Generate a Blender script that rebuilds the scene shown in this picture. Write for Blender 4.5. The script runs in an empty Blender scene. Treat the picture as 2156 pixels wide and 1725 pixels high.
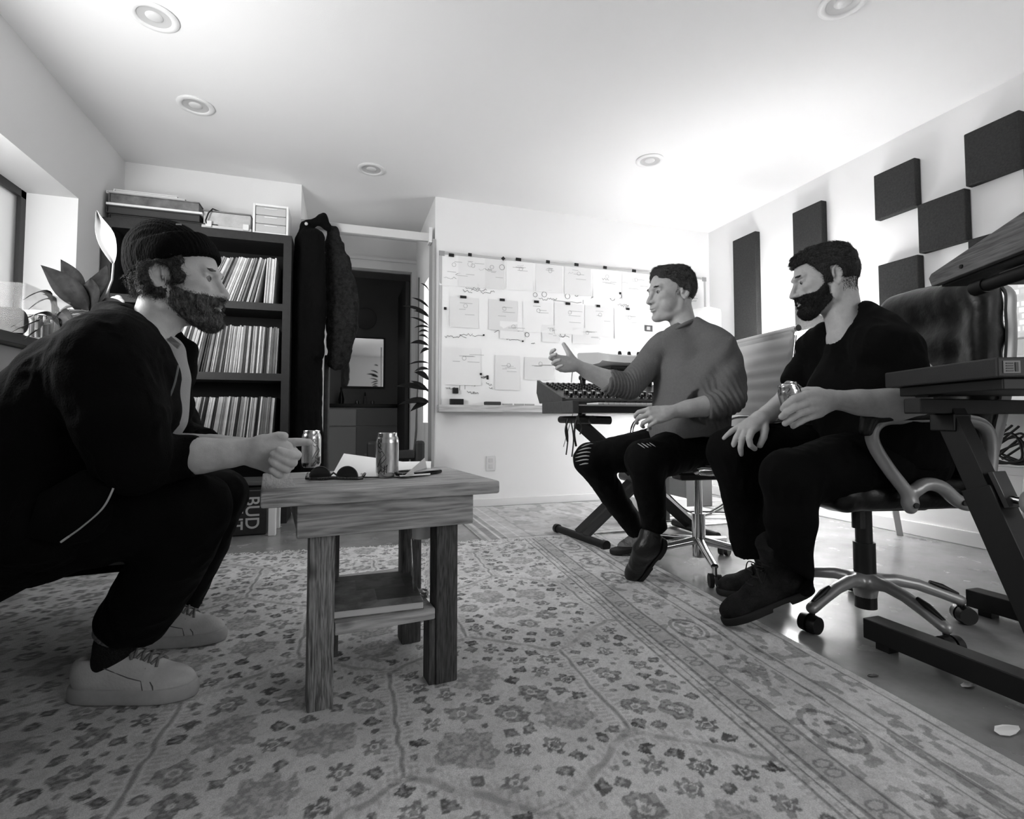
import bpy, bmesh, math, random
import numpy as np
from mathutils import Vector, Matrix
SC = bpy.context.scene
COL = SC.collection
PI = math.pi
# ------------------------------------------------------------------ camera
CF = 1092.0; YAW = math.radians(18.06); PIT = math.radians(2.5); CAMH = 0.69; PPX = 1078.0; PPY = 835.0
cd = bpy.data.cameras.new('camera'); cam = bpy.data.objects.new('camera', cd); COL.objects.link(cam)
cd.sensor_fit = 'HORIZONTAL'; cd.sensor_width = 36.0; cd.lens = 36.0 * CF / 2156.0
cd.shift_y = (PPY - 862.5) / 2156.0; cd.clip_start = 0.02; cd.clip_end = 60
cam.location = (0, 0, CAMH); cam.rotation_euler = (PI / 2 + PIT, 0, -YAW)
SC.camera = cam
# ------------------------------------------------------------------ world, view
w = bpy.data.worlds.new('world'); SC.world = w; w.use_nodes = True
w.node_tree.nodes['Background'].inputs[0].default_value = (.9, .9, .9, 1)
w.node_tree.nodes['Background'].inputs[1].default_value = 1.5
SC.view_settings.view_transform = 'Standard'; SC.view_settings.look = 'None'
SC.view_settings.gamma = 1.0; SC.view_settings.use_curve_mapping = False
SC.view_settings.exposure = 0.75
# ------------------------------------------------------------------ lights
def area(name, loc, rot, sx, sy, power, spread=180):
    l = bpy.data.lights.new(name, 'AREA'); l.shape = 'RECTANGLE'; l.size = sx; l.size_y = sy; l.energy = power
    l.spread = math.radians(spread)
    o = bpy.data.objects.new(name, l); o.location = loc; o.rotation_euler = rot; COL.objects.link(o); return o
def point(name, loc, power, r=.05):
    l = bpy.data.lights.new(name, 'POINT'); l.energy = power; l.shadow_soft_size = r
    o = bpy.data.objects.new(name, l); o.location = loc; COL.objects.link(o); return o
# daylight in the window openings (left wall recess, nook window), plus fill from an added, unseen rear window
area('daylight_left_window', (-1.60, 1.95, 1.43), (0, -PI / 2, .55), .9, 1.1, 42)
area('rear_fill_light', (2.3, -1.83, 1.43), (PI / 2, 0, 0), 1.5, 1.2, 9)
area('daylight_nook_window', (1.02, 4.42, 1.30), (0, PI / 2, 0), 1.1, .2, 5)
point('floor_lamp_bulb', (2.88, 2.95, 1.0), 12, .05)  # bulb inside the floor lamp's drum shade
# ------------------------------------------------------------------ pixel helpers (photo frame -> metres)
_c, _s = math.cos(YAW), math.sin(YAW)
cR = np.array([_c, -_s, 0.]); cF = np.array([_s * math.cos(PIT), _c * math.cos(PIT), math.sin(PIT)]); cU = np.cross(cR, cF)
cC = np.array([0, 0, CAMH])
def ray(x, y): return cF + cR * ((x - PPX) / CF) - cU * ((y - PPY) / CF)
def P(x, y, z): return cC + ray(x, y) * z
def onZ(x, y, Z): d = ray(x, y); return cC + d * ((Z - cC[2]) / d[2])
def onX(x, y, X): d = ray(x, y); return cC + d * ((X - cC[0]) / d[0])
def onY(x, y, Y): d = ray(x, y); return cC + d * ((Y - cC[1]) / d[1])
# ------------------------------------------------------------------ materials
MATS = {}
def s2l(v): return v / 12.92 if v <= .04045 else ((v + .055) / 1.055) ** 2.4
def mat(name, v, rough=.6, metal=0., bump=0., bscale=60., var=0., vscale=8., emit=0., trans=0., alpha=1., coat=0., stretch=None, sheen=0., ior=1.45):
    """grey procedural material; v is the display grey of the thing itself, var/bump are noise driven"""
    if name in MATS: return MATS[name]
    m = bpy.data.materials.new(name); MATS[name] = m; m.use_nodes = True
    nt = m.node_tree; b = nt.nodes['Principled BSDF']; L = s2l(v)
    b.inputs['Base Color'].default_value = (L, L, L, 1); b.inputs['Roughness'].default_value = rough
    b.inputs['Metallic'].default_value = metal; b.inputs['IOR'].default_value = ior
    if rough >= .85: b.inputs['Specular IOR Level'].default_value = .15
    if coat: b.inputs['Coat Weight'].default_value = coat; b.inputs['Coat Roughness'].default_value = .15
    if sheen: b.inputs['Sheen Weight'].default_value = sheen
    if trans: b.inputs['Transmission Weight'].default_value = trans
    if alpha < 1: b.inputs['Alpha'].default_value = alpha
    if emit: b.inputs['Emission Color'].default_value = (1, 1, 1, 1); b.inputs['Emission Strength'].default_value = emit
    if var or bump:
        tc = nt.nodes.new('ShaderNodeTexCoord'); mp = nt.nodes.new('ShaderNodeMapping'); nt.links.new(tc.outputs['Object'], mp.inputs[0])
        if stretch: mp.inputs['Scale'].default_value = stretch
    if var:
        n = nt.nodes.new('ShaderNodeTexNoise'); n.inputs['Scale'].default_value = vscale; n.inputs['Detail'].default_value = 6; n.inputs['Roughness'].default_value = .65
        nt.links.new(mp.outputs[0], n.inputs['Vector'])
        r = nt.nodes.new('ShaderNodeValToRGB'); a, c = s2l(max(0, v - var)), s2l(min(1, v + var))
        r.color_ramp.elements[0].color = (a, a, a, 1); r.color_ramp.elements[1].color = (c, c, c, 1)
        r.color_ramp.elements[0].position = .3; r.color_ramp.elements[1].position = .7
        nt.links.new(n.outputs[0], r.inputs[0]); nt.links.new(r.outputs[0], b.inputs['Base Color'])
    if bump:
        n = nt.nodes.new('ShaderNodeTexNoise'); n.inputs['Scale'].default_value = bscale; n.inputs['Detail'].default_value = 4
        nt.links.new(mp.outputs[0], n.inputs['Vector'])
        bp = nt.nodes.new('ShaderNodeBump'); bp.inputs['Strength'].default_value = bump; bp.inputs['Distance'].default_value = .01
        nt.links.new(n.outputs[0], bp.inputs['Height']); nt.links.new(bp.outputs[0], b.inputs['Normal'])
    return m
def woodmat(name, v, var, axis=0, scale=18., rough=.65, knots=True, rings=1.):
    """grained wood: noise stretched along one axis, fine dark lines, a few knots"""
    if name in MATS: return MATS[name]
    m = bpy.data.materials.new(name); MATS[name] = m; m.use_nodes = True; nt = m.node_tree; N = nt.nodes; Lk = nt.links
    b = N['Principled BSDF']; b.inputs['Roughness'].default_value = rough
    tc = N.new('ShaderNodeTexCoord'); mp = N.new('ShaderNodeMapping'); Lk.new(tc.outputs['Object'], mp.inputs[0])
    sc = [1., 1., 1.]; sc[axis] = .09; mp.inputs['Scale'].default_value = sc
    n = N.new('ShaderNodeTexNoise'); n.inputs['Scale'].default_value = scale; n.inputs['Detail'].default_value = 8; n.inputs['Distortion'].default_value = .5
    Lk.new(mp.outputs[0], n.inputs['Vector'])
    wv = N.new('ShaderNodeMath'); wv.operation = 'MULTIPLY'; wv.inputs[1].default_value = 60 * rings; Lk.new(n.outputs[0], wv.inputs[0])
    sn = N.new('ShaderNodeMath'); sn.operation = 'SINE'; Lk.new(wv.outputs[0], sn.inputs[0])
    n2 = N.new('ShaderNodeTexNoise'); n2.inputs['Scale'].default_value = scale * 9; n2.inputs['Detail'].default_value = 5; Lk.new(mp.outputs[0], n2.inputs['Vector'])
    mx = N.new('ShaderNodeMath'); mx.operation = 'MULTIPLY_ADD'; mx.inputs[1].default_value = .12; Lk.new(sn.outputs[0], mx.inputs[0]); Lk.new(n2.outputs[0], mx.inputs[2])
    r = N.new('ShaderNodeValToRGB'); a, c = s2l(max(.02, v - var)), s2l(min(1, v + var))
    r.color_ramp.elements[0].color = (a, a, a, 1); r.color_ramp.elements[1].color = (c, c, c, 1)
    r.color_ramp.elements[0].position = .22; r.color_ramp.elements[1].position = .72
    Lk.new(mx.outputs[0], r.inputs[0]); out = r.outputs[0]
    if knots:
        vo = N.new('ShaderNodeTexVoronoi'); vo.inputs['Scale'].default_value = 5.5; mk_ = N.new('ShaderNodeMapping'); s3 = [1., 1., 1.]; s3[axis] = .6; mk_.inputs['Scale'].default_value = s3
        Lk.new(tc.outputs['Object'], mk_.inputs[0]); Lk.new(mk_.outputs[0], vo.inputs['Vector'])
        rk = N.new('ShaderNodeValToRGB'); rk.color_ramp.elements[0].position = .03; rk.color_ramp.elements[1].position = .09
        rk.color_ramp.elements[0].color = (.25, .25, .25, 1); Lk.new(vo.outputs['Distance'], rk.inputs[0])
        ml = N.new('ShaderNodeMixRGB'); ml.blend_type = 'MULTIPLY'; ml.inputs[0].default_value = .9; Lk.new(out, ml.inputs[1]); Lk.new(rk.outputs[0], ml.inputs[2]); out = ml.outputs[0]
    Lk.new(out, b.inputs['Base Color'])
    bp = N.new('ShaderNodeBump'); bp.inputs['Strength'].default_value = .35; bp.inputs['Distance'].default_value = .004
    Lk.new(mx.outputs[0], bp.inputs['Height']); Lk.new(bp.outputs[0], b.inputs['Normal'])
    return m
# ------------------------------------------------------------------ object helpers
def tag(o, label=None, cat=None, group=None, kind=None):
    if label: o['label'] = label
    if cat: o['category'] = cat
    if group: o['group'] = group
    if kind: o['kind'] = kind
    return o
def thing(name, label, cat, loc=(0, 0, 0), rotz=0., group=None):
    o = bpy.data.objects.new(name, None); o.empty_display_size = .05; COL.objects.link(o)
    o.location = tuple(float(v) for v in loc); o.rotation_euler = (0, 0, rotz)
    return tag(o, label, cat, group)
def mesh(name, V, F, m, parent=None, smooth=False, local=False, angle=None):
    me = bpy.data.meshes.new(name)
    V = np.asarray(V, dtype=np.float64)
    if isinstance(F, np.ndarray):
        nf, k = F.shape; me.vertices.add(len(V)); me.vertices.foreach_set('co', V.ravel().astype(np.float32))
        me.loops.add(nf * k); me.loops.foreach_set('vertex_index', F.ravel().astype(np.int32))
        me.polygons.add(nf); me.polygons.foreach_set('loop_start', np.arange(0, nf * k, k, dtype=np.int32))
        me.update(calc_edges=True)
    else:
        me.from_pydata([tuple(v) for v in V], [], [tuple(f) for f in F])
    if isinstance(m, (list, tuple)):
        for x in m: me.materials.append(x)
    else: me.materials.append(m)
    if smooth: me.polygons.foreach_set('use_smooth', np.ones(len(me.polygons), dtype=bool))
    me.update()
    o = bpy.data.objects.new(name, me); COL.objects.link(o)
    if parent is not None:
        o.parent = parent
        if not local:
            o.matrix_parent_inverse = PM(parent).inverted()
    if angle is not None: auto_smooth(o, angle)
    return o
def PM(o):
    m = Matrix.LocRotScale(o.location, o.rotation_euler, o.scale)
    if o.parent is not None: m = PM(o.parent) @ o.matrix_parent_inverse @ m
    return m
def auto_smooth(o, deg=40):
    me = o.data; bm = bmesh.new(); bm.from_mesh(me)
    for f in bm.faces: f.smooth = True
    lim = math.radians(deg)
    for e in bm.edges:
        e.smooth = not (len(e.link_faces) == 2 and e.calc_face_angle(0) > lim)
    bm.to_mesh(me); bm.free()
def frame(d, up=(0, 0, 1)):
    d = np.asarray(d, float); d = d / np.linalg.norm(d); up = np.asarray(up, float)
    s = np.cross(up, d)
    if np.linalg.norm(s) < 1e-5: s = np.cross((0, 1, 0), d)
    s /= np.linalg.norm(s); return d, s, np.cross(d, s)
def rotz(a): c, s = math.cos(a), math.sin(a); return np.array([[c, -s, 0], [s, c, 0], [0, 0, 1.]])
def roty(a): c, s = math.cos(a), math.sin(a); return np.array([[c, 0, s], [0, 1., 0], [-s, 0, c]])
def rotx(a): c, s = math.cos(a), math.sin(a); return np.array([[1., 0, 0], [0, c, -s], [0, s, c]])
class MB:
    """mesh builder"""
    def __init__(s): s.V = []; s.F = []; s.M = []; s.mi = 0
    def add(s, V, F, T=None, loc=(0, 0, 0)):
        b = len(s.V); V = np.asarray(V, float)
        if T is not None: V = V @ np.asarray(T).T
        V = V + np.asarray(loc, float)
        s.V.extend(V.tolist()); s.F.extend([[i + b for i in f] for f in F]); s.M.extend([s.mi] * len(F)); return s
    def box(s, c, size, T=None, bev=0.):
        x, y, z = [v / 2 for v in size]
        bev = min(bev, x * .9, y * .9, z * .9)
        if bev <= 0:
            V = [(-x, -y, -z), (x, -y, -z), (x, y, -z), (-x, y, -z), (-x, -y, z), (x, -y, z), (x, y, z), (-x, y, z)]
            F = [(0, 3, 2, 1), (4, 5, 6, 7), (0, 1, 5, 4), (1, 2, 6, 5), (2, 3, 7, 6), (3, 0, 4, 7)]
            return s.add(V, F, T, c)
        bm = bmesh.new(); bmesh.ops.create_cube(bm, size=1.0)
        for v in bm.verts: v.co = Vector((v.co.x * 2 * x, v.co.y * 2 * y, v.co.z * 2 * z))
        bmesh.ops.bevel(bm, geom=list(bm.edges), offset=bev, segments=2, profile=.5, affect='EDGES')
        bm.verts.index_update()
        V = [tuple(v.co) for v in bm.verts]; F = [[v.index for v in f.verts] for f in bm.faces]; bm.free()
        return s.add(V, F, T, c)
    def bb(s, lo, hi, bev=0.):
        lo = np.array(lo, float); hi = np.array(hi, float); return s.box((lo + hi) / 2, np.abs(hi - lo), None, bev)
    def tube(s, pts, r, n=10, cap=True, flat=None):
        pts = [np.asarray(p, float) for p in pts]; m = len(pts); rr = r if hasattr(r, '__len__') else [r] * m
        T = []
        for i in range(m):
            a = pts[max(0, i - 1)]; b = pts[min(m - 1, i + 1)]; d = b - a; T.append(d / (np.linalg.norm(d) + 1e-12))
        up = np.array([0, 0, 1.]) if abs(T[0][2]) < .9 else np.array([1., 0, 0])
        V = []; F = []; u = np.cross(T[0], up); u /= np.linalg.norm(u)
        for i in range(m):
            u = u - T[i] * (u @ T[i]); u /= np.linalg.norm(u) + 1e-12; v = np.cross(T[i], u)
            for k in range(n):
                a = 2 * PI * k / n; fx, fy = (1, 1) if flat is None else flat
                V.append(pts[i] + rr[i] * (fx * math.cos(a) * u + fy * math.sin(a) * v))
        for i in range(m - 1):
            for k in range(n):
                F.append((i * n + k, i * n + (k + 1) % n, (i + 1) * n + (k + 1) % n, (i + 1) * n + k))
        if cap: F.append(tuple(range(n))[::-1]); F.append(tuple((m - 1) * n + k for k in range(n)))
        return s.add(V, F)
    def cyl(s, a, b, r, n=20, r2=None): return s.tube([a, b], [r, r if r2 is None else r2], n)
    def lathe(s, prof, c=(0, 0, 0), n=28, T=None, cap=True):
        V = []; F = []; m = len(prof)
        for (r, z) in prof:
            for k in range(n): a = 2 * PI * k / n; V.append((r * math.cos(a), r * math.sin(a), z))
        for i in range(m - 1):
            for k in range(n): F.append((i * n + k, i * n + (k + 1) % n, (i + 1) * n + (k + 1) % n, (i + 1) * n + k))
        if cap: F.append(tuple(range(n))[::-1]); F.append(tuple((m - 1) * n + k for k in range(n)))
        return s.add(V, F, T, c)
    def sph(s, c, r, n=16, T=None):
        r = r if hasattr(r, '__len__') else (r, r, r); V = []; F = []; m = n // 2
        for i in range(m + 1):
            t = PI * i / m
            for k in range(n): a = 2 * PI * k / n; V.append((r[0] * math.sin(t) * math.cos(a), r[1] * math.sin(t) * math.sin(a), r[2] * math.cos(t)))
        for i in range(m):
            for k in range(n): F.append((i * n + k, (i + 1) * n + k, (i + 1) * n + (k + 1) % n, i * n + (k + 1) % n))
        return s.add(V, F, T, c)
    def prism(s, poly, d, T=None, loc=(0, 0, 0)):
        """poly: xy outline extruded to z=d"""
        n = len(poly); V = [(x, y, 0) for x, y in poly] + [(x, y, d) for x, y in poly]
        F = [tuple(range(n))[::-1], tuple(range(n, 2 * n))] + [(i, (i + 1) % n, n + (i + 1) % n, n + i) for i in range(n)]
        return s.add(V, F, T, loc)
    def build(s, name, m, parent=None, smooth=None, local=False, bev=0., sub=0):
        o = mesh(name, s.V, s.F, m, parent, False, local)
        if any(s.M): o.data.polygons.foreach_set('material_index', np.array(s.M, dtype=np.int32))
        bm = bmesh.new(); bm.from_mesh(o.data); bmesh.ops.recalc_face_normals(bm, faces=list(bm.faces)); bm.to_mesh(o.data); bm.free()
        if smooth: auto_smooth(o, smooth if smooth is not True else 40)
        if bev:
            b = o.modifiers.new('b', 'BEVEL'); b.width = bev; b.segments = 2; b.limit_method = 'ANGLE'; b.angle_limit = math.radians(35)
        if sub: q = o.modifiers.new('s', 'SUBSURF'); q.levels = q.render_levels = sub
        return o
def text(name, s, size, m, T, loc, parent, depth=.0006, sx=1., shear=0.):
    c = bpy.data.curves.new(name, 'FONT'); c.body = s; c.size = size; c.extrude = depth; c.align_x = 'CENTER'; c.align_y = 'CENTER'; c.shear = shear; c.offset = size * .012
    t = bpy.data.objects.new(name, c); COL.objects.link(t)
    me = bpy.data.meshes.new_from_object(t.evaluated_get(bpy.context.evaluated_depsgraph_get()))
    bpy.data.objects.remove(t)
    V = np.array([v.co[:] for v in me.vertices]); V[:, 0] *= sx; F = [list(p.vertices) for p in me.polygons]
    V = V @ np.asarray(T).T + np.asarray(loc)
    return mesh(name, V, F, m, parent)
# ------------------------------------------------------------------ distance-field modelling
class Field:
    def __init__(s, lo, hi, h):
        s.h = h; s.lo = np.asarray(lo, float); n = np.ceil((np.asarray(hi, float) - s.lo) / h).astype(int) + 1
        s.n = n; s.f = np.full(tuple(n), 1.0, dtype=np.float32)
        s.ax = [(s.lo[i] + h * np.arange(n[i])).astype(np.float32) for i in range(3)]
    def sl(s, lo, hi):
        a = np.clip(np.floor((np.asarray(lo) - s.lo) / s.h).astype(int), 0, s.n); b = np.clip(np.ceil((np.asarray(hi) - s.lo) / s.h).astype(int) + 1, 0, s.n)
        if np.any(b <= a): return None
        return tuple(slice(a[i], b[i]) for i in range(3))
    def pts(s, S): return s.ax[0][S[0]][:, None, None], s.ax[1][S[1]][None, :, None], s.ax[2][S[2]][None, None, :]
    def put(s, S, d, k, op):
        f = s.f[S]
        if op == 'add':
            if k > 0: hh = np.clip(.5 + .5 * (f - d) / k, 0, 1); s.f[S] = f + (d - f) * hh - k * hh * (1 - hh)
            else: s.f[S] = np.minimum(f, d)
        elif op == 'sub':
            d = -d
            if k > 0: hh = np.clip(.5 - .5 * (f - d) / k, 0, 1); s.f[S] = f + (d - f) * hh + k * hh * (1 - hh)
            else: s.f[S] = np.maximum(f, d)
    def cone(s, a, b, ra, rb=None, k=.01, op='add'):
        rb = ra if rb is None else rb; a = np.asarray(a, float); b = np.asarray(b, float); m = max(ra, rb) + k + 3 * s.h
        S = s.sl(np.minimum(a, b) - m, np.maximum(a, b) + m)
        if S is None: return s
        x, y, z = s.pts(S); d = b - a; L2 = d @ d + 1e-12
        t = np.clip(((x - a[0]) * d[0] + (y - a[1]) * d[1] + (z - a[2]) * d[2]) / L2, 0, 1)
        q = np.sqrt((x - a[0] - t * d[0]) ** 2 + (y - a[1] - t * d[1]) ** 2 + (z - a[2] - t * d[2]) ** 2) - (ra + t * (rb - ra))
        s.put(S, q, k, op); return s
    def chain(s, pts, k=.01, op='add'):
        A = [np.asarray(p[0], float) for p in pts]; rs_ = [p[1] for p in pts]; m = max(rs_) + k + 3 * s.h
        S = s.sl(np.min(A, axis=0) - m, np.max(A, axis=0) + m)
        if S is None: return s
        x, y, z = s.pts(S); best = None; kk = min(.006, k * .3)
        for i in range(len(A) - 1):
            a, d = A[i], A[i + 1] - A[i]; L2 = d @ d + 1e-12; t = np.clip(((x - a[0]) * d[0] + (y - a[1]) * d[1] + (z - a[2]) * d[2]) / L2, 0, 1)
            ts = t * t * (3 - 2 * t) if len(A) > 2 else t
            q = np.sqrt((x - a[0] - t * d[0]) ** 2 + (y - a[1] - t * d[1]) ** 2 + (z - a[2] - t * d[2]) ** 2) - (rs_[i] + ts * (rs_[i + 1] - rs_[i]))
            best = q if best is None else np.minimum(best, q)
        s.put(S, best.astype(np.float32), k, op); return s
    def ell(s, c, r, R=None, k=.01, op='add'):
        c = np.asarray(c, float); r = np.asarray(r, float) * np.ones(3); m = (r.max() if R is not None else r) + k + 3 * s.h
        S = s.sl(c - m, c + m)
        if S is None: return s
        x, y, z = s.pts(S); x = x - c[0]; y = y - c[1]; z = z - c[2]
        if R is not None:
            R = np.asarray(R); x, y, z = (R[0, 0] * x + R[1, 0] * y + R[2, 0] * z, R[0, 1] * x + R[1, 1] * y + R[2, 1] * z, R[0, 2] * x + R[1, 2] * y + R[2, 2] * z)
        k0 = np.sqrt((x / r[0]) ** 2 + (y / r[1]) ** 2 + (z / r[2]) ** 2); k1 = np.sqrt((x / r[0] ** 2) ** 2 + (y / r[1] ** 2) ** 2 + (z / r[2] ** 2) ** 2) + 1e-6
        s.put(S, (k0 * (k0 - 1) / k1).astype(np.float32), k, op); return s
    def rbox(s, c, half, r=.005, R=None, k=.0, op='add'):
        c = np.asarray(c, float); half = np.asarray(half, float); m = np.linalg.norm(half) + r + k + 3 * s.h
        S = s.sl(c - m, c + m)
        if S is None: return s
        x, y, z = s.pts(S); x = x - c[0]; y = y - c[1]; z = z - c[2]
        if R is not None:
            R = np.asarray(R); x, y, z = (R[0, 0] * x + R[1, 0] * y + R[2, 0] * z, R[0, 1] * x + R[1, 1] * y + R[2, 1] * z, R[0, 2] * x + R[1, 2] * y + R[2, 2] * z)
        x, y, z = np.broadcast_arrays(np.abs(x) - (half[0] - r), np.abs(y) - (half[1] - r), np.abs(z) - (half[2] - r))
        q = np.sqrt(np.maximum(x, 0) ** 2 + np.maximum(y, 0) ** 2 + np.maximum(z, 0) ** 2) + np.minimum(np.maximum(x, np.maximum(y, z)), 0) - r
        s.put(S, q, k, op); return s
    def cut(s, p, n, near=None, k=.0):
        """remove what lies on the n side of the plane (only within radius near of p, if given)"""
        n = np.asarray(n, float); n /= np.linalg.norm(n); p = np.asarray(p, float)
        S = tuple(slice(0, v) for v in s.n) if near is None else s.sl(p - near, p + near)
        if S is None: return s
        x, y, z = s.pts(S); d = ((x - p[0]) * n[0] + (y - p[1]) * n[1] + (z - p[2]) * n[2])
        if near is not None:
            rr = np.sqrt((x - p[0]) ** 2 + (y - p[1]) ** 2 + (z - p[2]) ** 2) - near; d = np.minimum(d, -rr)
        f = s.f[S]; s.f[S] = np.maximum(f, d); return s
    def grid(s): return np.meshgrid(s.ax[0], s.ax[1], s.ax[2], indexing='ij')
    def surf(s):
        f = s.f; f = np.pad(f, 1, constant_values=1.0); neg = f < 0
        c = neg[:-1, :-1, :-1].astype(np.int8)
        for dx in (0, 1):
            for dy in (0, 1):
                for dz in (0, 1):
                    if dx + dy + dz: c = c + neg[dx:f.shape[0] - 1 + dx, dy:f.shape[1] - 1 + dy, dz:f.shape[2] - 1 + dz]
        act = (c > 0) & (c < 8); I = np.argwhere(act); idx = np.full(act.shape, -1, dtype=np.int64); idx[act] = np.arange(len(I))
        acc = np.zeros((len(I), 3)); cnt = np.zeros(len(I)); corner = [(a, b, d) for a in (0, 1) for b in (0, 1) for d in (0, 1)]
        val = {q: f[I[:, 0] + q[0], I[:, 1] + q[1], I[:, 2] + q[2]] for q in corner}
        for q in corner:
            for a in range(3):
                if q[a] == 0:
                    q2 = list(q); q2[a] = 1; q2 = tuple(q2); v0, v1 = val[q], val[q2]; mm = (v0 < 0) != (v1 < 0)
                    t = np.zeros(len(I)); t[mm] = v0[mm] / (v0[mm] - v1[mm])
                    for b in range(3): acc[mm, b] += (q[b] + (t[mm] if a == b else 0))
                    cnt[mm] += 1
        V = (I + acc / np.maximum(cnt, 1)[:, None] - 1) * s.h + s.lo
        Q = []
        for a in range(3):
            sh = [slice(None)] * 3; s0 = list(sh); s1 = list(sh); s0[a] = slice(0, -1); s1[a] = slice(1, None)
            n0 = neg[tuple(s0)]; n1 = neg[tuple(s1)]; E = np.argwhere(n0 != n1); flip = n0[tuple(E.T)]
            b, d = [(1, 2), (2, 0), (0, 1)][a]; ok = (E[:, b] > 0) & (E[:, d] > 0); 
            for ax in (b, d): ok &= E[:, ax] < act.shape[ax]
            E = E[ok]; flip = flip[ok]
            def g(ob, od): J = E.copy(); J[:, b] -= ob; J[:, d] -= od; return idx[J[:, 0], J[:, 1], J[:, 2]]
            q = np.stack([g(1, 1), g(0, 1), g(0, 0), g(1, 0)], 1); q[~flip] = q[~flip][:, ::-1]; Q.append(q)
        Q = np.concatenate(Q); Q = Q[(Q >= 0).all(1)]
        return V, Q
def nrm(V, Q):
    n = np.cross(V[Q[:, 2]] - V[Q[:, 0]], V[Q[:, 3]] - V[Q[:, 1]]); N = np.zeros_like(V)
    for i in range(4): np.add.at(N, Q[:, i], n)
    return N / (np.linalg.norm(N, axis=1)[:, None] + 1e-12)
def relax(V, Q, it=1, lam=.5):
    for _ in range(it):
        A = np.zeros_like(V); c = np.zeros(len(V))
        for i in range(4):
            for j in ((i + 1) % 4, (i - 1) % 4): np.add.at(A, Q[:, i], V[Q[:, j]]); np.add.at(c, Q[:, i], 1)
        V = V + lam * (A / np.maximum(c, 1)[:, None] - V)
    return V
def vnoise(p, seed=0):
    """smooth value noise -1..1 for arrays (N,3)"""
    rs = np.random.RandomState(seed); tab = rs.rand(4096) * 2 - 1; i = np.floor(p).astype(int); f = p - i; f = f * f * (3 - 2 * f); out = 0
    for a in (0, 1):
        for b in (0, 1):
            for c in (0, 1):
                h = ((i[..., 0] + a) * 73856093 ^ (i[..., 1] + b) * 19349663 ^ (i[..., 2] + c) * 83492791) & 4095
                out = out + tab[h] * (f[..., 0] if a else 1 - f[..., 0]) * (f[..., 1] if b else 1 - f[..., 1]) * (f[..., 2] if c else 1 - f[..., 2])
    return out
def join(parts):
    V = []; Q = []; b = 0
    for v, q in parts: V.append(v); Q.append(q + b); b += len(v)
    return np.concatenate(V), np.concatenate(Q)
def fmesh(name, parts, m, parent, disp=None, it=1):
    V, Q = join(parts if isinstance(parts, list) else [parts.surf()])
    if it: V = relax(V, Q, it)
    if disp is not None: V = V + nrm(V, Q) * disp(V)[:, None]
    return mesh(name, V, Q, m, parent, smooth=True)

def surf_z(F, x, y):
    """height of the top surface of a field above (x, y)"""
    i = int(round((x - F.lo[0]) / F.h)); j = int(round((y - F.lo[1]) / F.h)); col = F.f[min(max(i, 0), F.n[0] - 1), min(max(j, 0), F.n[1] - 1)]; k = np.where(col < 0)[0]
    return F.lo[2] + F.h * (k[-1] + .5) if len(k) else F.lo[2]
def surf_y(F, x, z, sgn):
    i = int(round((x - F.lo[0]) / F.h)); j = int(round((z - F.lo[2]) / F.h)); col = F.f[min(max(i, 0), F.n[0] - 1), :, min(max(j, 0), F.n[2] - 1)]; k = np.where(col < 0)[0]
    return 0. if not len(k) else F.lo[1] + F.h * ((k[-1] + .5) if sgn > 0 else (k[0] - .5))
def strands(VQ, n, L, r, flow, seed=0, lift=.35, jit=.35, curl=0.):
    """n short tapered hairs rooted on a surface"""
    V, Q = VQ; N = nrm(V, Q); rs = np.random.RandomState(seed); q = Q[rs.randint(0, len(Q), n)]; w4 = rs.dirichlet(np.ones(4), n)
    B = np.einsum('nk,nkd->nd', w4, V[q]); NB = np.einsum('nk,nkd->nd', w4, N[q]); NB /= np.linalg.norm(NB, axis=1)[:, None] + 1e-9
    fl = flow(B) if callable(flow) else np.tile(np.asarray(flow, float), (n, 1)); fl = fl - NB * (fl * NB).sum(1)[:, None]; fl /= np.linalg.norm(fl, axis=1)[:, None] + 1e-9
    D = fl + NB * lift + rs.randn(n, 3) * jit; D /= np.linalg.norm(D, axis=1)[:, None]; S = np.cross(D, NB); S /= np.linalg.norm(S, axis=1)[:, None] + 1e-9; T = np.cross(D, S)
    ln = L * (.5 + rs.rand(n))[:, None]; ph = rs.rand(n, 1) * 6.28; rings = []
    for i, (t, rr) in enumerate(((-.1, 1.), (.35, .9), (.7, .6), (1., .15))):
        c = B + D * ln * t + (fl - NB * .5) * ln * t * t * .35 + (S * np.cos(ph + t * 5) + T * np.sin(ph + t * 5)) * curl * t
        for k in range(3): a = 2 * PI * k / 3; rings.append(c + (S * math.cos(a) + T * math.sin(a)) * r * rr)
    VV = np.stack(rings, 1).reshape(-1, 3); base = (np.arange(n) * 12)[:, None, None]; f = np.array([[i * 3 + k, i * 3 + (k + 1) % 3, (i + 1) * 3 + (k + 1) % 3, (i + 1) * 3 + k] for i in range(3) for k in range(3)])[None]
    return VV, (base + f).reshape(-1, 4)
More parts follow.
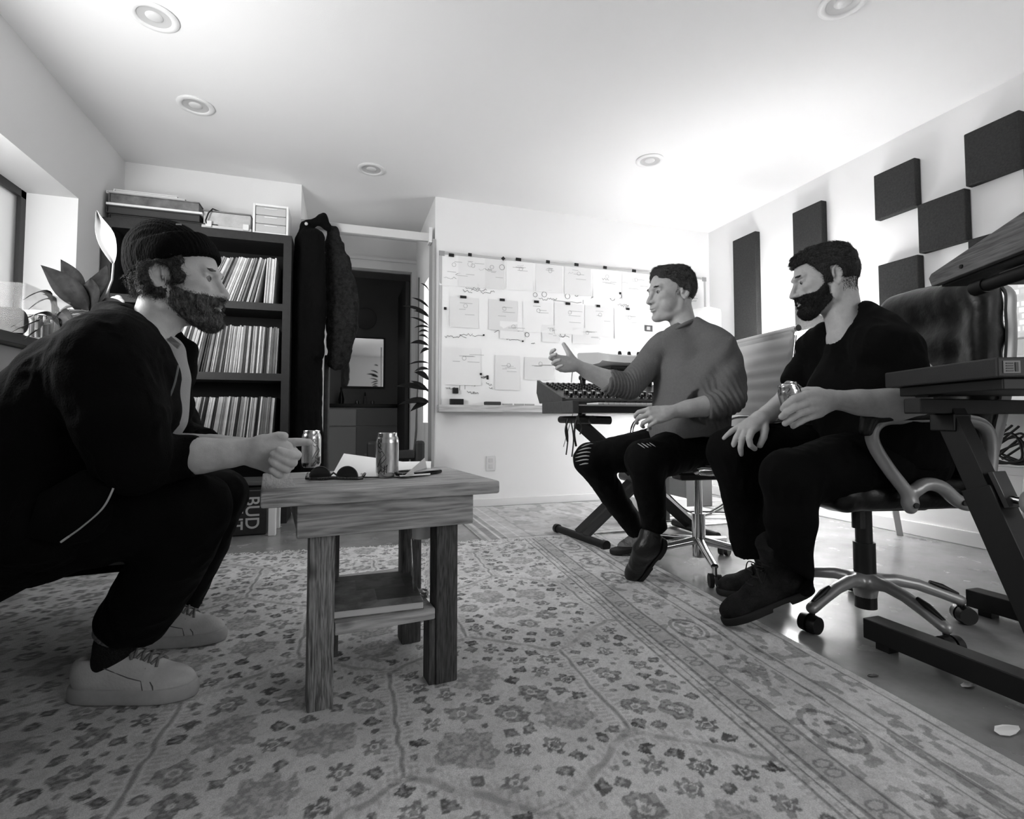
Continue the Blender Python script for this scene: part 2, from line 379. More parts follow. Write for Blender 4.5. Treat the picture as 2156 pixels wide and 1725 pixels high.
# ================================================================== SETTING
XL, XR, YB, YL, ZC = -1.43, 3.25, 4.0, 4.10, 2.44
YF = -1.9
m_wall = mat('wall_paint', .90, .85, bump=.05, bscale=220)
m_wall_l = mat('wall_paint_left', .86, .85, bump=.05, bscale=220)
m_ceil = mat('ceiling_paint', .90, .9, bump=.04, bscale=180)
m_trimw = mat('white_trim', .88, .5)
m_dark = mat('bathroom_paint', .62, .8)
m_black = mat('black_plastic', .07, .45)
m_chrome = mat('chrome', .85, .12, metal=1.)
m_steel = mat('brushed_aluminium', .66, .35, metal=.9, bump=.05, bscale=300)
m_white = mat('white_plastic', .88, .4)
def floor_mat():
    m = bpy.data.materials.new('polished_concrete'); m.use_nodes = True; nt = m.node_tree; N = nt.nodes; L = nt.links; b = N['Principled BSDF']
    tc = N.new('ShaderNodeTexCoord'); n = N.new('ShaderNodeTexNoise'); n.inputs['Scale'].default_value = 3.2; n.inputs['Detail'].default_value = 9; n.inputs['Roughness'].default_value = .62
    L.new(tc.outputs['Object'], n.inputs['Vector']); r = N.new('ShaderNodeValToRGB')
    for e, p, v in ((r.color_ramp.elements[0], .3, .46), (r.color_ramp.elements[1], .78, .66)): e.position = p; q = s2l(v); e.color = (q, q, q, 1)
    L.new(n.outputs[0], r.inputs[0]); L.new(r.outputs[0], b.inputs['Base Color'])
    n2 = N.new('ShaderNodeTexNoise'); n2.inputs['Scale'].default_value = 9; n2.inputs['Detail'].default_value = 6; L.new(tc.outputs['Object'], n2.inputs['Vector'])
    mr = N.new('ShaderNodeMapRange'); mr.inputs[3].default_value = .16; mr.inputs[4].default_value = .34; L.new(n2.outputs[0], mr.inputs[0]); L.new(mr.outputs[0], b.inputs['Roughness'])
    bp = N.new('ShaderNodeBump'); bp.inputs['Strength'].default_value = .02; bp.inputs['Distance'].default_value = .01; L.new(n2.outputs[0], bp.inputs['Height']); L.new(bp.outputs[0], b.inputs['Normal'])
    return m
def struct(name, mb, m, smooth=None):
    o = mb.build(name, m, None, smooth=smooth); o['kind'] = 'structure'; return o
struct('floor', MB().bb((-1.7, YF - .1, -.1), (3.4, 7.0, 0)), floor_mat())
struct('ceiling', MB().bb((-1.7, YF - .1, ZC), (3.4, 7.0, ZC + .1)), m_ceil)
# left wall with the deep window recess (Y 1.0..3.48, z .97..1.93)
RY0, RY1, RZ0, RZ1, RD = 1.05, 3.48, .93, 1.93, .247
mb = MB(); mb.bb((XL - .12, YF, 0), (XL, RY0, ZC)); mb.bb((XL - .12, RY1, 0), (XL, YL + .1, ZC)); mb.bb((XL - .12, RY0, 0), (XL, RY1, RZ0)); mb.bb((XL - .12, RY0, RZ1), (XL, RY1, ZC))
mb.bb((XL - RD - .12, RY0 - .1, RZ1), (XL - .12, RY1 + .1, RZ1 + .1)); mb.bb((XL - RD - .12, RY1, RZ0 - .1), (XL - .12, RY1 + .1, RZ1)); mb.bb((XL - RD - .12, RY0 - .1, RZ0 - .1), (XL - .12, RY0, RZ1)); mb.bb((XL - RD - .12, RY0, RZ0 - .1), (XL - .12, RY1, RZ0))
struct('wall_left', mb, m_wall_l)
# window in the recess: dark frame and a light blind-like frosted pane
m_frame = mat('dark_window_frame', .16, .5)
m_glass = mat('frosted_window_glass', .86, .35, trans=.75)
mb = MB(); xw = XL - RD
mb.bb((xw - .03, RY0, RZ0), (xw + .012, RY0 + .05, RZ1)); mb.bb((xw - .03, RY1 - .045, RZ0), (xw + .012, RY1, RZ1)); mb.bb((xw - .03, RY0, RZ1 - .04), (xw + .012, RY1, RZ1)); mb.bb((xw - .03, RY0, RZ0), (xw + .012, RY1, RZ0 + .05))
for y in (3.21, 2.35, 1.7): mb.bb((xw - .03, y - .028, RZ0), (xw + .014, y + .028, RZ1))
wn = struct('window_1', mb, m_frame)
MB().bb((xw - .014, RY0 + .04, RZ0 + .04), (xw - .008, RY1 - .04, RZ1 - .03)).build('pane', m_glass, wn)
# back wall left of the nook, main back wall
struct('wall_back_left', MB().bb((XL - .12, YL, 0), (-.315, YL + .1, ZC)), m_wall)
struct('wall_back', MB().bb((.67, YB, 0), (XR + .1, YB + .12, ZC)), m_wall)
struct('wall_right', MB().bb((XR, YF, 0), (XR + .12, YB + .1, ZC)), m_wall)
mb = MB(); mb.bb((XL - .12, YF - .12, 0), (XR + .1, YF, .75)); mb.bb((XL - .12, YF - .12, 2.1), (XR + .1, YF, ZC)); mb.bb((XL - .12, YF - .12, .75), (1.5, YF, 2.1)); mb.bb((3.1, YF - .12, .75), (XR + .1, YF, 2.1))
struct('wall_front', mb, m_wall)
struct('added_rear_window', MB().bb((1.5, YF - .08, .75), (3.1, YF - .05, .79)).bb((1.5, YF - .08, 2.06), (3.1, YF - .05, 2.1)).bb((2.28, YF - .08, .79), (2.32, YF - .05, 2.06)), m_trimw)  # unseen window, added behind the camera to let in fill light
# nook: left return, right return with the slit window, lintel wall, bathroom beyond
struct('wall_nook_left', MB().bb((-.42, YL + .1, 0), (-.315, 5.115, ZC)), m_wall)
mb = MB(); mb.bb((.67, YB + .12, 0), (.79, 4.30, ZC)); mb.bb((.67, 4.57, 0), (.79, 5.22, ZC)); mb.bb((.67, 4.30, 0), (.79, 4.57, .66)); mb.bb((.67, 4.30, 1.88), (.79, 4.57, ZC))
struct('wall_nook_right', mb, m_wall)
struct('window_3', MB().bb((.75, 4.30, .66), (.77, 4.315, 1.88)).bb((.75, 4.555, .66), (.77, 4.57, 1.88)).bb((.75, 4.30, 1.86), (.77, 4.57, 1.88)).bb((.75, 4.3, .66), (.77, 4.57, .68)).bb((.75, 4.3, 1.23), (.77, 4.57, 1.25)), m_trimw)
mb = MB(); mb.bb((-.42, 5.115, 2.139), (.67, 5.22, ZC)); mb.bb((-.42, 5.115, 0), (-.19, 5.22, 2.139)); mb.bb((.63, 5.115, 0), (.67, 5.22, 2.139))
struct('wall_nook_back', mb, m_wall)
struct('trim_1', MB().bb((-.20, 5.085, 0), (-.13, 5.115, 2.10)), m_trimw)
struct('trim_2', MB().bb((.648, YB - .012, 0), (.672, YB + .15, 2.10), .004), mat('grey_trim', .66, .5))
struct('trim_3', MB().bb((-.315, 5.09, 2.22), (.67, 5.115, 2.245)), m_trimw)
mb = MB(); mb.bb((-.85, 6.62, 0), (1.1, 6.72, ZC)); mb.bb((-.85, 5.22, 0), (-.75, 6.62, ZC)); mb.bb((.95, 5.22, 0), (1.05, 6.62, ZC)); mb.bb((.79, 5.12, 0), (1.05, 5.22, ZC)); mb.bb((-.85, 5.12, 0), (-.42, 5.22, ZC))
struct('wall_bathroom', mb, m_dark)
struct('door_1', MB().bb((.585, 5.24, .01), (.625, 5.98, 2.08), .003), mat('dark_door', .2, .5))
# baseboards
struct('baseboard_back', MB().bb((.675, YB - .014, 0), (XR, YB, .062), .004), m_trimw)
struct('baseboard_right', MB().bb((XR - .014, YF, 0), (XR, YB, .082), .004), m_trimw)
struct('baseboard_left', MB().bb((XL, YF, 0), (XL + .014, RY0 + 2.6, .08), .004), m_trimw)
# ceiling downlights (switched off)
m_can = mat('downlight_reflector', .74, .45); m_ring = mat('downlight_ring', .88, .45)
where = ['nearest the top left corner of the photo', 'second from the left wall, above the peace lily', 'above the coat nook', 'above the man in the grey sweater', 'cut by the top edge of the photo on the right']
for i, (x, y) in enumerate(((-.803, 2.557), (-.804, 3.23), (.167, 3.689), (1.953, 2.98), (1.975, 1.57))):
    t = thing('recessed_ceiling_light', 'round white recessed ceiling light, ' + where[i], 'ceiling light', (x, y, ZC), 0, 'recessed ceiling lights')
    MB().lathe([(.092, 0), (.094, -.004), (.088, -.008), (.07, -.009), (.064, -.004), (.063, 0)], (x, y, ZC), 40, cap=False).build('trim_ring', m_ring, t, smooth=50)
    MB().lathe([(.064, -.0045), (.052, -.0015), (.036, -.0008), (.0, -.0006)], (x, y, ZC), 40, cap=False).build('reflector', m_can, t, smooth=60)
    MB().lathe([(.034, -.0012), (.031, -.004), (.02, -.007), (.0, -.008)], (x, y, ZC), 32, cap=False).build('bulb', mat('frosted_bulb', .82, .4), t, smooth=60)
# ================================================================== BOOKCASE + RECORDS
m_book = mat('black_brown_veneer', .13, .55, bump=.05, bscale=90, var=.02, vscale=30)
BX0, BX1, BY0, BY1 = -1.42, -.345, 3.76, 4.09
bc = thing('bookcase', 'tall dark brown open bookcase packed with records in the far left corner', 'bookcase', ((BX0 + BX1) / 2, 3.92, 0))
MB().bb((BX0, BY0, 0), (BX0 + .05, BY1, 1.875)).build('side_panel', m_book, bc)
MB().bb((BX1 - .05, BY0, 0), (BX1, BY1, 1.875)).build('side_panel', m_book, bc)
MB().bb((BX0, BY0, 1.875), (BX1, BY1, 1.932)).build('top_panel', m_book, bc)
for z in (1.415, .945, .475, .0): MB().bb((BX0 + .05, BY0 + .004, z), (BX1 - .05, BY1 - .01, z + .048)).build('shelf', m_book, bc)
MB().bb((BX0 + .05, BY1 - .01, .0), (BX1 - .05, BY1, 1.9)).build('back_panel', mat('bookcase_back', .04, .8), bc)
rng = random.Random(7)
m_rec = [mat('record_spine_%s' % n, v, .55, var=.10, vscale=35, stretch=(1, 1, .25)) for n, v in (('white', .86), ('pale', .74), ('grey', .55), ('mid', .42), ('dark', .2), ('black', .09))]
rname = ['white', 'pale grey', 'light grey', 'mid grey', 'dark grey', 'black']
def ordn(n):
    w_ = {1: 'first', 2: 'second', 3: 'third', 4: 'fourth', 5: 'fifth', 6: 'sixth', 7: 'seventh', 8: 'eighth', 9: 'ninth', 10: 'tenth', 11: 'eleventh', 12: 'twelfth'}
    return w_.get(n, '%d%s' % (n, {1: 'st', 2: 'nd', 3: 'rd'}.get(n % 10 if not 10 < n % 100 < 14 else 0, 'th')))
def records(z0, x0, x1, lean0, grp, shelfname):
    x = x1; k = 0; prev = 0.
    while x > x0:
        k += 1; t = rng.choice([.006, .008, .010, .012, .015]); h = .313 + rng.uniform(-.006, .004)
        q = (x1 - x) / (x1 - x0); le = max(prev, lean0(q) + rng.uniform(-.004, .010)); x -= .318 * (math.tan(le) - math.tan(prev)) if k > 1 else .318 * math.tan(le) * (x1 > -.45); prev = le
        ci = rng.choices(range(6), [4, 5, 5, 3, 3, 2])[0]
        mb = MB(); T = roty(le)
        mb.box((0, .157, h / 2), (t, .313, h), None, .0012)
        V = np.array(mb.V); V = V @ T.T; mb.V = V.tolist()
        o = mb.build('record_sleeve', m_rec[ci], None); xx = x - t / 2 - math.sin(le) * h * .0
        zmin = V[:, 2].min()
        o.location = (xx - (V[:, 0].max() if le > 0 else 0) * 0, BY0 + .022 + rng.uniform(0, .012), z0 - zmin + .0005)
        tag(o, '%s record sleeve, %s from the right on the %s record shelf' % (rname[ci], ordn(k), shelfname), 'record', grp)
        x -= (t / math.cos(le)) + rng.uniform(.0004, .002)
records(1.463, -1.0, -.44, lambda q: .05 if q < .12 else .16 + .30 * q, 'records on the top shelf', 'top')
records(.993, -1.08, -.415, lambda q: .02 + .27 * q * q + .02, 'records on the middle shelf', 'middle')
records(.523, -1.02, -.425, lambda q: .05 + .13 * q, 'records on the lower shelf', 'lower')
# ---- things on top of the bookcase
zt = 1.933
def bookbox(name, label, cat, lo, hi, mcov, mpage=None, rz=0., group=None):
    c = (np.array(lo) + np.array(hi)) / 2; s = np.array(hi) - np.array(lo); t = thing(name, label, cat, (c[0], c[1], lo[2]), rz, group)
    th = min(.006, s[2] * .2)
    if mpage:
        MB().box((0, 0, th / 2), (s[0], s[1], th), None, .001).box((0, 0, s[2] - th / 2), (s[0], s[1], th), None, .001).box((-s[0] / 2 + .003, 0, s[2] / 2), (.006, s[1], s[2] - 2 * th)).build('cover', mcov, t, local=True)
        MB().box((.002, 0, s[2] / 2), (s[0] - .012, s[1] - .012, s[2] - 2 * th - .0008)).build('pages', mpage, t, local=True)
    return t
m_page = mat('paper_pages', .82, .8, bump=.15, bscale=400, stretch=(1, 1, 12)); m_coverg = mat('grey_cover', .40, .6, var=.1, vscale=14)
m_cd = mat('charcoal_cover', .14, .5); m_cw = mat('white_cover', .9, .6)
bookbox('binder', 'black flat binder at the bottom of the pile on the bookcase', 'binder', (-1.40, 3.79, zt), (-.80, 4.05, zt + .035), m_cd, m_cd)
bookbox('turntable_case', 'dark box with a white upper edge in the bookcase pile', 'box', (-1.41, 3.78, zt + .036), (-.90, 4.06, zt + .085), m_cd, mat('dark_box_side', .2, .5), .0)
MB().bb((-1.41, 3.772, zt + .0865), (-.885, 4.06, zt + .1), .002).build('tray_lid', m_cw); tag(bpy.data.objects['tray_lid'], 'thin white lid lying on the dark box on the bookcase', 'lid')
bookbox('storage_box', 'grey mottled storage box under the magazines on the bookcase', 'box', (-1.40, 3.78, zt + .101), (-.905, 4.06, zt + .165), m_coverg, m_coverg)
bookbox('magazine', 'thick pale magazine, lower of the two on the bookcase pile', 'magazine', (-1.42, 3.80, zt + .166), (-.99, 4.05, zt + .184), m_cw, m_page)
bookbox('magazine', 'pale magazine on the very top of the bookcase pile', 'magazine', (-1.39, 3.82, zt + .186), (-1.04, 4.06, zt + .205), m_cw, m_page, .0)
b3 = bpy.data.objects['storage_box']
# translucent plastic case
m_clear = mat('clear_plastic', .9, .12, trans=.85, ior=1.1); m_pale = mat('pale_card', .72, .6, var=.06, vscale=12)
t = thing('plastic_case', 'clear plastic case with a cable and pale card on the bookcase', 'storage case', (-.78, 3.9, zt))
MB().bb((-.885, 3.80, zt + .03), (-.605, 4.04, zt + .12), .006).build('case_body', m_pale, t)
MB().bb((-.893, 3.79, zt), (-.598, 4.05, zt + .029), .005).build('case_base', mat('frosty_plastic', .8, .35), t)
MB().bb((-.888, 3.795, zt + .121), (-.602, 4.045, zt + .129), .003).build('lid', mat('grey_lid', .5, .5), t)
for x in (-.85, -.63): MB().bb((x - .018, 3.778, zt + .012), (x + .018, 3.7885, zt + .052), .003).build('latch', m_white, t)
MB().tube([(-.86, 3.785, zt + .02), (-.865, 3.775, zt + .05), (-.85, 3.775, zt + .10), (-.83, 3.79, zt + .136), (-.80, 3.84, zt + .14)], .0045, 8).build('cable', m_black, t)
# white drawer cube
t = thing('drawer_cube', 'small white plastic drawer cube with translucent fronts on the bookcase', 'storage drawers', (-.475, 3.9, zt))
x0, x1, y0 = -.59, -.37, 3.78; h = .205
MB().bb((x0, y0, zt), (x0 + .014, 4.0, zt + h), .003).bb((x1 - .014, y0, zt), (x1, 4.0, zt + h), .003).bb((x0 + .014, y0, zt), (x1 - .014, 4.0, zt + .014), .003).bb((x0 + .014, y0, zt + h - .014), (x1 - .014, 4.0, zt + h), .003).bb((x0 + .014, 3.99, zt + .014), (x1 - .014, 4.0, zt + h - .014)).build('case', mat('white_drawer_case', .93, .35), t)
for k in range(3):
    a = zt + .016 + k * .0585
    d = MB().bb((x0 + .016, y0 + .008, a), (x1 - .016, 3.98, a + .056), .006).build('drawer', mat('milky_drawer', .74, .3), t)
    MB().bb((x0 + .07, y0 + .002, a + .040), (x1 - .07, y0 + .010, a + .047), .002).build('handle', m_white, d)
# ================================================================== CARTON + WHITE STOOL under the record shelf
m_cart = mat('dark_carton', .16, .6, var=.03, vscale=20)
c0 = onZ(533, 1128, 0); cx, cy = c0[0] - .0, c0[1]
t = thing('beer_carton', 'dark cardboard drink carton standing on end with big pale letters', 'carton', (cx, cy + .07, 0))
MB().bb((cx - .16, cy, .005), (cx + .07, cy + .13, .285), .004).build('carton_body', m_cart, t)
TT = np.array([[0, 1, 0], [0, 0, 0], [-1, 0, 0]], float)   # text x -> -z , text y -> x
TT = np.array([[0., 1., 0.], [0., 0., -1.], [-1., 0., 0.]])
m_let = mat('carton_lettering', .78, .6)
text('lettering', 'BUD', .105, m_let, TT, (cx - .010, cy - .001, .135), t, sx=.92)
text('lettering', 'LIGHT', .105, m_let, TT, (cx - .098, cy - .001, .155), t, sx=.80)
MB().bb((cx - .158, cy - .0015, .262), (cx + .068, cy, .268)).build('printed_band', mat('carton_band', .45, .6), t)
t = thing('low_stool', 'low stool with white legs around the dark drink carton', 'stool', (cx, cy + .06, 0))
for dx, dy in ((-.205, -.03), (.105, -.03), (-.205, .19), (.105, .19)):
    MB().bb((cx + dx - .02, cy + dy - .02, 0), (cx + dx + .022, cy + dy + .02, .30), .005).build('leg', m_white, t)
MB().bb((cx - .23, cy - .055, .30), (cx + .135, cy + .22, .325), .006).build('seat', mat('stool_seat', .3, .5), t)
# ================================================================== NOOK: rail, coats, plant, bathroom things
t = thing('clothes_rail', 'pale painted wooden clothes rail across the top of the nook', 'clothes rail', (.17, 4.03, 2.1))
MB().bb((-.31, 4.015, 2.085), (.625, 4.05, 2.15), .004).build('rail_board', mat('painted_board', .80, .5), t)
MB().bb((.622, 3.992, 2.07), (.646, 4.08, 2.19), .003).build('bracket', m_trimw, t)
def coat(name, label, cat, prims, m, folds, loc, seed, hanger=True, fr=(28, 28, 7)):
    t = thing(name, label, cat, loc)
    pts = np.array([p[0] for c in prims for p in c]); F = Field(pts.min(0) - .16, pts.max(0) + .16, .009)
    for c in prims: F.chain(c, .03)
    def dsp(V): return folds * (vnoise(V * np.array(fr), seed) + .5 * vnoise(V * np.array([60, 60, 30]), seed + 1))
    fmesh('coat_body', F, m, t, dsp, 2)
    return t
m_coatb = mat('black_wool', .03, .95, bump=.3, bscale=260)
m_coatf = mat('fur_coat', .13, .95, bump=1., bscale=120, var=.06, vscale=40)
ct = coat('long_coat', 'long black coat hanging at the left end of the rail', 'coat', [
    [((-.26, 3.93, 2.06), .05), ((-.255, 3.92, 1.95), .085), ((-.25, 3.92, 1.4), .10), ((-.25, 3.93, .80), .11), ((-.25, 3.94, .30), .12)],
    [((-.20, 3.86, 1.98), .055), ((-.175, 3.84, 1.5), .055), ((-.18, 3.86, 1.15), .05)],
    [((-.21, 3.92, 2.1), .03), ((-.16, 3.93, 2.13), .045), ((-.12, 3.93, 2.08), .03)]], m_coatb, .008, (-.25, 3.93, .15), 3)
MB().sph((-.262, 3.855, 2.06), .012, 10).build('button', mat('pearl_button', .8, .3), ct, smooth=True)
coat('fur_jacket', 'dark grey fur jacket hanging from the rail beside the long coat', 'jacket', [
    [((-.09, 4.00, 2.08), .04), ((-.07, 4.0, 1.95), .075), ((-.05, 4.0, 1.65), .085), ((-.03, 4.0, 1.3), .09), ((-.04, 4.0, 1.12), .075)],
    [((-.01, 3.97, 1.86), .045), ((.05, 3.95, 1.55), .058), ((.045, 3.95, 1.38), .052), ((.0, 3.96, 1.14), .045)]], m_coatf, .010, (-.05, 4.0, 1.05), 9, fr=(34, 34, 22))
# dark slim thing under the coats: folded ironing board edge
t = MB().bb((-.135, 4.02, .02), (-.10, 4.3, 1.16), .01).build('folded_board', mat('folded_board_cover', .2, .8, var=.06, vscale=20)); tag(t, 'dark folded board leaning upright under the coats', 'board')
# bathroom
t = thing('bathroom_mirror', 'small rectangular mirror on the dark bathroom wall', 'mirror', (.235, 6.6, 1.05))
MB().bb((-.02, 6.59, 1.07), (.49, 6.618, 1.70), .003).build('mirror_frame', mat('dim_frame', .35, .5), t)
MB().bb((0.0, 6.584, 1.09), (.47, 6.5895, 1.68)).build('mirror_glass', mat('mirror_glass', .92, .03, metal=1.), t)
t = thing('vanity_cabinet', 'grey two door vanity with a black counter in the bathroom', 'vanity', (.2, 6.35, 0))
MB().bb((-.5, 6.12, .0), (.72, 6.61, .82)).build('cabinet_body', mat('vanity_grey', .8, .6), t)
MB().bb((-.52, 6.09, .822), (.74, 6.615, .862), .004).build('counter', mat('black_stone', .06, .25), t)
for k, (a, b, v) in enumerate(((-.49, .14, .86), (.15, .70, .62))):
    dd = MB().bb((a, 6.10, .06), (b, 6.118, .60), .003).build('door', mat('vanity_door_%d' % k, v, .55), t)
    MB().bb((a, 6.10, .615), (b, 6.118, .80), .003).build('drawer', mat('vanity_door_%d' % k, v, .55), t)
t = thing('bathroom_faucet', 'dull metal faucet on the bathroom counter', 'faucet', (.25, 6.4, .864))
MB().tube([(.25, 6.5, .864), (.25, 6.5, .98), (.25, 6.44, 1.0), (.25, 6.4, .97)], .012, 10).build('spout', m_steel, t, smooth=True)
for dx in (-.09, .09): MB().lathe([(.02, 0), (.024, .02), (.02, .045), (.01, .05)], (.25 + dx, 6.5, .864)).build('knob', m_steel, t, smooth=True)
t = MB().lathe([(.028, 0), (.03, .01), (.03, .10), (.012, .125), (.012, .15)], (-.31, 6.42, .863)).build('soap_bottle', mat('glassy_bottle', .6, .15, coat=.5), smooth=True); tag(t, 'small pale bottle on the left of the bathroom counter', 'bottle')
t = MB().lathe([(.03, 0), (.034, .06), (.022, .12), (.01, .16), (.012, .2)], (-.02, 6.42, .863)).build('lotion_bottle', mat('dark_bottle', .12, .3), smooth=True); tag(t, 'dark bottle in front of the bathroom mirror', 'bottle')
t = thing('wall_plate', 'dim round plate hanging above the bathroom mirror', 'plate', (.25, 6.6, 1.93))
MB().lathe([(0, .0), (.11, .002), (.135, .022), (.13, .026), (.10, .012), (0, .01)], (.25, 6.617, 1.93), 40, T=rotx(PI / 2)).build('plate', mat('dim_plate', .5, .4), t, smooth=50)
# dark wooden chair back seen past the table, in the nook
t = thing('wooden_chair', 'small dark wooden chair tucked in the nook behind the table', 'chair', (.50, 3.85, 0))
m_dkw = mat('dark_wood', .16, .5, bump=.1, bscale=80, stretch=(1, 1, .1))
pp = P(884, 932, 3.72); X0, Y0 = pp[0], pp[1]
for dx in (0, -.33):
    MB().bb((X0 + dx - .035, Y0 - .02, 0), (X0 + dx + .035, Y0 + .03, .535), .02).build('leg', m_dkw, t)
for dx in (0, -.33): MB().bb((X0 + dx - .025, Y0 + .28, 0), (X0 + dx + .025, Y0 + .33, .40), .006).build('leg', m_dkw, t)
MB().bb((X0 - .30, Y0 - .012, .41), (X0 - .034, Y0 + .018, .47), .006).build('backrest', m_dkw, t)
MB().bb((X0 - .37, Y0 + .03, .40), (X0 + .04, Y0 + .36, .43), .006).build('seat', m_dkw, t)
# climbing plant in front of the slit window
m_leaf = mat('dark_leaf', .11, .85, var=.04, vscale=30); m_stem = mat('plant_stem', .30, .6)
def leaf(mb, base, d, length, width, droop=.4, up=(0, 0, 1), fold=.25, n=8, wav=0.):
    d, sd, u = frame(d, up); V = []; F = []
    for i in range(n + 1):
        t_ = i / n; wd = width * math.sin(PI * min(1, t_ ** .75)) * (1 - .15 * t_); c = np.asarray(base) + d * length * (t_ - .12 * droop * t_ * t_) - np.array([0, 0, 1.]) * droop * length * t_ * t_ * .5 + u * wav * math.sin(t_ * 7)
        for j, a in enumerate((-1, -.5, 0, .5, 1)): V.append(c + sd * a * wd + u * (abs(a) * wd * fold))
    for i in range(n):
        for j in range(4): F.append((i * 5 + j, i * 5 + j + 1, (i + 1) * 5 + j + 1, (i + 1) * 5 + j))
    mb.add(V, F)
def solid(o, th=.0012):
    s = o.modifiers.new('t', 'SOLIDIFY'); s.thickness = th; return o
pb = onX(899, 880, .62); lx = .565
for name, z0, z1, lst, lab in (('climbing_plant', .45, 1.86, [], 'climbing plant with long dark leaves in front of the narrow nook window'),):
    t = thing(name, lab, 'plant', (lx, 4.36, 0))
    MB().lathe([(.07, 0), (.085, .05), (.095, .20), (.09, .205), (.08, .19), (.0, .185)], (lx - .02, 4.36, 0), 28).build('pot', mat('dark_pot', .2, .6), t, smooth=True)
    MB().tube([(lx - .02, 4.36, .18), (lx + .02, 4.37, .6), (lx + .035, 4.36, 1.1), (lx + .03, 4.35, 1.88)], .009, 8).build('stem', m_stem, t, smooth=True)
    rr = random.Random(4)
    for (px, py, tx, ty, wd) in ((903, 612, 884, 594, .010), (903, 648, 862, 622, .012), (903, 665, 842, 640, .016), (903, 668, 868, 652, .016), (903, 686, 858, 664, .010), (903, 690, 872, 690, .010), (903, 728, 862, 722, .018), (903, 765, 858, 768, .008), (903, 778, 872, 782, .012), (903, 800, 868, 780, .024), (903, 826, 858, 796, .015), (903, 822, 826, 812, .024), (903, 845, 838, 852, .022), (903, 848, 862, 848, .014), (901, 846, 866, 866, .020), (903, 700, 880, 700, .01), (903, 715, 880, 706, .012), (903, 735, 885, 745, .012)):
        a = onX(px, py, lx + .02); zz = np.linalg.norm(a - cC); b = P(tx, ty, (a - cC) @ cF - .10 - rr.random() * .1)
        mb = MB(); leaf(mb, a, b - a + np.array([0, 0, .25 * np.linalg.norm(b - a)]), np.linalg.norm(b - a) * 1.06, wd * 1.3, .5, up=(0.2, -.8, .6)); solid(mb.build('leaf', m_leaf, t, smooth=60))
# ================================================================== WHITEBOARD
m_wb = mat('whiteboard_surface', .955, .22); m_al = mat('whiteboard_frame', .74, .35, metal=.3)
WX0, WX1, WZ0, WZ1, WY = .70, 3.185, .80, 2.0, 3.968
t = thing('whiteboard', 'wide wall mounted whiteboard covered with sketches and sheets', 'whiteboard', (1.94, 3.98, .74))
MB().bb((WX0 + .012, WY + .006, WZ0), (WX1 - .012, YB, WZ1 - .01)).build('board_surface', m_wb, t)
MB().bb((WX0, WY, WZ0), (WX0 + .02, YB, WZ1), .003).bb((WX1 - .02, WY, WZ0), (WX1, YB, WZ1), .003).bb((WX0 + .02, WY, WZ1 - .02), (WX1 - .02, YB, WZ1), .003).build('frame', m_al, t)
for x in (WX0 + .015, WX1 - .02): MB().bb((x - .02, WY - .004, WZ1 - .035), (x + .025, WY + .004, WZ1 + .004), .004).build('corner_cap', mat('corner_cap', .6, .5), t)
MB().bb((WX0 - .01, WY - .07, .745), (WX1, YB, .80), .003).build('ledge', woodmat('pale_pine', .74, .08, 0, 9, knots=True), t)
rr = random.Random(21)
def wb(x, y): p = onY(x, y, WY + .004); return p
ink = MB()
def squig(x, y, wpx, hpx, n, amp=.4, r=.0016):
    pts = []
    for i in range(n + 1):
        q = wb(x + wpx * i / n, y + hpx * i / n); pts.append(q + np.array([rr.uniform(-.004, .004), 0, rr.uniform(-1, 1) * amp * .012]))
    ink.tube(pts, r, 4, cap=False)
for (x, y, n_, wd, sl) in ((935, 585, 12, 26, 0), (958, 578, 2, 12, 0), (1008, 567, 14, 28, 1), (980, 608, 10, 30, 0), (992, 612, 14, 32, -1), (1013, 618, 12, 28, -4), (975, 612, 8, 20, 3), (937, 709, 14, 32, 0), (968, 706, 6, 28, -1), (994, 706, 4, 24, 0), (1042, 700, 4, 20, -8), (1070, 716, 6, 24, 2), (1135, 630, 14, 38, 0), (1150, 612, 6, 26, -2), (1165, 635, 6, 60, 2), (1245, 628, 10, 14, -12), (1262, 622, 8, 26, 6), (1300, 640, 10, 24, 3), (1330, 630, 4, 24, 1), (1305, 645, 10, 18, -1), (1235, 715, 10, 28, -1), (1172, 708, 10, 26, 2), (1145, 712, 8, 14, 1), (938, 818, 12, 20, -1), (985, 806, 6, 40, -14), (1000, 800, 5, 26, -8), (984, 825, 10, 14, 3), (996, 826, 8, 12, 3), (1024, 808, 8, 12, 3), (1010, 792, 7, 14, 3), (1030, 818, 8, 8, 0), (1118, 722, 6, 8, 2), (1268, 588, 8, 14, 1), (1310, 596, 5, 12, 1), (1160, 690, 5, 10, 1), (1090, 560, 6, 12, 0), (1195, 575, 6, 12, 0), (1440, 610, 8, 10, 2), (1462, 640, 8, 8, 2)):
    squig(x, y, wd, sl, n_, .9)
for (x, y, rx) in ((990, 557, 5.5), (1057, 563, 6), (1127, 621, 5), (1146, 620, 6), (1195, 624, 6), (1214, 621, 4), (1185, 704, 6), (1250, 716, 6), (1110, 705, 5), (1335, 590, 4), (1197, 658, 4), (1290, 628, 6), (1305, 624, 5), (1137, 762, 5)):
    cc = wb(x, y); k = rx * .0037; ink.tube([cc + np.array([k * math.cos(a), 0, k * math.sin(a)]) for a in np.linspace(0, 2 * PI, 9)], .0016, 4, cap=False)
for (x0, y0, x1, y1) in ((968, 822, 968, 812), (979, 820, 979, 808), (1000, 814, 1000, 802), (1068, 716, 1068, 702), (1052, 690, 1068, 716), (982, 712, 968, 706), (1228, 632, 1228, 640), (1318, 690, 1330, 690)):
    ink.tube([wb(x0, y0), wb(x1, y1)], .0015, 4, cap=False)
ink.build('marker_sketches', mat('marker_ink', .38, .6), t)['kind'] = 'stuff'
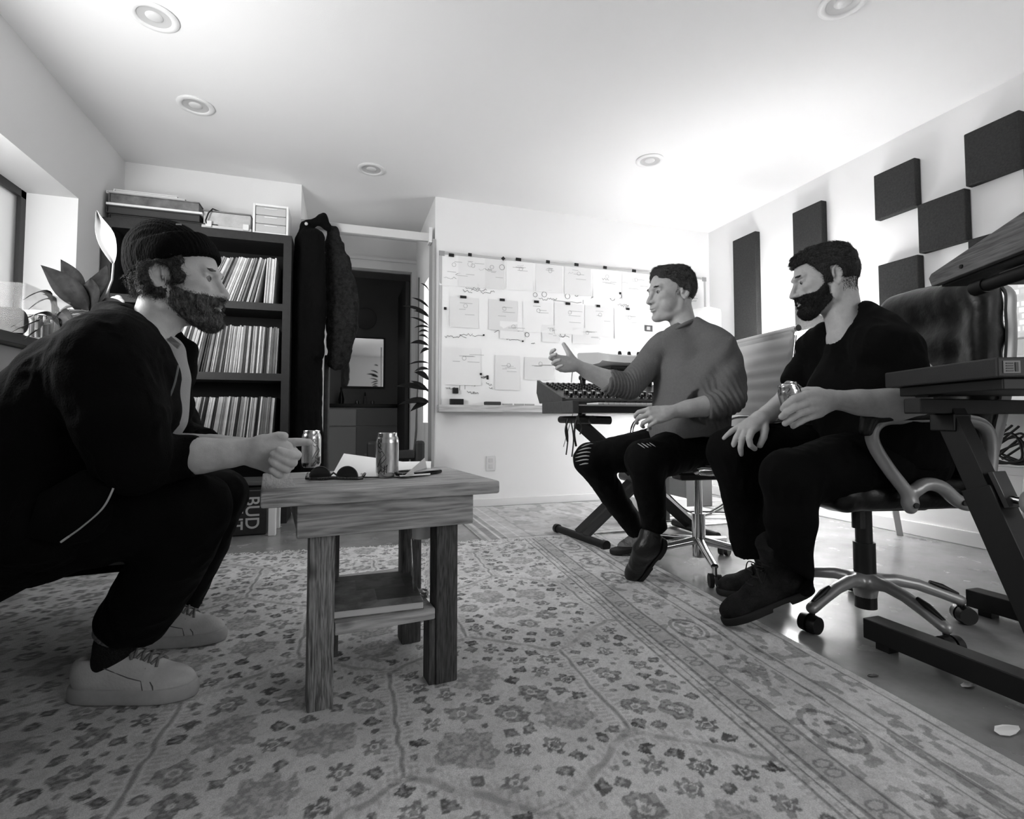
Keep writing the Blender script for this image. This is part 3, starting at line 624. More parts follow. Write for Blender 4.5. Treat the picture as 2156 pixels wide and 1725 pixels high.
m_sheet = [mat('sheet_%d' % i, v, .75) for i, v in enumerate((.93, .90, .875))]; m_print = mat('faint_print', .66, .8)
def sheet(x0, y0, x1, y1, label, grp, mi=0, rot=0., marks=3, dep=0.):
    a = wb(x0, y0); b = wb(x1, y1); c = (a + b) / 2; sx, sz = abs(b[0] - a[0]), abs(a[2] - b[2])
    o = thing('paper_sheet', label, 'paper', (c[0], WY + .0040 - dep, c[2] - sz / 2), 0, grp)
    n = 6; V = []; F = []
    for j in range(n + 1):
        for i in range(n + 1):
            u, v = i / n, j / n; cur = .007 * max(0, (1 - v) - .55) ** 2 * 4 * (abs(u - .5) * 1.2 + .3); V.append(((u - .5) * sx, -cur, v * sz))
    for j in range(n):
        for i in range(n): q = j * (n + 1) + i; F.append((q, q + 1, q + n + 2, q + n + 1))
    p = mesh('sheet', V, F, m_sheet[mi], o, smooth=True, local=True)
    mb = MB()
    for k in range(marks):
        zz = sz * (1 - .14 - .5 * rr.random()); xx = (rr.random() - .6) * sx * .5; wd = sx * (.15 + .3 * rr.random()); mb.bb((xx, -.0016, zz), (xx + wd, -.0010, zz + .003))
    cz = sz * .72; kk = .016; mb.tube([(kk * math.cos(q) + .01, -.0013, cz + kk * math.sin(q)) for q in np.linspace(0, 2 * PI, 9)], .0012, 4, cap=False)
    if marks: mb.build('print', m_print, o, local=True)
    return o
tops = [(950, 543), (990, 545), (1030, 548), (1091, 552), (1153, 556), (1213, 562), (1273, 568), (1334, 575)]
for i, (x, y) in enumerate(tops): sheet(x - 25, y - 6, x + 31, y + 62, 'white sheet, %s from the left in the top row on the whiteboard' % ordn(i + 1), 'sheets in the top row', i % 3, dep=.001 * (i % 2))
for i, (x, y) in enumerate(((975, 630), (1057, 636), (1129, 640), (1195, 644), (1259, 649), (1321, 655))): sheet(x - 28, y - 6, x + 32, y + 62, 'white sheet, %s from the left in the middle row on the whiteboard' % ordn(i + 1), 'sheets in the middle row', (i + 1) % 3, dep=.001 * (i % 2) + .0022)
for i, (x0, y0, x1, y1, L_) in enumerate(((936, 731, 1012, 812, 'large faint sheet low on the left of the whiteboard'), (1042, 748, 1094, 822, 'sheet with dotted drawings between two sheets low on the whiteboard'), (1104, 752, 1166, 801, 'wide sheet with a small figure low on the whiteboard near the hand'), (1052, 676, 1104, 716, 'small sheet under the middle row, second column of the whiteboard'), (1141, 684, 1176, 722, 'small sheet under the middle row, near the third column'), (1205, 690, 1262, 726, 'small sheet under the middle row, above the upper synthesizer'), (1436, 585, 1475, 665, 'sheet at the right end of the whiteboard beside the head'))):
    sheet(x0, y0, x1, y1, L_, 'loose sheets low on the whiteboard', i % 3, marks=5, dep=.0045)
m_mag = mat('black_magnet', .05, .4)
def magnet(i, x, y, w_=11, h_=6, rot=0., L_=None, dep=.009):
    c = wb(x, y); k = .0042
    o = MB().box((0, 0, 0), (w_ * k, .008, h_ * k), roty(rot), .002).build('magnet', m_mag); o.location = (c[0], WY - .0035, c[2])
    tag(o, L_, 'magnet', 'black magnets on the whiteboard')
for i, (x, y) in enumerate(((950, 538), (989, 537), (1059, 545), (1091, 547), (1153, 552), (1213, 558), (1273, 564), (1334, 571))):
    magnet(i, x, y, (10, 7, 6, 11, 8, 9, 8, 9)[i], 6, PI / 4 if i == 2 else .03, 'small black magnet, %s from the left in the top row' % ordn(i + 1))
for i, (x, y) in enumerate(((975, 626), (1057, 632), (1129, 636), (1195, 640), (1259, 645), (1321, 651))):
    magnet(i, x, y, (12, 10, 10, 10, 8, 8)[i], 5, .0, 'small black magnet, %s from the left in the middle row' % ordn(i + 1))
for x, y, s_, L_ in ((937, 650, 5, 'tiny square magnet at the left edge of the whiteboard'), (1305, 618, 4, 'tiny magnet right of the middle of the whiteboard'), (1018, 706, 3, 'tiny magnet on the lower left sketch line'), (1100, 719, 3, 'tiny magnet under the second column of sheets'), (1012, 788, 4, 'tiny magnet above the lower left drawing'), (1026, 795, 4, 'small upright magnet beside the lower left drawing')): magnet(0, x, y, s_, s_ if y != 795 else 8, 0, L_)
c = wb(958, 823); t = MB().box((0, 0, 0), (.045, .02, .045), None, .003).build('magnetic_clip', m_mag); t.location = (c[0], WY - .012, c[2]); tag(t, 'square black clip on the lower left of the whiteboard', 'clip')
c = wb(960, 839); t = MB().box((0, 0, 0), (.105, .035, .045), None, .003).box((0, -.018, -.006), (.03, .004, .03)).build('marker_holder', m_mag); t.location = (c[0], WY - .022, .8235); tag(t, 'black marker holder standing on the left end of the whiteboard ledge', 'marker holder')
c = wb(1034, 843); t = MB().box((0, 0, 0), (.13, .05, .026), None, .006).build('board_eraser', mat('eraser_felt', .25, .8)); t.location = (c[0], WY - .035, .814); tag(t, 'long dark whiteboard eraser on the ledge', 'eraser')
for i, x in enumerate((1066, 1090, 1112)):
    c = wb(x, 848); t = MB().cyl((-.04, 0, 0), (.04, 0, 0), .007, 10).build('marker', mat('grey_marker', .7, .4), smooth=True); t.location = (c[0], WY - .03, .8075); tag(t, 'pale marker on the whiteboard ledge, %s right of the eraser' % ordn(i + 1), 'marker', 'markers on the whiteboard ledge')
c = wb(1365, 692); t = thing('picture_card', 'small dark framed card on the whiteboard beside the grey sweater', 'card', (c[0], WY - .004, c[2] - .03))
MB().box((c[0], WY - .004, c[2]), (.075, .004, .055), None, .001).build('card', mat('dark_card', .3, .5), t)
MB().box((c[0] - .005, WY - .0065, c[2]), (.035, .001, .03)).build('card_picture', mat('pale_mark', .75, .5), t)
# outlet
c = onY(1033, 976, YB - .004)
t = thing('wall_outlet', 'white double power outlet low on the back wall', 'outlet', (c[0], YB - .004, c[2] - .06))
MB().box((c[0], YB - .004, c[2]), (.075, .008, .118), None, .003).build('cover_plate', mat('outlet_white', .84, .4), t)
for dz in (.024, -.024):
    so = MB().box((c[0], YB - .0095, c[2] + dz), (.034, .003, .03), None, .004).build('socket', mat('outlet_socket', .8, .4), t)
# ================================================================== ACOUSTIC PANELS on the right wall
m_foam = mat('acoustic_felt', .22, .95, bump=.5, bscale=350, var=.03, vscale=90)
pan = [((3.37, 3.63), (1.35, 2.235), 'tall dark acoustic panel nearest the far corner'), ((2.75, 3.0), (1.35, 2.24), 'tall dark acoustic panel behind the head of the man in black'),
       ((2.12, 2.37), (1.95, 2.24), 'square dark panel, upper left of the checkered group'), ((1.62, 1.865), (1.95, 2.24), 'square dark panel highest at the right edge of the photo'),
       ((1.87, 2.115), (1.66, 1.948), 'square dark panel in the middle of the checkered group'), ((2.12, 2.36), (1.37, 1.658), 'square dark panel just above the black leather chair'),
       ((1.62, 1.865), (1.37, 1.658), 'square dark panel half hidden by the upper wooden synthesizer'), ((1.37, 1.615), (1.66, 1.948), 'square dark panel cut off by the right edge, below the highest one')]
for (y0, y1), (z0, z1), L_ in pan:
    o = MB().bb((3.198, y0, z0), (3.249, y1, z1), .006).build('acoustic_panel', m_foam); tag(o, L_, 'acoustic panel', 'dark acoustic panels on the right wall')
# ================================================================== RUGS
def hexd(x, y, w_, e_, s_):
    """distance to the edges of an offset hexagon lattice: cell width w_, vertical edge e_, zigzag rise s_"""
    best = np.full(x.shape, 9.); H = e_ + s_
    row = np.floor(y / H).astype(int); Dx = np.full(x.shape, 9.)
    for r in (-1, 0, 1):
        rr_ = row + r; off = (rr_ % 2) * w_ / 2; yc = rr_ * H
        # vertical edges at x = off + k*w, y in [yc, yc+e]
        dx = np.abs((x - off + w_ / 2) % w_ - w_ / 2); dy = np.maximum(np.abs(y - yc - e_ / 2) - e_ / 2, 0)
        Dx = np.minimum(Dx, np.hypot(dx, dy))
        # zigzag between yc+e and yc+e+s : from x=off+k*w (low) to x=off+(k+.5)*w (high)
        u = np.abs((x - off + w_ / 2) % w_ - w_ / 2); a = np.stack([u, y - yc - e_], -1); d = np.array([w_ / 2, s_]); t = np.clip((a @ d) / (d @ d), 0, 1)
        best = np.minimum(best, np.hypot(a[..., 0] - t * d[0], a[..., 1] - t * d[1]))
    return Dx, best
RA = math.radians(-4.6); RO = np.array([1.446, 2.775]); re_ = np.array([math.cos(RA), math.sin(RA)]); rn = np.array([-math.sin(RA), math.cos(RA)])
def rug_pattern(u, v):
    """u: metres from the right edge, v: metres from the far edge -> tone 0..1 (1 = light wool)"""
    P2 = np.stack([u, v, np.zeros_like(u)], -1); tone = np.full(u.shape, .86)
    tone += .05 * vnoise(P2 * 9, 1) + .03 * vnoise(P2 * 28, 2)
    rs = np.random.RandomState(5)
    a = math.radians(3.4); U = (u - 1.0) * math.cos(a) + (v - 1.5) * math.sin(a) + 1.0; Vv = -(u - 1.0) * math.sin(a) + (v - 1.5) * math.cos(a) + 1.5
    jx = U + .006 * vnoise(P2 * 26, 4); jy = Vv + .010 * vnoise(P2 * 20, 5)
    dv, dz = hexd(jx - .716, jy - 1.42 + 4 * .585, .487, .41, .175); dh = np.minimum(dv, dz)
    field = (u > .46)
    fu = (U - .716)
    def dark(m, amt): nonlocal tone; tone = tone - amt * m
    ss = lambda e0, e1, x: np.clip((x - e0) / (e1 - e0), 0, 1) ** 2 * (3 - 2 * np.clip((x - e0) / (e1 - e0), 0, 1))
    dark(field * (1 - ss(.0025, .007, dv)) * .9, .27); dark(field * (1 - ss(.003, .013, dz)) * (.45 + .55 * (vnoise(P2 * 40, 6) > -.15)) * (dv > .006), .20)
    comb = (np.abs(((jy if True else jx) * 62) % 1 - .5) < .26) & (dv > .012) & (dv < .034); dark(field * comb, .09)
    comb2 = (np.abs((jx * 62) % 1 - .5) < .26) & (dz > .012) & (dz < .030); dark(field * comb2, .07)
    # motif scatter (dart throwing), kept away from the lattice lines
    W_, H_ = u.max() + .05, v.max() + .05
    occ = []
    cell = {}
    def try_put(r, n, dmin):
        for _ in range(n):
            x, y = rs.rand() * (W_ - .44) + .44, rs.rand() * H_
            ux = (x - 1.0) * math.cos(a) + (y - 1.5) * math.sin(a) + 1.0; vy = -(x - 1.0) * math.sin(a) + (y - 1.5) * math.cos(a) + 1.5
            d0, d1 = hexd(np.array([ux - .716]), np.array([vy - 1.42 + 4 * .585]), .487, .41, .175)
            if min(d0[0], d1[0]) < r + dmin or x < .46 + r: continue
            key = (int(x / .15), int(y / .15)); ok = True
            for i in (-1, 0, 1):
                for j in (-1, 0, 1):
                    for (px, py, pr) in cell.get((key[0] + i, key[1] + j), ()):
                        if math.hypot(px - x, py - y) < pr + r + .005: ok = False; break
                    if not ok: break
                if not ok: break
            if ok: cell.setdefault(key, []).append((x, y, r)); occ.append((x, y, r, rs.rand(), rs.rand(), rs.randint(0, 5)))
    try_put(.070, 260, .03); try_put(.042, 900, .018); try_put(.030, 2600, .016); try_put(.0185, 9000, .012); try_put(.011, 14000, .012)
    du = u[1, 0] - u[0, 0] if u.shape[0] > 1 else .01; dvv = v[0, 1] - v[0, 0]; n0, n1 = u.shape
    fine = vnoise(P2 * 150, 8); mid = vnoise(P2 * 60, 9)
    for (x, y, r, q1, q2, kind) in occ:
        i0, i1 = int((x - 1.5 * r - u[0, 0]) / du), int((x + 1.5 * r - u[0, 0]) / du) + 1; j0, j1 = int((y - 1.5 * r - v[0, 0]) / dvv), int((y + 1.5 * r - v[0, 0]) / dvv) + 1
        i0, j0 = max(i0, 0), max(j0, 0)
        if i1 <= i0 or j1 <= j0 or i0 >= n0 or j0 >= n1: continue
        S = (slice(i0, i1), slice(j0, j1)); X = u[S] - x; Y = v[S] - y; ca, sa = math.cos(q1 * 6.3), math.sin(q1 * 6.3); A = X * ca + Y * sa; B = -X * sa + Y * ca
        ang = np.arctan2(B, A); rho = np.hypot(A, B * (1.0 + .25 * q2)) / r + .26 * mid[S]
        if r > .05: m = (rho < .95 + .06 * np.cos(ang * 8)) * (.50 + .35 * (fine[S] > -.1)) * (1 - .55 * (rho < .22)); amt = .24
        elif r > .035: m = ((rho < .92 + .12 * np.cos(ang * 6)) & (rho > .34)) * (.65 + .35 * (fine[S] > 0)) + (rho < .18) * .7; amt = .27 + .10 * q2
        elif r > .025:
            m = ((np.abs(np.sin(ang * (2 + kind % 2))) * rho < .62) & (rho < .98) & ~((rho > .30) & (rho < .42))) * (.7 + .3 * (fine[S] > 0)); amt = .30 + .12 * q1
        elif r > .015: m = (np.maximum(np.abs(A), np.abs(B)) / r + .32 * mid[S] < .80) * (.6 + .4 * (fine[S] > -.2)) * (1 - .35 * (rho < .25)); amt = .32 + .20 * q2
        else: m = (rho < .85) * (.6 + .4 * (fine[S] > 0)); amt = .24 + .18 * q2
        tone[S] -= amt * m * (u[S] > .455)
    # border bands
    def line(c, wd, amt): dark((1 - ss(wd * .5, wd, np.abs(u - c))) * 1., amt)
    bz = (u < .455); tone[bz] = (.84 + .04 * vnoise(P2 * 12, 11) + .04 * vnoise(P2 * 60, 12))[bz]
    tone = np.where((u > .345) & (u < .41), tone - .09, tone)
    for c, wd in ((.145, .006), (.19, .004), (.343, .006), (.410, .006), (.432, .0035), (.455, .005), (.03, .004)): line(c + .003 * vnoise(P2 * 8, 13), wd, .26)
    # medallions in the main border, alternate with lozenges
    vm = (v + .05) % .56 - .28
    d = np.hypot((u - .265) / .055, vm / .085); dark(((d < 1) & (d > .80)) * 1., .22); dark(((d < .7) & (vnoise(P2 * 70, 14) > .05)) * 1., .20)
    vm2 = (v + .05 + .28) % .56 - .28; d = np.abs(u - .265) / .06 + np.abs(vm2) / .10; dark(((d < 1) & (vnoise(P2 * 80, 15) > -.05)) * 1., .18)
    dark(((u > .20) & (u < .34)) * (vnoise(P2 * np.array([55, 45, 1]), 16) > .28) * 1., .17)
    dark(((u > .03) & (u < .14)) * (vnoise(P2 * np.array([50, 42, 1]), 17) > .22) * 1., .19)
    dark(((u > .148) & (u < .19)) * (vnoise(P2 * np.array([20, 9, 1]), 18) > .0) * (.5 + .5 * (vnoise(P2 * 80, 19) > 0)), .24)
    vm3 = (v % .115) - .0575; d = np.hypot((u - .377) / .022, (np.abs(vm3) - .014) / .014); dark(((d < 1) & (d > .62)) * 1., .17)
    dark(((u > .41) & (u < .455)) * (vnoise(P2 * 90, 20) > .35) * 1., .12)
    tone -= .05 * (fine > .25)
    return np.clip(tone, .08, .95)
def wool_mat(name, attr, rough=.95):
    m = bpy.data.materials.new(name); m.use_nodes = True; nt = m.node_tree; N = nt.nodes; L = nt.links; b = N['Principled BSDF']; b.inputs['Roughness'].default_value = rough
    b.inputs['Specular IOR Level'].default_value = .15; b.inputs['Sheen Weight'].default_value = .15
    at = N.new('ShaderNodeAttribute'); at.attribute_name = attr
    tc = N.new('ShaderNodeTexCoord'); n = N.new('ShaderNodeTexNoise'); n.inputs['Scale'].default_value = 420; n.inputs['Detail'].default_value = 3; L.new(tc.outputs['Object'], n.inputs['Vector'])
    mr = N.new('ShaderNodeMapRange'); mr.inputs[1].default_value = .3; mr.inputs[2].default_value = .7; mr.inputs[3].default_value = .78; mr.inputs[4].default_value = 1.12; L.new(n.outputs[0], mr.inputs[0])
    mx = N.new('ShaderNodeMixRGB'); mx.blend_type = 'MULTIPLY'; mx.inputs[0].default_value = 1.; L.new(at.outputs['Color'], mx.inputs[1]); L.new(mr.outputs[0], mx.inputs[2]); L.new(mx.outputs[0], b.inputs['Base Color'])
    bp = N.new('ShaderNodeBump'); bp.inputs['Strength'].default_value = .7; bp.inputs['Distance'].default_value = .003; L.new(n.outputs[0], bp.inputs['Height']); L.new(bp.outputs[0], b.inputs['Normal'])
    return m
def grid_rug(name, us, vs, tone_f, place, th, m, parent):
    nu, nv = len(us), len(vs); U, V_ = np.meshgrid(us, vs, indexing='ij'); tone = tone_f(U, V_)
    X, Y = place(U, V_); Z = np.full(U.shape, th) + .0015 * vnoise(np.stack([U * 6, V_ * 6, U * 0], -1), 3)
    V = np.stack([X, Y, Z], -1).reshape(-1, 3); I = np.arange(nu * nv).reshape(nu, nv)
    Q = np.stack([I[:-1, :-1], I[1:, :-1], I[1:, 1:], I[:-1, 1:]], -1).reshape(-1, 4)
    n = len(V); rim = np.concatenate([I[:, 0], I[-1, 1:], I[::-1, -1][1:], I[0, ::-1][1:-1]]); B = V[rim].copy(); B[:, 2] = .0005
    nb = len(rim); k = np.arange(nb); Qs = np.stack([rim[k], rim[(k + 1) % nb], n + (k + 1) % nb, n + k], -1)
    nz = np.cross(V[Q[0, 1]] - V[Q[0, 0]], V[Q[0, 3]] - V[Q[0, 0]])[2]
    if nz < 0: Q = Q[:, ::-1]; Qs = Qs[:, ::-1]
    VV = np.concatenate([V, B]); o = mesh(name, VV, np.concatenate([Q, Qs]), m, parent, smooth=True)
    t = tone.reshape(-1); t = np.concatenate([t, t[rim]]); t = np.where(t <= .04045, t / 12.92, ((t + .055) / 1.055) ** 2.4)
    ca = o.data.color_attributes.new('tone', 'FLOAT_COLOR', 'POINT'); c = np.ones((len(t), 4), dtype=np.float32); c[:, :3] = t[:, None]; ca.data.foreach_set('color', c.ravel()); return o
m_wool = wool_mat('rug_wool', 'tone')
def rplace(U, V_): return RO[0] - U * re_[0] - V_ * rn[0], RO[1] - U * re_[1] - V_ * rn[1]
rug = thing('area_rug', 'large pale Persian style rug with hexagon lattice and dark flower motifs under the table', 'rug', (0.2, 1.3, 0))
us = np.concatenate([np.arange(0, 1.9, .0036), np.arange(1.9, 2.66, .008)]); vs = np.concatenate([np.arange(0, .8, .006), np.arange(.8, 2.35, .0036), np.arange(2.35, 2.6, .02)])
def tone_rect(U, V_):
    # evaluate on a regular grid and sample
    ug = np.arange(0, U.max() + .005, .0036); vg = np.arange(0, V_.max() + .005, .0036); UG, VG = np.meshgrid(ug, vg, indexing='ij'); T = rug_pattern(UG, VG)
    return T[np.clip((U / .0036).round().astype(int), 0, len(ug) - 1), np.clip((V_ / .0036).round().astype(int), 0, len(vg) - 1)]
grid_rug('rug_pile', us, vs, tone_rect, rplace, .011, m_wool, rug)
m_fr = mat('rug_fringe', .84, .9); mb = MB(); rr = random.Random(3)
for k in range(396):
    u = k * .0067; x, y = rplace(np.array([u]), np.array([0.])); b = np.array([x[0], y[0], .007]); l = .03 + .035 * rr.random(); s_ = rr.uniform(-.02, .02)
    mb.tube([b, b + np.array([s_ * .4, l * .5, .003 * rr.random()]), b + np.array([s_, l, -.003])], [.0024, .002, .001], 4, cap=False)
o = mb.build('fringe', m_fr, rug); o['kind'] = 'stuff'
rug2 = thing('runner_rug', 'smaller faded striped edge rug lying behind the large rug by the back wall', 'rug', (1.7, 3.3, 0))
def tone2(U, V_):
    P2 = np.stack([U, V_, U * 0], -1); t = .76 + .05 * vnoise(P2 * 10, 31) + .05 * vnoise(P2 * 45, 32)
    for a, b, d in ((.0, .03, .14), (.05, .10, .20), (.10, .112, -.1), (.115, .15, .16), (.15, .157, -.08), (.22, .228, -.10), (.30, .31, .12)): t = t - d * ((U > a) & (U < b)) - .0
    for a, b, d in ((.04, .07, .12), (.12, .13, .1), (.22, .23, .08)): t = t - d * ((V_ > a) & (V_ < b)) * (U > .12)
    t = t - .10 * (vnoise(P2 * np.array([26, 12, 1]), 33) > .35) * (U > .31) - .06 * (np.abs((U * 3 + V_ * 4.) % 1 - .5) < .03) * (U > .31); return np.clip(t, .1, .95)
grid_rug('rug_pile', np.arange(0, 1.9, .008), np.arange(0, 1.12, .008), tone2, lambda U, V_: (.76 + U, 2.83 + V_), .007, m_wool, rug2)
# ================================================================== WOODEN SIDE TABLE
TZ = .53; ty = math.radians(7.0); TF = np.array([-.166, 1.232]); Rt = rotz(ty)
tb = thing('side_table', 'rough wooden side table with a lower shelf standing on the rug', 'table', (.14, 1.48, .011))
wA = woodmat('reclaimed_wood_x', .61, .12, 0, 16); wB = woodmat('reclaimed_wood_top', .60, .07, 1, 30, knots=False); wL = woodmat('weathered_leg_wood', .43, .17, 2, 26, rings=1.3); wL2 = woodmat('dark_leg_wood', .24, .10, 2, 30, rings=1.)
wS = woodmat('shelf_wood', .66, .10, 0, 14)
def tpt(x, y, z): p = Rt @ np.array([x, y, 0]); return np.array([TF[0] + p[0], TF[1] + p[1], z])
def tbox(mb, x0, y0, z0, x1, y1, z1, bev=.003): mb.box(tpt((x0 + x1) / 2, (y0 + y1) / 2, (z0 + z1) / 2), (x1 - x0, y1 - y0, z1 - z0), Rt, bev); return mb
def tmesh(name, boxes, m, bev=.004):
    """part in the table's own axes so the grain follows the boards"""
    mb = MB()
    for b in boxes: mb.bb(b[:3], b[3:], bev)
    o = mb.build(name, m, None, smooth=35); o.parent = tb
    o.matrix_parent_inverse = PM(tb).inverted(); o.location = (TF[0], TF[1], 0); o.rotation_euler = (0, 0, ty); return o
TW, TD = .562, .46
tp = tmesh('tabletop', [(0, 0, TZ - .033, TW, .085, TZ)] + [(0, .087 + k * .093, TZ - .033, TW, .087 + (k + 1) * .093 - .0015, TZ - .0005) for k in range(4)], wA, .006)
tmesh('tabletop_end_board', [(-.0, .0868, TZ - .0325, .075, TD + .001, TZ + .0006)], wB, .004)
tmesh('apron', [(.075, .035, TZ - .112, TW - .06, .062, TZ - .034), (.075, TD - .06, TZ - .112, TW - .06, TD - .035, TZ - .034), (.078, .0625, TZ - .112, .10, TD - .0605, TZ - .034), (TW - .085, .0625, TZ - .112, TW - .063, TD - .0605, TZ - .034)], woodmat('apron_wood', .61, .14, 0, 12), .005)
tmesh('leg', [(.105, .0655, .011, .163, .13, TZ - .034)], wL, .004)
tmesh('leg', [(.412, .0655, .011, .470, .13, TZ - .034)], wL2, .004)
tmesh('leg', [(.150, TD - .125, .011, .205, TD - .0625, TZ - .034)], wL2, .004)
tmesh('leg', [(.388, TD - .125, .011, .446, TD - .0625, TZ - .034)], wL2, .004)
tmesh('lower_shelf', [(.1645, .068, .176, .4105, .20, .205), (.1645, .202, .176, .4105, .33, .205), (.1645, .332, .176, .4105, TD + .01, .205)], wS, .004)
tmesh('shelf_cleat', [(.395, .0705, .011, .4112, .126, .175)], wL2, .002)
# ---- items on the table
m_can = mat('can_aluminium', .80, .2, metal=1., bump=.02, bscale=200); m_canp = mat('can_print', .74, .26, metal=.85, var=.14, vscale=60, stretch=(1, 1, .25)); m_ink = mat('script_ink', .08, .5)
def can(name, label, c, rz=0., tilt=None, word=None, print_=True):
    t = thing(name, label, 'can', c, rz, 'slim drink cans'); r, h = .0305, .122
    prof = [(0, .006), (.021, .004), (.024, 0), (.0275, .004), (r, .014), (r, h - .022), (.0285, h - .014), (.0255, h - .007), (.0262, h - .002), (.0252, h), (.0242, h - .002), (.0238, h - .006), (0, h - .006)]
    MB().lathe(prof, (0, 0, 0), 48, cap=False).build('can_body', m_can, t, smooth=35, local=True)
    MB().lathe([(r + .0002, .016), (r + .0002, h - .026)], (0, 0, 0), 48, cap=False).build('printed_wrap', m_canp, t, smooth=60, local=True)
    tab = MB().box((0, .006, h - .003), (.016, .024, .0016), None, .0008).build('pull_tab', m_can, t, local=True)
    # vertical script lettering wrapped on the wall, read bottom to top
    if word:
        mb = MB(); rr_ = r + .0006
        def S(pts, w_=.0009):
            mb.tube([(rr_ * math.cos(a), rr_ * math.sin(a), z) for a, z in pts], w_, 5)
        for z0, st in ((.078, [(-.22, .004), (-.34, .012), (-.22, .018), (-.12, .010), (-.2, .003), (-.06, .0)]), (.058, [(-.3, .016), (-.18, .010), (-.05, .016), (.1, .006)]), (.030, [(-.35, .0), (-.15, .020), (.12, .034), (.2, .024), (.0, .012), (-.22, .006), (.1, -.004), (.3, .006)]), (.012, [(-.3, .0), (-.1, .012), (.0, .004), (.2, .014)]), (.018, [(.10, -.008), (.12, .016)]), (.018, [(.24, -.004), (.26, .018)]), (.084, [(-.3, .020), (-.1, .03)])):
            S([(a * 1.5 - .35 + PI * 0, z0 + z) for a, z in st])
        o = mb.build('script_lettering', m_ink, t, local=True); o.rotation_euler = (0, 0, -PI / 2 - .15)
    return t
c = onZ(815, 1005, TZ); can('drink_can', 'slim silver drink can in front, right of the sunglasses on the wooden table', (c[0], c[1], TZ), .0, word=True)
c = onZ(655, 984, TZ); can('drink_can', 'slim silver drink can behind the sunglasses, by the clasped hands', (c[0], c[1], TZ), 1.2, word=True)
# sunglasses lying upside down on the brow bar
m_tort = mat('tortoise_frame', .12, .2, var=.10, vscale=90, coat=.6); m_lens = mat('dark_lens', .03, .08, coat=.5)
sg = onZ(702, 1014, TZ); SGx, SGy = sg[0], sg[1]; sa = math.radians(-14)
t = thing('sunglasses', 'round dark tortoiseshell sunglasses resting upside down at the table front edge', 'sunglasses', (SGx, SGy, TZ), sa)
mb = MB(); mb.tube([(-.071, .012, .007), (-.06, .002, .007), (-.03, -.001, .007), (0, -.002, .009), (.03, -.001, .007), (.06, .002, .007), (.071, .012, .007)], .0048, 8)
mb.build('brow_bar', m_tort, t, smooth=50, local=True)
for sx in (-1, 1):
    cx_ = sx * .034; prof = [(cx_ + .0265 * math.cos(a), .0105 + .0265 * max(0, math.sin(a)) * 1.02) for a in np.linspace(0, PI, 18)]
    V = [(x, .001, z) for x, z in prof] + [(x, .0035, z) for x, z in prof]; n = len(prof)
    F = [tuple(range(n)), tuple(range(n, 2 * n))[::-1]] + [(i, (i + 1) % n, n + (i + 1) % n, n + i) for i in range(n)]
    MB().add(V, F).build('lens', m_lens, t, local=True)
    MB().tube([(x, .002, z) for x, z in prof], .0019, 8).build('rim', m_tort, t, smooth=50, local=True)
    MB().tube([(sx * .071, .012, .009), (sx * .073, .03, .016), (sx * .062, .075, .008), (sx * .045, .12, .006)] if sx > 0 else [(sx * .071, .012, .009), (sx * .074, .03, .017), (sx * .066, .08, .008), (sx * .05, .125, .006)], [.004, .0035, .003, .0028], 8).build('temple', m_tort, t, smooth=50, local=True)
MB().tube([(-.008, .0015, .016), (0, 0, .022), (.008, .0015, .016)], .0026, 8).build('bridge', m_tort, t, smooth=50, local=True)
# papers on the table
m_pap = mat('white_paper', .93, .7)
def card(name, label, pts, grp=None, cat='paper', m=m_pap, th=.0008):
    c = np.mean(pts, axis=0); t = MB().add(list(pts), [tuple(range(len(pts)))]).build(name, m); tag(t, label, cat, grp); solid(t, th); return t
card('paper_sheet', 'sheet of paper tilted up between the sunglasses and the front can', [onZ(697, 1004, TZ + .004), onZ(862, 1003, TZ + .004), P(846, 972, 1.75), P(724, 955, 1.66)], m=m_pap)
card('paper_sheet', 'sheet of paper standing folded behind the front can', [onZ(842, 1004, TZ + .006), onZ(906, 1000, TZ + .003), P(908, 972, 1.72), P(832, 973, 1.74)])
card('folded_leaflet', 'small folded leaflet corner raised beside the front can', [onZ(852, 1001, TZ + .012), P(901, 998, 1.56), P(894, 964, 1.60)], cat='leaflet', m=mat('leaflet', .74, .7))
c = onZ(872, 1000, TZ); t = MB().box((c[0], c[1], TZ + .007), (.078, .15, .012), rotz(-1.0), .005).build('phone', mat('black_glass', .04, .12, coat=.6), smooth=True); tag(t, 'black phone lying flat right of the front can', 'phone')
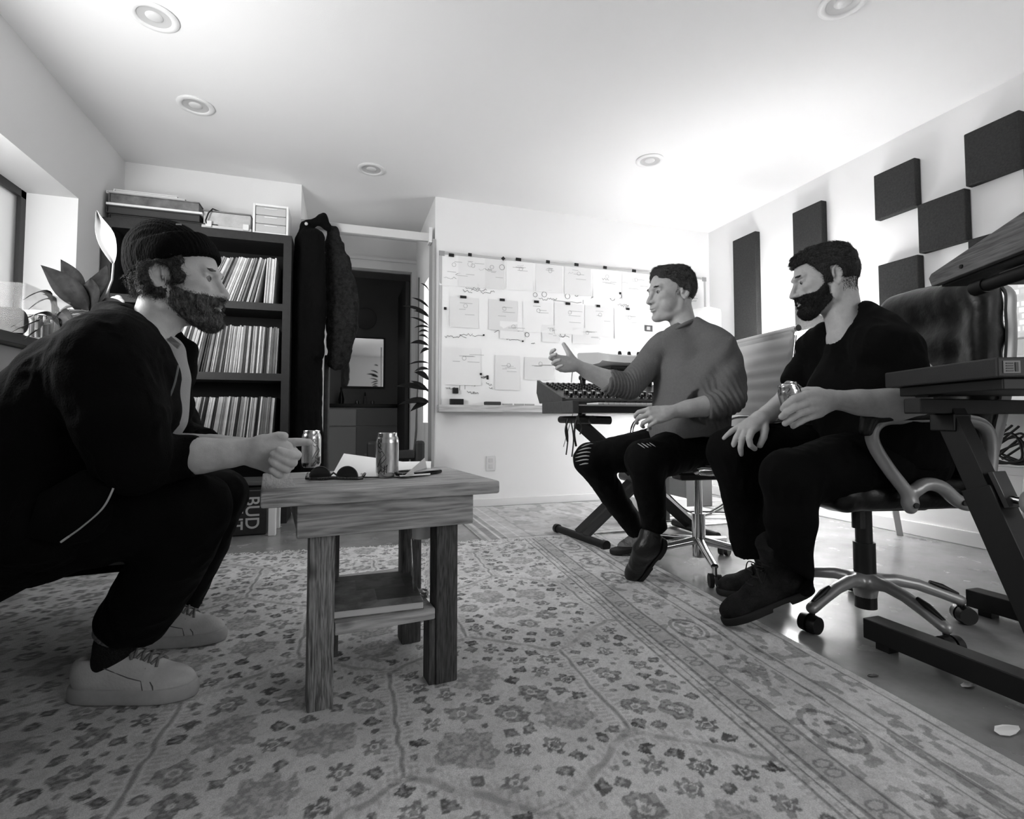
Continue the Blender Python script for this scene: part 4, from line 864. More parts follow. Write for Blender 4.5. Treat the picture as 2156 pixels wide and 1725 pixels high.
# magazine and tumbler on the lower shelf
def mag_tex():
    m = bpy.data.materials.new('magazine_cover'); m.use_nodes = True; nt = m.node_tree; N = nt.nodes; L = nt.links; b = N['Principled BSDF']; b.inputs['Roughness'].default_value = .35
    tc = N.new('ShaderNodeTexCoord'); br = N.new('ShaderNodeTexBrick'); br.inputs['Scale'].default_value = 1.; br.inputs['Brick Width'].default_value = .13; br.inputs['Row Height'].default_value = .095; br.inputs['Mortar Size'].default_value = .0; br.offset = .37
    br.inputs['Color1'].default_value = (.05, .05, .05, 1); br.inputs['Color2'].default_value = (.36, .36, .36, 1); br.inputs['Mortar'].default_value = (.5, .5, .5, 1); L.new(tc.outputs['Object'], br.inputs['Vector'])
    n = N.new('ShaderNodeTexNoise'); n.inputs['Scale'].default_value = 26; n.inputs['Detail'].default_value = 8; L.new(tc.outputs['Object'], n.inputs['Vector'])
    r = N.new('ShaderNodeValToRGB'); r.color_ramp.elements[0].position = .38; r.color_ramp.elements[1].position = .62; r.color_ramp.elements[0].color = (.25, .25, .25, 1); L.new(n.outputs[0], r.inputs[0])
    mx = N.new('ShaderNodeMixRGB'); mx.blend_type = 'MULTIPLY'; mx.inputs[0].default_value = .8; L.new(br.outputs[0], mx.inputs[1]); L.new(r.outputs[0], mx.inputs[2]); L.new(mx.outputs[0], b.inputs['Base Color']); return m
t = thing('magazine', 'thick glossy magazine on the lower shelf of the wooden table', 'magazine', tpt(.285, .225, .2065), ty - math.radians(6))
MB().bb((-.112, -.145, .0175), (.112, .145, .0185), .0004).bb((-.112, -.145, 0), (.112, .145, .001), .0003).bb((-.113, -.145, .001), (-.1115, .145, .0175)).build('cover', mag_tex(), t, local=True)
MB().bb((-.110, -.142, .0012), (.110, .142, .0173), .0008).build('pages', m_page, t, local=True)
m_cg = mat('clear_glass', .95, .03, trans=1., ior=1.45)
c = onZ(891, 1256, .206); t = thing('glass_tumbler', 'tall ribbed glass tumbler standing on the lower table shelf beside the magazine', 'glass', (c[0] - .006, c[1] + .0, .206))
prof = [(0, .0), (.0195, .0), (.0205, .003)] + [(.0205 + .0072 * (z / .15) + (.0007 if i % 2 else 0), z) for i, z in enumerate(np.linspace(.01, .142, 26))] + [(.0285, .158), (.0275, .1585), (.0185, .016), (0, .014)]
MB().lathe(prof, c=(0, 0, 0), n=36, cap=False).build('glass_wall', mat('thin_glass', .97, .02, trans=1., ior=1.18), t, smooth=50, local=True)
t = MB().lathe([(0, .0), (.0235, 0), (.0255, .0), (.0262, .045), (.0255, .045), (.024, .002), (0, .002)], (c[0] - .006, c[1], .3655), 32, cap=False).build('upturned_cup', mat('milky_cup', .92, .25), smooth=50); tag(t, 'pale cup resting on top of the ribbed tumbler', 'cup')
# ================================================================== DEBRIS
for (x, y, s_, L_) in ((2122, 1543, .022, 'torn white paper scrap on the concrete at the lower right'), (2037, 1447, .013, 'tiny white paper scrap on the concrete beside the stand foot'), (601, 1477, .010, 'tiny foil scrap on the rug left of the front table leg'), (1838, 1424, .010, 'small dark crumb on the concrete near the rug edge')):
    z0 = .012 if x < 1000 else 0.0; c = onZ(x, y, z0); n = 9; rs_ = random.Random(x); pl = [(c[0] + s_ * (1 + .5 * rs_.random()) * math.cos(2 * PI * i / n) * 1.4, c[1] + s_ * (.5 + .4 * rs_.random()) * math.sin(2 * PI * i / n), z0 + .002 + .006 * rs_.random() * (s_ / .02)) for i in range(n)]
    card('paper_scrap' if x != 1838 else 'crumb', L_, pl, cat='scrap' if x != 1838 else 'crumb', m=m_pap if x != 1838 else m_black, th=.001)
# ================================================================== L-SHAPED BENCH SOFA
m_lea = mat('black_leather', .045, .38, bump=.12, bscale=60, var=.01, vscale=12); m_fab = mat('black_sofa_fabric', .03, .9, bump=.3, bscale=300)
sf = thing('sofa', 'black L shaped low sofa under the man in the beanie', 'sofa', (-1.0, 1.6, 0))
def poly(mb, pl, z0, z1): mb.prism(pl, z1 - z0, None, (0, 0, z0)); return mb
poly(MB(), [(-1.40, .75), (-.70, .75), (-.695, 1.60), (-.42, 1.63), (-.42, 2.3), (-1.40, 2.3)], .29, .37).build('seat_base', m_fab, sf, bev=.012)
poly(MB(), [(-1.39, .76), (-.72, .76), (-.715, 1.59), (-1.39, 1.59)], .372, .42).build('seat_cushion', m_lea, sf, bev=.02)
poly(MB(), [(-1.39, 1.66), (-.45, 1.66), (-.45, 2.29), (-1.39, 2.29)], .372, .42).build('seat_cushion', m_lea, sf, bev=.02)
MB().bb((-.60, 1.60, .315), (-.415, 1.626, .335)).build('trim_strip', mat('grey_strip', .4, .5), sf)
for x, y in ((-1.35, .8), (-.80, .85), (-1.35, 2.2), (-.5, 2.2), (-.85, 1.5)): MB().cyl((x, y, .0), (x, y, .29), .018, 12).build('leg', m_black, sf)
# ================================================================== WINDOW COUNTER with plants
m_ctr = mat('dark_counter_edge', .22, .4); m_cab = mat('grey_cabinet', .62, .6, var=.02, vscale=5)
t = thing('window_counter', 'deep counter with a dark edge along the left window', 'counter', (-1.25, 2.0, 0))
MB().bb((-1.66, 1.07, .935), (-1.02, 3.30, .972), .004).build('counter_top', m_ctr, t)
MB().bb((-1.425, 1.10, .44), (-1.06, 3.26, .934), .004).build('cabinet', m_cab, t)
CZ = .973
def peace_lily():
    b = np.array([-1.16, 2.62, CZ]); t = thing('peace_lily', 'peace lily with broad dark leaves and one white flower on the window counter', 'plant', b)
    MB().lathe([(.06, 0), (.075, .01), (.09, .13), (.096, .15), (.088, .15), (.08, .02), (0, .02)], b, 32, cap=False).build('pot', mat('glazed_pot', .7, .3), t, smooth=50)
    MB().lathe([(.083, .12), (0, .13)], b, 24, cap=False).build('soil', mat('soil', .15, .9, bump=.5), t)
    base = b + np.array([0, 0, .13]); z0 = (base - cC) @ cF
    for (bx, by, tx, ty, dz, wd, dr) in ((188, 655, 66, 550, -.10, .050, .35), (178, 640, 118, 535, .02, .045, .35), (188, 655, 236, 548, .10, .055, .3), (196, 660, 192, 560, -.05, .05, .5), (170, 660, 122, 572, .12, .03, .3), (214, 660, 262, 640, -.05, .045, .4)):
        a = P(bx, by, z0 + dz * .2); e = P(tx, ty, z0 + dz); L_ = np.linalg.norm(e - a); mb = MB(); leaf(mb, a, e - a + np.array([0, 0, L_ * .3]), L_ * 1.08, wd, dr, up=-cF * .9 + np.array([0, 0, .5]), fold=.3, n=12, wav=.006); solid(mb.build('leaf', m_leaf, t, smooth=60))
        MB().tube([base, (base + a) / 2 + np.array([0, 0, .02]), a], [.006, .005, .004], 8).build('leaf_stalk', m_stem, t, smooth=60)
    s1 = P(240, 540, z0 - .02); st = P(212, 652, z0)
    MB().tube([base, st, P(236, 590, z0 - .01), P(239, 555, z0 - .02)], .0042, 8).build('flower_stalk', mat('pale_stalk', .55, .5), t, smooth=60)
    # spathe
    prof = [(0, 556, 240, 236), (.12, 540, 247, 222), (.3, 515, 247, 206), (.5, 490, 243, 199), (.7, 470, 226, 199), (.85, 455, 212, 200), (1., 441, 204, 203)]
    V = []; F = []
    for (_, y, xr, xl) in prof:
        for j in range(7): u = j / 6; V.append(P(xl + (xr - xl) * u, y + 2 * math.sin(u * 3), z0 - .02 + .028 * (1 - (2 * u - 1) ** 2)))
    for i in range(len(prof) - 1):
        for j in range(6): q = i * 7 + j; F.append((q, q + 1, q + 8, q + 7))
    o = MB().add(V, F).build('flower', mat('white_petal', .74, .7), t, smooth=60); solid(o, .0016); o.modifiers.new('s', 'SUBSURF').render_levels = 1
peace_lily()
def arching(name, label, b, tips, wd, potmat):
    t = thing(name, label, 'plant', b); base = np.array(b)
    MB().lathe([(.04, 0), (.055, .01), (.065, .09), (.06, .09), (.05, .02), (0, .02)], b, 28, cap=False).build('pot', potmat, t, smooth=50)
    base = base + np.array([0, 0, .08]); z0 = (base - cC) @ cF
    for (mx, my, tx, ty, dz) in tips:
        m_ = P(mx, my, z0 + dz * .5); e = P(tx, ty, z0 + dz - .22); pts = [(1 - s) ** 2 * base + 2 * s * (1 - s) * (2 * m_ - .5 * base - .5 * e) + s * s * e for s in np.linspace(0, 1, 12)]
        V = []; F = []
        for i, p in enumerate(pts):
            d = pts[min(11, i + 1)] - pts[max(0, i - 1)]; d, sd, u_ = frame(d, (-cF[0], -cF[1], .6)); ww = wd * math.sin(PI * (.12 + .88 * i / 11)) ** .7
            for j, a in enumerate((-1, 0, 1)): V.append(p + sd * a * ww + u_ * abs(a) * ww * .35)
        for i in range(11):
            for j in range(2): F.append((i * 3 + j, i * 3 + j + 1, (i + 1) * 3 + j + 1, (i + 1) * 3 + j))
        solid(MB().add(V, F).build('leaf', m_leaf, t, smooth=60))
bb_ = P(112, 700, 2.05); arching('spider_plant', 'low plant with thin arching leaves hanging over the counter edge', (bb_[0], bb_[1], CZ), ((105, 620, 48, 633, -.1), (110, 632, 60, 652, .1), (95, 660, 22, 690, -.15), (100, 672, 24, 700, -.2), (110, 668, 128, 690, -.1), (90, 690, 50, 718, -.2), (120, 640, 90, 620, .1), (135, 655, 160, 700, -.3), (95, 685, 110, 682, -.3)), .010, mat('small_pot', .5, .4))
c = P(88, 690, 1.9); t = thing('glass_jar', 'wide ribbed clear glass jar on the window counter', 'jar', (c[0], c[1], CZ))
MB().lathe([(0, 0), (.05, 0), (.056, .006), (.056, .085), (.052, .09), (.050, .086), (.050, .01), (0, .008)], (c[0], c[1], CZ), 40, cap=False).build('jar_glass', m_cg, t, smooth=50)
for k in range(14): a = k / 14 * 2 * PI; MB().cyl((c[0] + .04 * math.cos(a), c[1] + .04 * math.sin(a), CZ + .012), (c[0] + .041 * math.cos(a), c[1] + .041 * math.sin(a), CZ + .075), .006, 8).build('jar_stick', mat('pale_stick', .8, .5), t, smooth=True)
c = P(10, 660, 1.75); t = thing('round_speaker', 'small black cylindrical speaker lying at the left edge of the counter', 'speaker', (c[0], c[1], CZ))
MB().lathe([(0, 0), (.04, .0), (.047, .008), (.047, .105), (.04, .113), (0, .113)], (c[0] - .065, c[1], CZ + .048), 32, T=roty(PI / 2), cap=False).build('speaker_body', m_black, t, smooth=50)
MB().tube([(c[0] - .02 + .0, c[1] - .05, CZ + .03), (c[0] - .02, c[1] - .058, CZ + .05), (c[0] - .02, c[1] - .05, CZ + .07)], .004, 8).build('carry_loop', m_chrome, t, smooth=60)
c0 = P(-12, 560, 1.72); c1 = P(72, 625, 1.9)
ax_, ay_ = c0[0] + .02, c0[1] + .12; mb = MB()
for sx_ in (-1, 1): mb.box((ax_ + sx_ * .079, ay_, CZ + .084), (.002, .30, .166)).box((ax_, ay_ + sx_ * .149, CZ + .084), (.156, .002, .166))
mb.box((ax_, ay_, CZ + .168), (.16, .30, .002)); t = mb.build('acrylic_cover', mat('acrylic', .45, .06, alpha=.14)); tag(t, 'clear acrylic cover box on the counter by the window', 'cover')
c = P(246, 636, 2.5); t = thing('white_orchid', 'small white round flower beside the peace lily behind the beanie', 'flower', (c[0], c[1], CZ))
for k in range(5): a = k * 2 * PI / 5; MB().sph(c + cR * .017 * math.cos(a) + np.array([0, 0, .017 * math.sin(a)]), (.018, .010, .018), 12).build('petal', mat('white_petal', .74, .7), t, smooth=60)
MB().sph(c - cF * .014, .010, 10).build('flower_center', mat('flower_core', .5, .6), t, smooth=True); MB().tube([(c[0], c[1], CZ + .06), c], .003, 6).build('stalk', m_stem, t)
MB().lathe([(.03, 0), (.04, .06), (.035, .06), (0, .05)], (c[0], c[1], CZ), 20, cap=False).build('pot', mat('small_pot', .5, .4), t, smooth=50)
# ================================================================== DESK, LAMP, MONITOR, SPEAKER on the right
m_dw = mat('white_desk', .88, .4)
dk = thing('desk', 'long white desk on trestles along the right wall', 'desk', (2.9, 2.0, 0))
MB().bb((2.62, .55, .735), (3.24, 2.38, .765), .003).build('desktop', m_dw, dk)
MB().bb((3.05, .6, .42), (3.09, 1.95, .46), .003).build('cross_rail', m_dw, dk)
for y in (.75, 2.25): MB().tube([(3.16, y, .0), (2.98, y - .02, .735)], [.022, .022], 4).build('leg', mat('desk_leg', .7, .4), dk)
for y in (.75, 1.45): MB().tube([(2.72, y, .0), (2.86, y - .02, .735)], [.022, .022], 4).build('leg', mat('desk_leg', .7, .4), dk)
t = thing('floor_lamp', 'glowing drum floor lamp in the far corner behind the white office chair', 'lamp', (2.88, 2.95, 0))
MB().lathe([(0, 0), (.13, 0), (.13, .014), (.015, .022), (.011, .80), (0, .80)], (2.88, 2.95, 0), 28, cap=False).build('lamp_base', m_steel, t, smooth=40)
m_sh = mat('lit_lampshade', .95, .8, emit=11.)
MB().lathe([(.185, .80), (.165, 1.19)], (2.88, 2.95, 0), 48, cap=False).build('lamp_shade', m_sh, t, smooth=60)
m_scr = bpy.data.materials.new('lit_screen'); m_scr.use_nodes = True; _n = m_scr.node_tree; _b = _n.nodes['Principled BSDF']; _b.inputs['Base Color'].default_value = (.05, .05, .05, 1)
_tc = _n.nodes.new('ShaderNodeTexCoord'); _mp = _n.nodes.new('ShaderNodeMapping'); _mp.inputs['Rotation'].default_value = (0, PI / 2, PI / 2); _br = _n.nodes.new('ShaderNodeTexBrick')
_n.links.new(_tc.outputs['Object'], _mp.inputs[0]); _n.links.new(_mp.outputs[0], _br.inputs['Vector']); _br.inputs['Scale'].default_value = 1; _br.inputs['Brick Width'].default_value = .042; _br.inputs['Row Height'].default_value = .030; _br.inputs['Mortar Size'].default_value = .0045; _br.inputs['Bias'].default_value = .1; _br.offset = .25
_br.inputs['Color1'].default_value = (.30, .30, .30, 1); _br.inputs['Color2'].default_value = (1, 1, 1, 1); _br.inputs['Mortar'].default_value = (.45, .45, .45, 1)
_n.links.new(_br.outputs[0], _b.inputs['Emission Color']); _b.inputs['Emission Strength'].default_value = .85
t = thing('computer_monitor', 'lit computer monitor with rows of clips at the right edge behind the chair', 'monitor', (3.1, 1.35, .766))
MB().bb((3.10, 1.02, 1.075), (3.13, 1.685, 1.47), .004).build('monitor_case', m_al, t)
MB().bb((3.0965, 1.03, 1.085), (3.0985, 1.675, 1.46)).build('screen', m_scr, t)
MB().bb((3.085, 1.29, .79), (3.10, 1.41, 1.12), .003).bb((2.99, 1.24, .766), (3.15, 1.46, .778), .003).build('monitor_stand', m_al, t)
MB().bb((3.094, 1.02, 1.0), (3.1, 1.685, 1.074), .003).build('monitor_chin', mat('silver_chin', .85, .3), t)
c = P(1530, 690, 4.5)
t = thing('studio_speaker', 'white studio speaker on a slim stand in the far right corner', 'speaker', (c[0] - .02, c[1], 0))
sx_, sy_ = 2.96, 3.72
t.location = (sx_, sy_, 0)
MB().box((sx_, sy_, 1.47), (.20, .22, .34), rotz(.3), .02).build('speaker_cabinet', mat('speaker_white', .92, .4), t, smooth=True)
MB().box(np.array([sx_, sy_, 1.47]) + rotz(.3) @ np.array([-.101, .104, 0]), (.012, .014, .33), rotz(.3), .004).build('speaker_back', mat('dark_edge', .15, .5), t)
d_ = rotz(.3) @ np.array([0, -.111, 0])
MB().lathe([(.0, .004), (.055, .0), (.07, .003), (.075, .0)], np.array([sx_, sy_, 1.41]) + d_, 32, T=rotz(.3) @ rotx(PI / 2), cap=False).build('woofer', mat('pale_cone', .8, .5), t, smooth=60)
MB().cyl((sx_, sy_, .02), (sx_, sy_, 1.30), .016, 12).build('stand_pole', m_al, t, smooth=True); MB().lathe([(0, 0), (.13, 0), (.13, .012), (.02, .02)], (sx_, sy_, 0), 28).build('stand_base', m_al, t, smooth=True)
# ================================================================== SYNTHS ON THE X STAND (back)
m_sb = mat('synth_black', .12, .45); m_sd = mat('synth_cheek_dark', .27, .55, var=.03, vscale=40); m_kn = mat('knob_black', .05, .35); m_kw = mat('knob_white_cap', .9, .4); m_sg = mat('synth_grey_panel', .30, .4)
KX0, KX1, KY0, KY1 = 1.115, 2.02, 2.42, 2.85
t = thing('keyboard', 'dark wide keyboard on the X stand in front of the whiteboard', 'keyboard', (1.57, 2.63, .71))
MB().bb((KX0, KY0, .722), (KX0 + .035, KY1, .785), .003).build('end_block', m_sd, t); MB().bb((KX1 - .035, KY0, .722), (KX1, KY1, .785), .003).build('end_block', m_sd, t)
MB().bb((KX0 + .036, KY0 + .01, .722), (KX1 - .036, KY1, .765), .003).bb((KX0 + .036, KY0 + .15, .765), (KX1 - .036, KY1, .782), .003).build('body', m_sb, t)
MB().bb((KX0 + .036, KY0 + .004, .758), (KX1 - .036, KY0 + .0095, .766)).build('front_strip', mat('bright_strip', .75, .3, metal=.5), t)
for k in range(22):
    x = KX0 + .15 + k * .0325
    MB().bb((x, KY0 + .012, .7655), (x + .0305, KY0 + .145, .777), .002).build('white_key', m_kw, t)
    if k % 7 in (0, 1, 3, 4, 5): MB().bb((x + .022, KY0 + .06, .7775), (x + .038, KY0 + .145, .788), .002).build('black_key', m_kn, t)
for x in (KX0 + .07, KX1 - .3): MB().cyl((x, KY0 + .06, .708), (x, KY0 + .06, .7215), .011, 10).build('foot', m_black, t)
# upper analog box with the knob field, standing on the keyboard's back part
ax0, ax1 = KX0 + .015, KX1 - .03; ay0, ay1 = KY0 + .165, KY1 + .13
def slope(y): return .80 + (y - ay0) / (ay1 - ay0) * .115
t = thing('analog_synthesizer', 'sloped analog synthesizer crowded with knobs on top of the dark keyboard', 'synthesizer', (1.57, 2.75, .784))
side = [(ay0, .784), (ay1 - .05, .784), (ay1, .85), (ay1 - .01, slope(ay1) + .012), (ay0, slope(ay0) + .006)]
for x in (ax0, ax1 - .018):
    MB().add([(x, y, z) for y, z in side] + [(x + .018, y, z) for y, z in side], [tuple(range(5)), tuple(range(5, 10))[::-1]] + [(i, (i + 1) % 5, 5 + (i + 1) % 5, 5 + i) for i in range(5)]).build('cheek', m_sd, t)
x0, x1 = ax0 + .0185, ax1 - .0185; sd_ = [(ay0 + .003, .785), (ay1 - .052, .785), (ay1 - .003, .85), (ay1 - .012, slope(ay1)), (ay0 + .003, slope(ay0))]
MB().add([(x0, y, z) for y, z in sd_] + [(x1, y, z) for y, z in sd_], [tuple(range(5)), tuple(range(5, 10))[::-1]] + [(i, (i + 1) % 5, 5 + (i + 1) % 5, 5 + i) for i in range(5)]).build('knob_panel', m_sg, t)
MB().bb((x0, ay0 + .17, slope(ay0 + .17) + .001), (x1, ay0 + .178, slope(ay0 + .178) + .002)).build('panel_stripe', mat('panel_stripe', .6, .4), t)
ang = math.atan2(.115, ay1 - ay0)
def knob(x, y, r, h, cap=False, grp=t):
    n_ = rotx(ang); k_ = MB().lathe([(r, 0), (r * 1.0, h * .8), (r * .85, h), (0, h)], (x, y, slope(y) + .001), 12, T=n_, cap=False).build('knob', m_kn, t, smooth=40)
    if cap: MB().lathe([(r * .75, h + .0002), (r * .7, h + .003), (0, h + .003)], (x, y, slope(y) + .001), 12, T=n_, cap=False).build('knob_cap', m_kw, k_, smooth=40)
for j, y in enumerate((ay0 + .045, ay0 + .105)):
    for i in range(13): knob(x0 + .05 + i * .056, y, .013, .022, True)
for j in range(5):
    for i in range(11): knob(x0 + .03 + i * .035, ay0 + .20 + j * .034, .0085, .014)
mb = MB()
for i in range(30): mb.sph((x0 + .03 + i * .026, ay0 + .02, slope(ay0) + .012), .004, 6)
mb.build('led_row', mat('led_dim', .7, .3), t)
# second tier: light coloured curved synth
t = thing('light_synthesizer', 'pale curved synthesizer on the upper tier behind the grey sweater', 'synthesizer', (1.6, 2.75, .98))
ux0, ux1, uy0, uy1 = 1.38, 2.02, 2.50, 2.86
out = [(0, 0), (.012, .038), (.05, .050), (.34, .078), (.36, .070), (.35, .03), (.30, -.012), (.04, -.012)]
V = []; F = []; xs = [(ux0, .10, .02), (ux0 + .03, .05, .008), (ux0 + .09, .02, .002), (ux0 + .2, 0, 0), (ux1 - .03, 0, 0), (ux1, .04, .01)]
for (x, dy, dz) in xs:
    for (y, z) in out: V.append((x, uy0 + dy + y * (1 - dy), 1.0 + dz + z))
n = len(out)
for i in range(len(xs) - 1):
    for k in range(n): F.append((i * n + k, i * n + (k + 1) % n, (i + 1) * n + (k + 1) % n, (i + 1) * n + k))
F += [tuple(range(n))[::-1], tuple((len(xs) - 1) * n + k for k in range(n))]
MB().add(V, F).build('case', mat('pale_synth', .80, .35), t, smooth=35)
MB().bb((ux0 + .03, uy0 + .06, .970), (ux1 - .03, uy1 - .04, .988), .004).build('dark_underside', m_sb, t)
for i in range(16):
    if i % 6 == 5: continue
    MB().lathe([(.011, 0), (.010, .018), (.007, .024), (0, .024)], (ux0 + .14 + i * .031, uy0 + .15 + (i % 2) * .05, 1.051 + .008), 12, cap=False).build('knob', m_kn, t, smooth=40)
# X stand
m_st = mat('stand_black', .05, .55); m_st2 = mat('stand_dark_grey', .28, .35, metal=.5)
t = thing('folding_keyboard_stand', 'black double braced X keyboard stand beneath the two far synthesizers', 'keyboard stand', (1.6, 2.66, 0))
fl = P(1175, 1118, 2.95); fa = onZ(1175, 1124, 0.0); fb = onZ(1272, 1160, 0.0)
MB().tube([(fa[0], fa[1], .03), (fb[0], fb[1], .03)], .021, 16).build('foot_bar', m_st, t, smooth=True)
for q in (fa, fb):
    dd = (fb - fa) / np.linalg.norm(fb - fa) * (.022 if q is fb else -.022); MB().tube([q + np.array([0, 0, .03]) - dd * .2, q + np.array([0, 0, .03]) + dd], .0265, 16).build('rubber_cap', m_black, t, smooth=True)
MB().tube([(2.02, 2.86, .03), (2.02, 2.45, .03)], .021, 16).build('foot_bar', m_st, t, smooth=True)
fc = (fa + fb) / 2
for k, dy in enumerate((-.05, .05)):
    MB().tube([(fc[0] + .01, fc[1] + dy, .04), (1.98, 2.62 + dy, .64)], .024, 4).build('brace', m_st, t)
    MB().tube([(1.25, 2.62 + dy, .665), (2.02, 2.66 + dy, .04)], .024, 4).build('brace', m_st, t)
MB().tube([(1.62, 2.5, .35), (1.62, 2.8, .35)], .03, 16).build('pivot', m_st2, t, smooth=True)
for x in (1.24, 1.95):
    MB().tube([(x, 2.44, .687), (x, 2.86, .687)], .021, 16).build('support_bar', m_st, t, smooth=True)
MB().tube([(1.12 + .05, 2.48, .688), (1.36, 2.48, .683)], .022, 16).build('top_pad', m_black, t, smooth=True)
for x in (1.42, 1.9):
    MB().tube([(x, 2.93, .69), (x, 2.93, .94)], .018, 10).build('upper_post', m_st, t, smooth=True); MB().tube([(x, 2.52, .948), (x, 2.95, .948)], .02, 12).build('upper_arm', m_st, t, smooth=True)
MB().tube([(1.40, 2.56, .948), (1.56, 2.56, .948)], .02, 12).build('upper_pad', m_black, t, smooth=True)
rr = random.Random(8)
def cable(label, pts, r=.004, m=m_black, name='cable', grp=None):
    o = MB().tube(pts, r, 7).build(name, m, None, smooth=60); tag(o, label, 'cable', grp); return o
def spl(pts, n=40):
    pts = [np.asarray(p, float) for p in pts]; out = []
    for i in range(len(pts) - 1):
        p0, p1, p2, p3 = pts[max(0, i - 1)], pts[i], pts[i + 1], pts[min(len(pts) - 1, i + 2)]
        for s in np.linspace(0, 1, max(2, n // (len(pts) - 1)), endpoint=i == len(pts) - 2): out.append(.5 * (2 * p1 + (p2 - p0) * s + (2 * p0 - 5 * p1 + 4 * p2 - p3) * s * s + (3 * p1 - p0 - 3 * p2 + p3) * s ** 3))
    return out
for k, (x, y, yb) in enumerate(((1190, 882, 958), (1196, 882, 930), (1202, 885, 962), (1214, 884, 940), (1219, 886, 915))):
    a = P(x, y, 2.66); b = P(x + 2 - 3 * (k % 2), yb, 2.66); m_ = (a + b) / 2 + np.array([.012 * (-1) ** k, 0, 0])
    cable('thin black cable dangling under the far keyboard, %s from the left' % ordn(k + 1), spl([a, m_, b]), .0035 + .002 * (k % 2), grp='cables dangling under the far keyboard')
cable('thin grey cable rising from the far synthesizer to the hand', spl([P(1203, 806, 2.8), P(1205, 785, 2.8), P(1209, 775, 2.78), (1.4, 2.9, .95), (1.45, 3.3, .5)]), .003, mat('grey_cable', .6, .5))
# clutter behind the chair bases
c = onZ(1452, 1075, .0)
t = MB().box((2.0, 3.05, .19), (.16, .14, .38), rotz(.3), .006).build('effects_box', m_sb); t.location = (0, 0, 0); tag(t, 'tall black box on the floor behind the white office chair', 'box')

for k, pts in enumerate(([(1.7, 3.0, .02), (2.1, 2.95, .02), (2.5, 3.1, .02), (2.9, 3.4, .02)], [(1.8, 3.3, .02), (2.3, 3.25, .02), (2.8, 3.0, .02), (3.1, 2.8, .02)], [(2.1, 3.15, .25), (2.3, 3.1, .05), (2.6, 3.2, .02), (3.0, 3.1, .3)])):
    cable('dark cable snaking on the floor under the desk corner, %s from the front' % ordn(k + 1), spl(pts), .006, grp='cables on the floor behind the office chairs')
t = MB().bb((2.1, 3.3, .0), (2.45, 3.55, .10), .008).build('power_strip_box', mat('pale_box', .8, .4)); tag(t, 'low pale box on the floor behind the white office chair', 'box')
t = MB().bb((2.55, 3.45, .0), (2.8, 3.75, .22), .008).build('floor_amplifier', m_sg); tag(t, 'dark grey amplifier on the floor in the far corner', 'amplifier')
m_pc = mat('pale_cable', .8, .4)
for k, pts in enumerate(([(1.9, 2.95, .015), (2.2, 3.05, .015), (2.6, 2.9, .015), (2.9, 3.0, .015)], [(1.95, 3.1, .015), (2.35, 3.15, .015), (2.7, 3.05, .015), (3.0, 3.2, .015)])): cable('pale cable on the floor under the desk corner, %s from the front' % ordn(k + 1), spl(pts), .006, m_pc, grp='pale cables on the floor')
# cable bundle under the desk at the right edge
for k in range(6):
    a0 = rr.random(); pts = [onX(2075 + 14 * k, 888 + 2 * k, 3.08), onX(2040 + 12 * k, 950 + rr.uniform(-12, 12), 3.08 + .008 * k), onX(2085 + 20 * k, 985 + rr.uniform(-14, 10), 3.08), onX(2150 + 8 * k, 960 + rr.uniform(-10, 14), 3.08), onX(2130 + 10 * k, 925 + rr.uniform(-14, 8), 3.09), onX(2060 + 10 * k, 942 + 5 * k, 3.10)]
    cable('black cable looped below the desk at the right, %s of the bundle' % ordn(k + 1), spl(pts, 60), .0055, grp='looped cables below the desk')
# ================================================================== WHITE OFFICE CHAIR (man in grey sweater)
def cl(x, z, h): return cC * 0 + np.array([x * _c + z * _s, -x * _s + z * _c, h])   # lateral, forward, height
m_wl = mat('white_chair_leather', .80, .45, bump=.06, bscale=200)
wc = cl(.873, 2.45, 0); t = thing('ribbed_office_chair', 'white ribbed office chair with chrome base under the man in the grey sweater', 'office chair', wc)
f_ = np.array([-.985 * _c - .17 * _s, .985 * _s - .17 * _c, 0]); wdir = np.array([-.17 * _c + .985 * _s, .17 * _s + .985 * _c, 0]); up_ = np.array([0, 0, 1.])
def wp(f, w_, h): return wc + f_ * f + wdir * w_ + up_ * h
MB().tube([wp(0, 0, .05), wp(0, 0, .25)], .030, 24).build('gas_lift_sleeve', m_chrome, t, smooth=40); MB().tube([wp(0, 0, .25), wp(0, 0, .41)], .018, 20).build('gas_lift', m_chrome, t, smooth=40)
MB().box(wp(0, 0, .425), (.22, .10, .035), rotz(math.atan2(f_[1], f_[0])), .01).build('tilt_mechanism', m_black, t)
for k, a in enumerate((262, 334, 46, 118, 190)):
    a = math.radians(a); d_ = np.array([math.cos(a), math.sin(a), 0]); dc = cl(d_[0], d_[1], 0)
    lg = MB().tube([wp(0, 0, .125) + dc * .025, wp(0, 0, .105) + dc * .15, wp(0, 0, .085) + dc * .295], [.022, .019, .015], 10, flat=(1, .85)).build('base_leg', m_chrome, t, smooth=50)
    e = wp(0, 0, 0) + dc * .295
    MB().cyl(e + up_ * .045, e + up_ * .085, .011, 12).build('caster_stem', m_chrome, lg)
    sd = np.cross(up_, dc)
    for s in (-1, 1): MB().tube([e + up_ * .0285 + sd * (.006 * s), e + up_ * .0285 + sd * (.024 * s)], .028, 20).build('caster_wheel', m_black, lg, smooth=True)
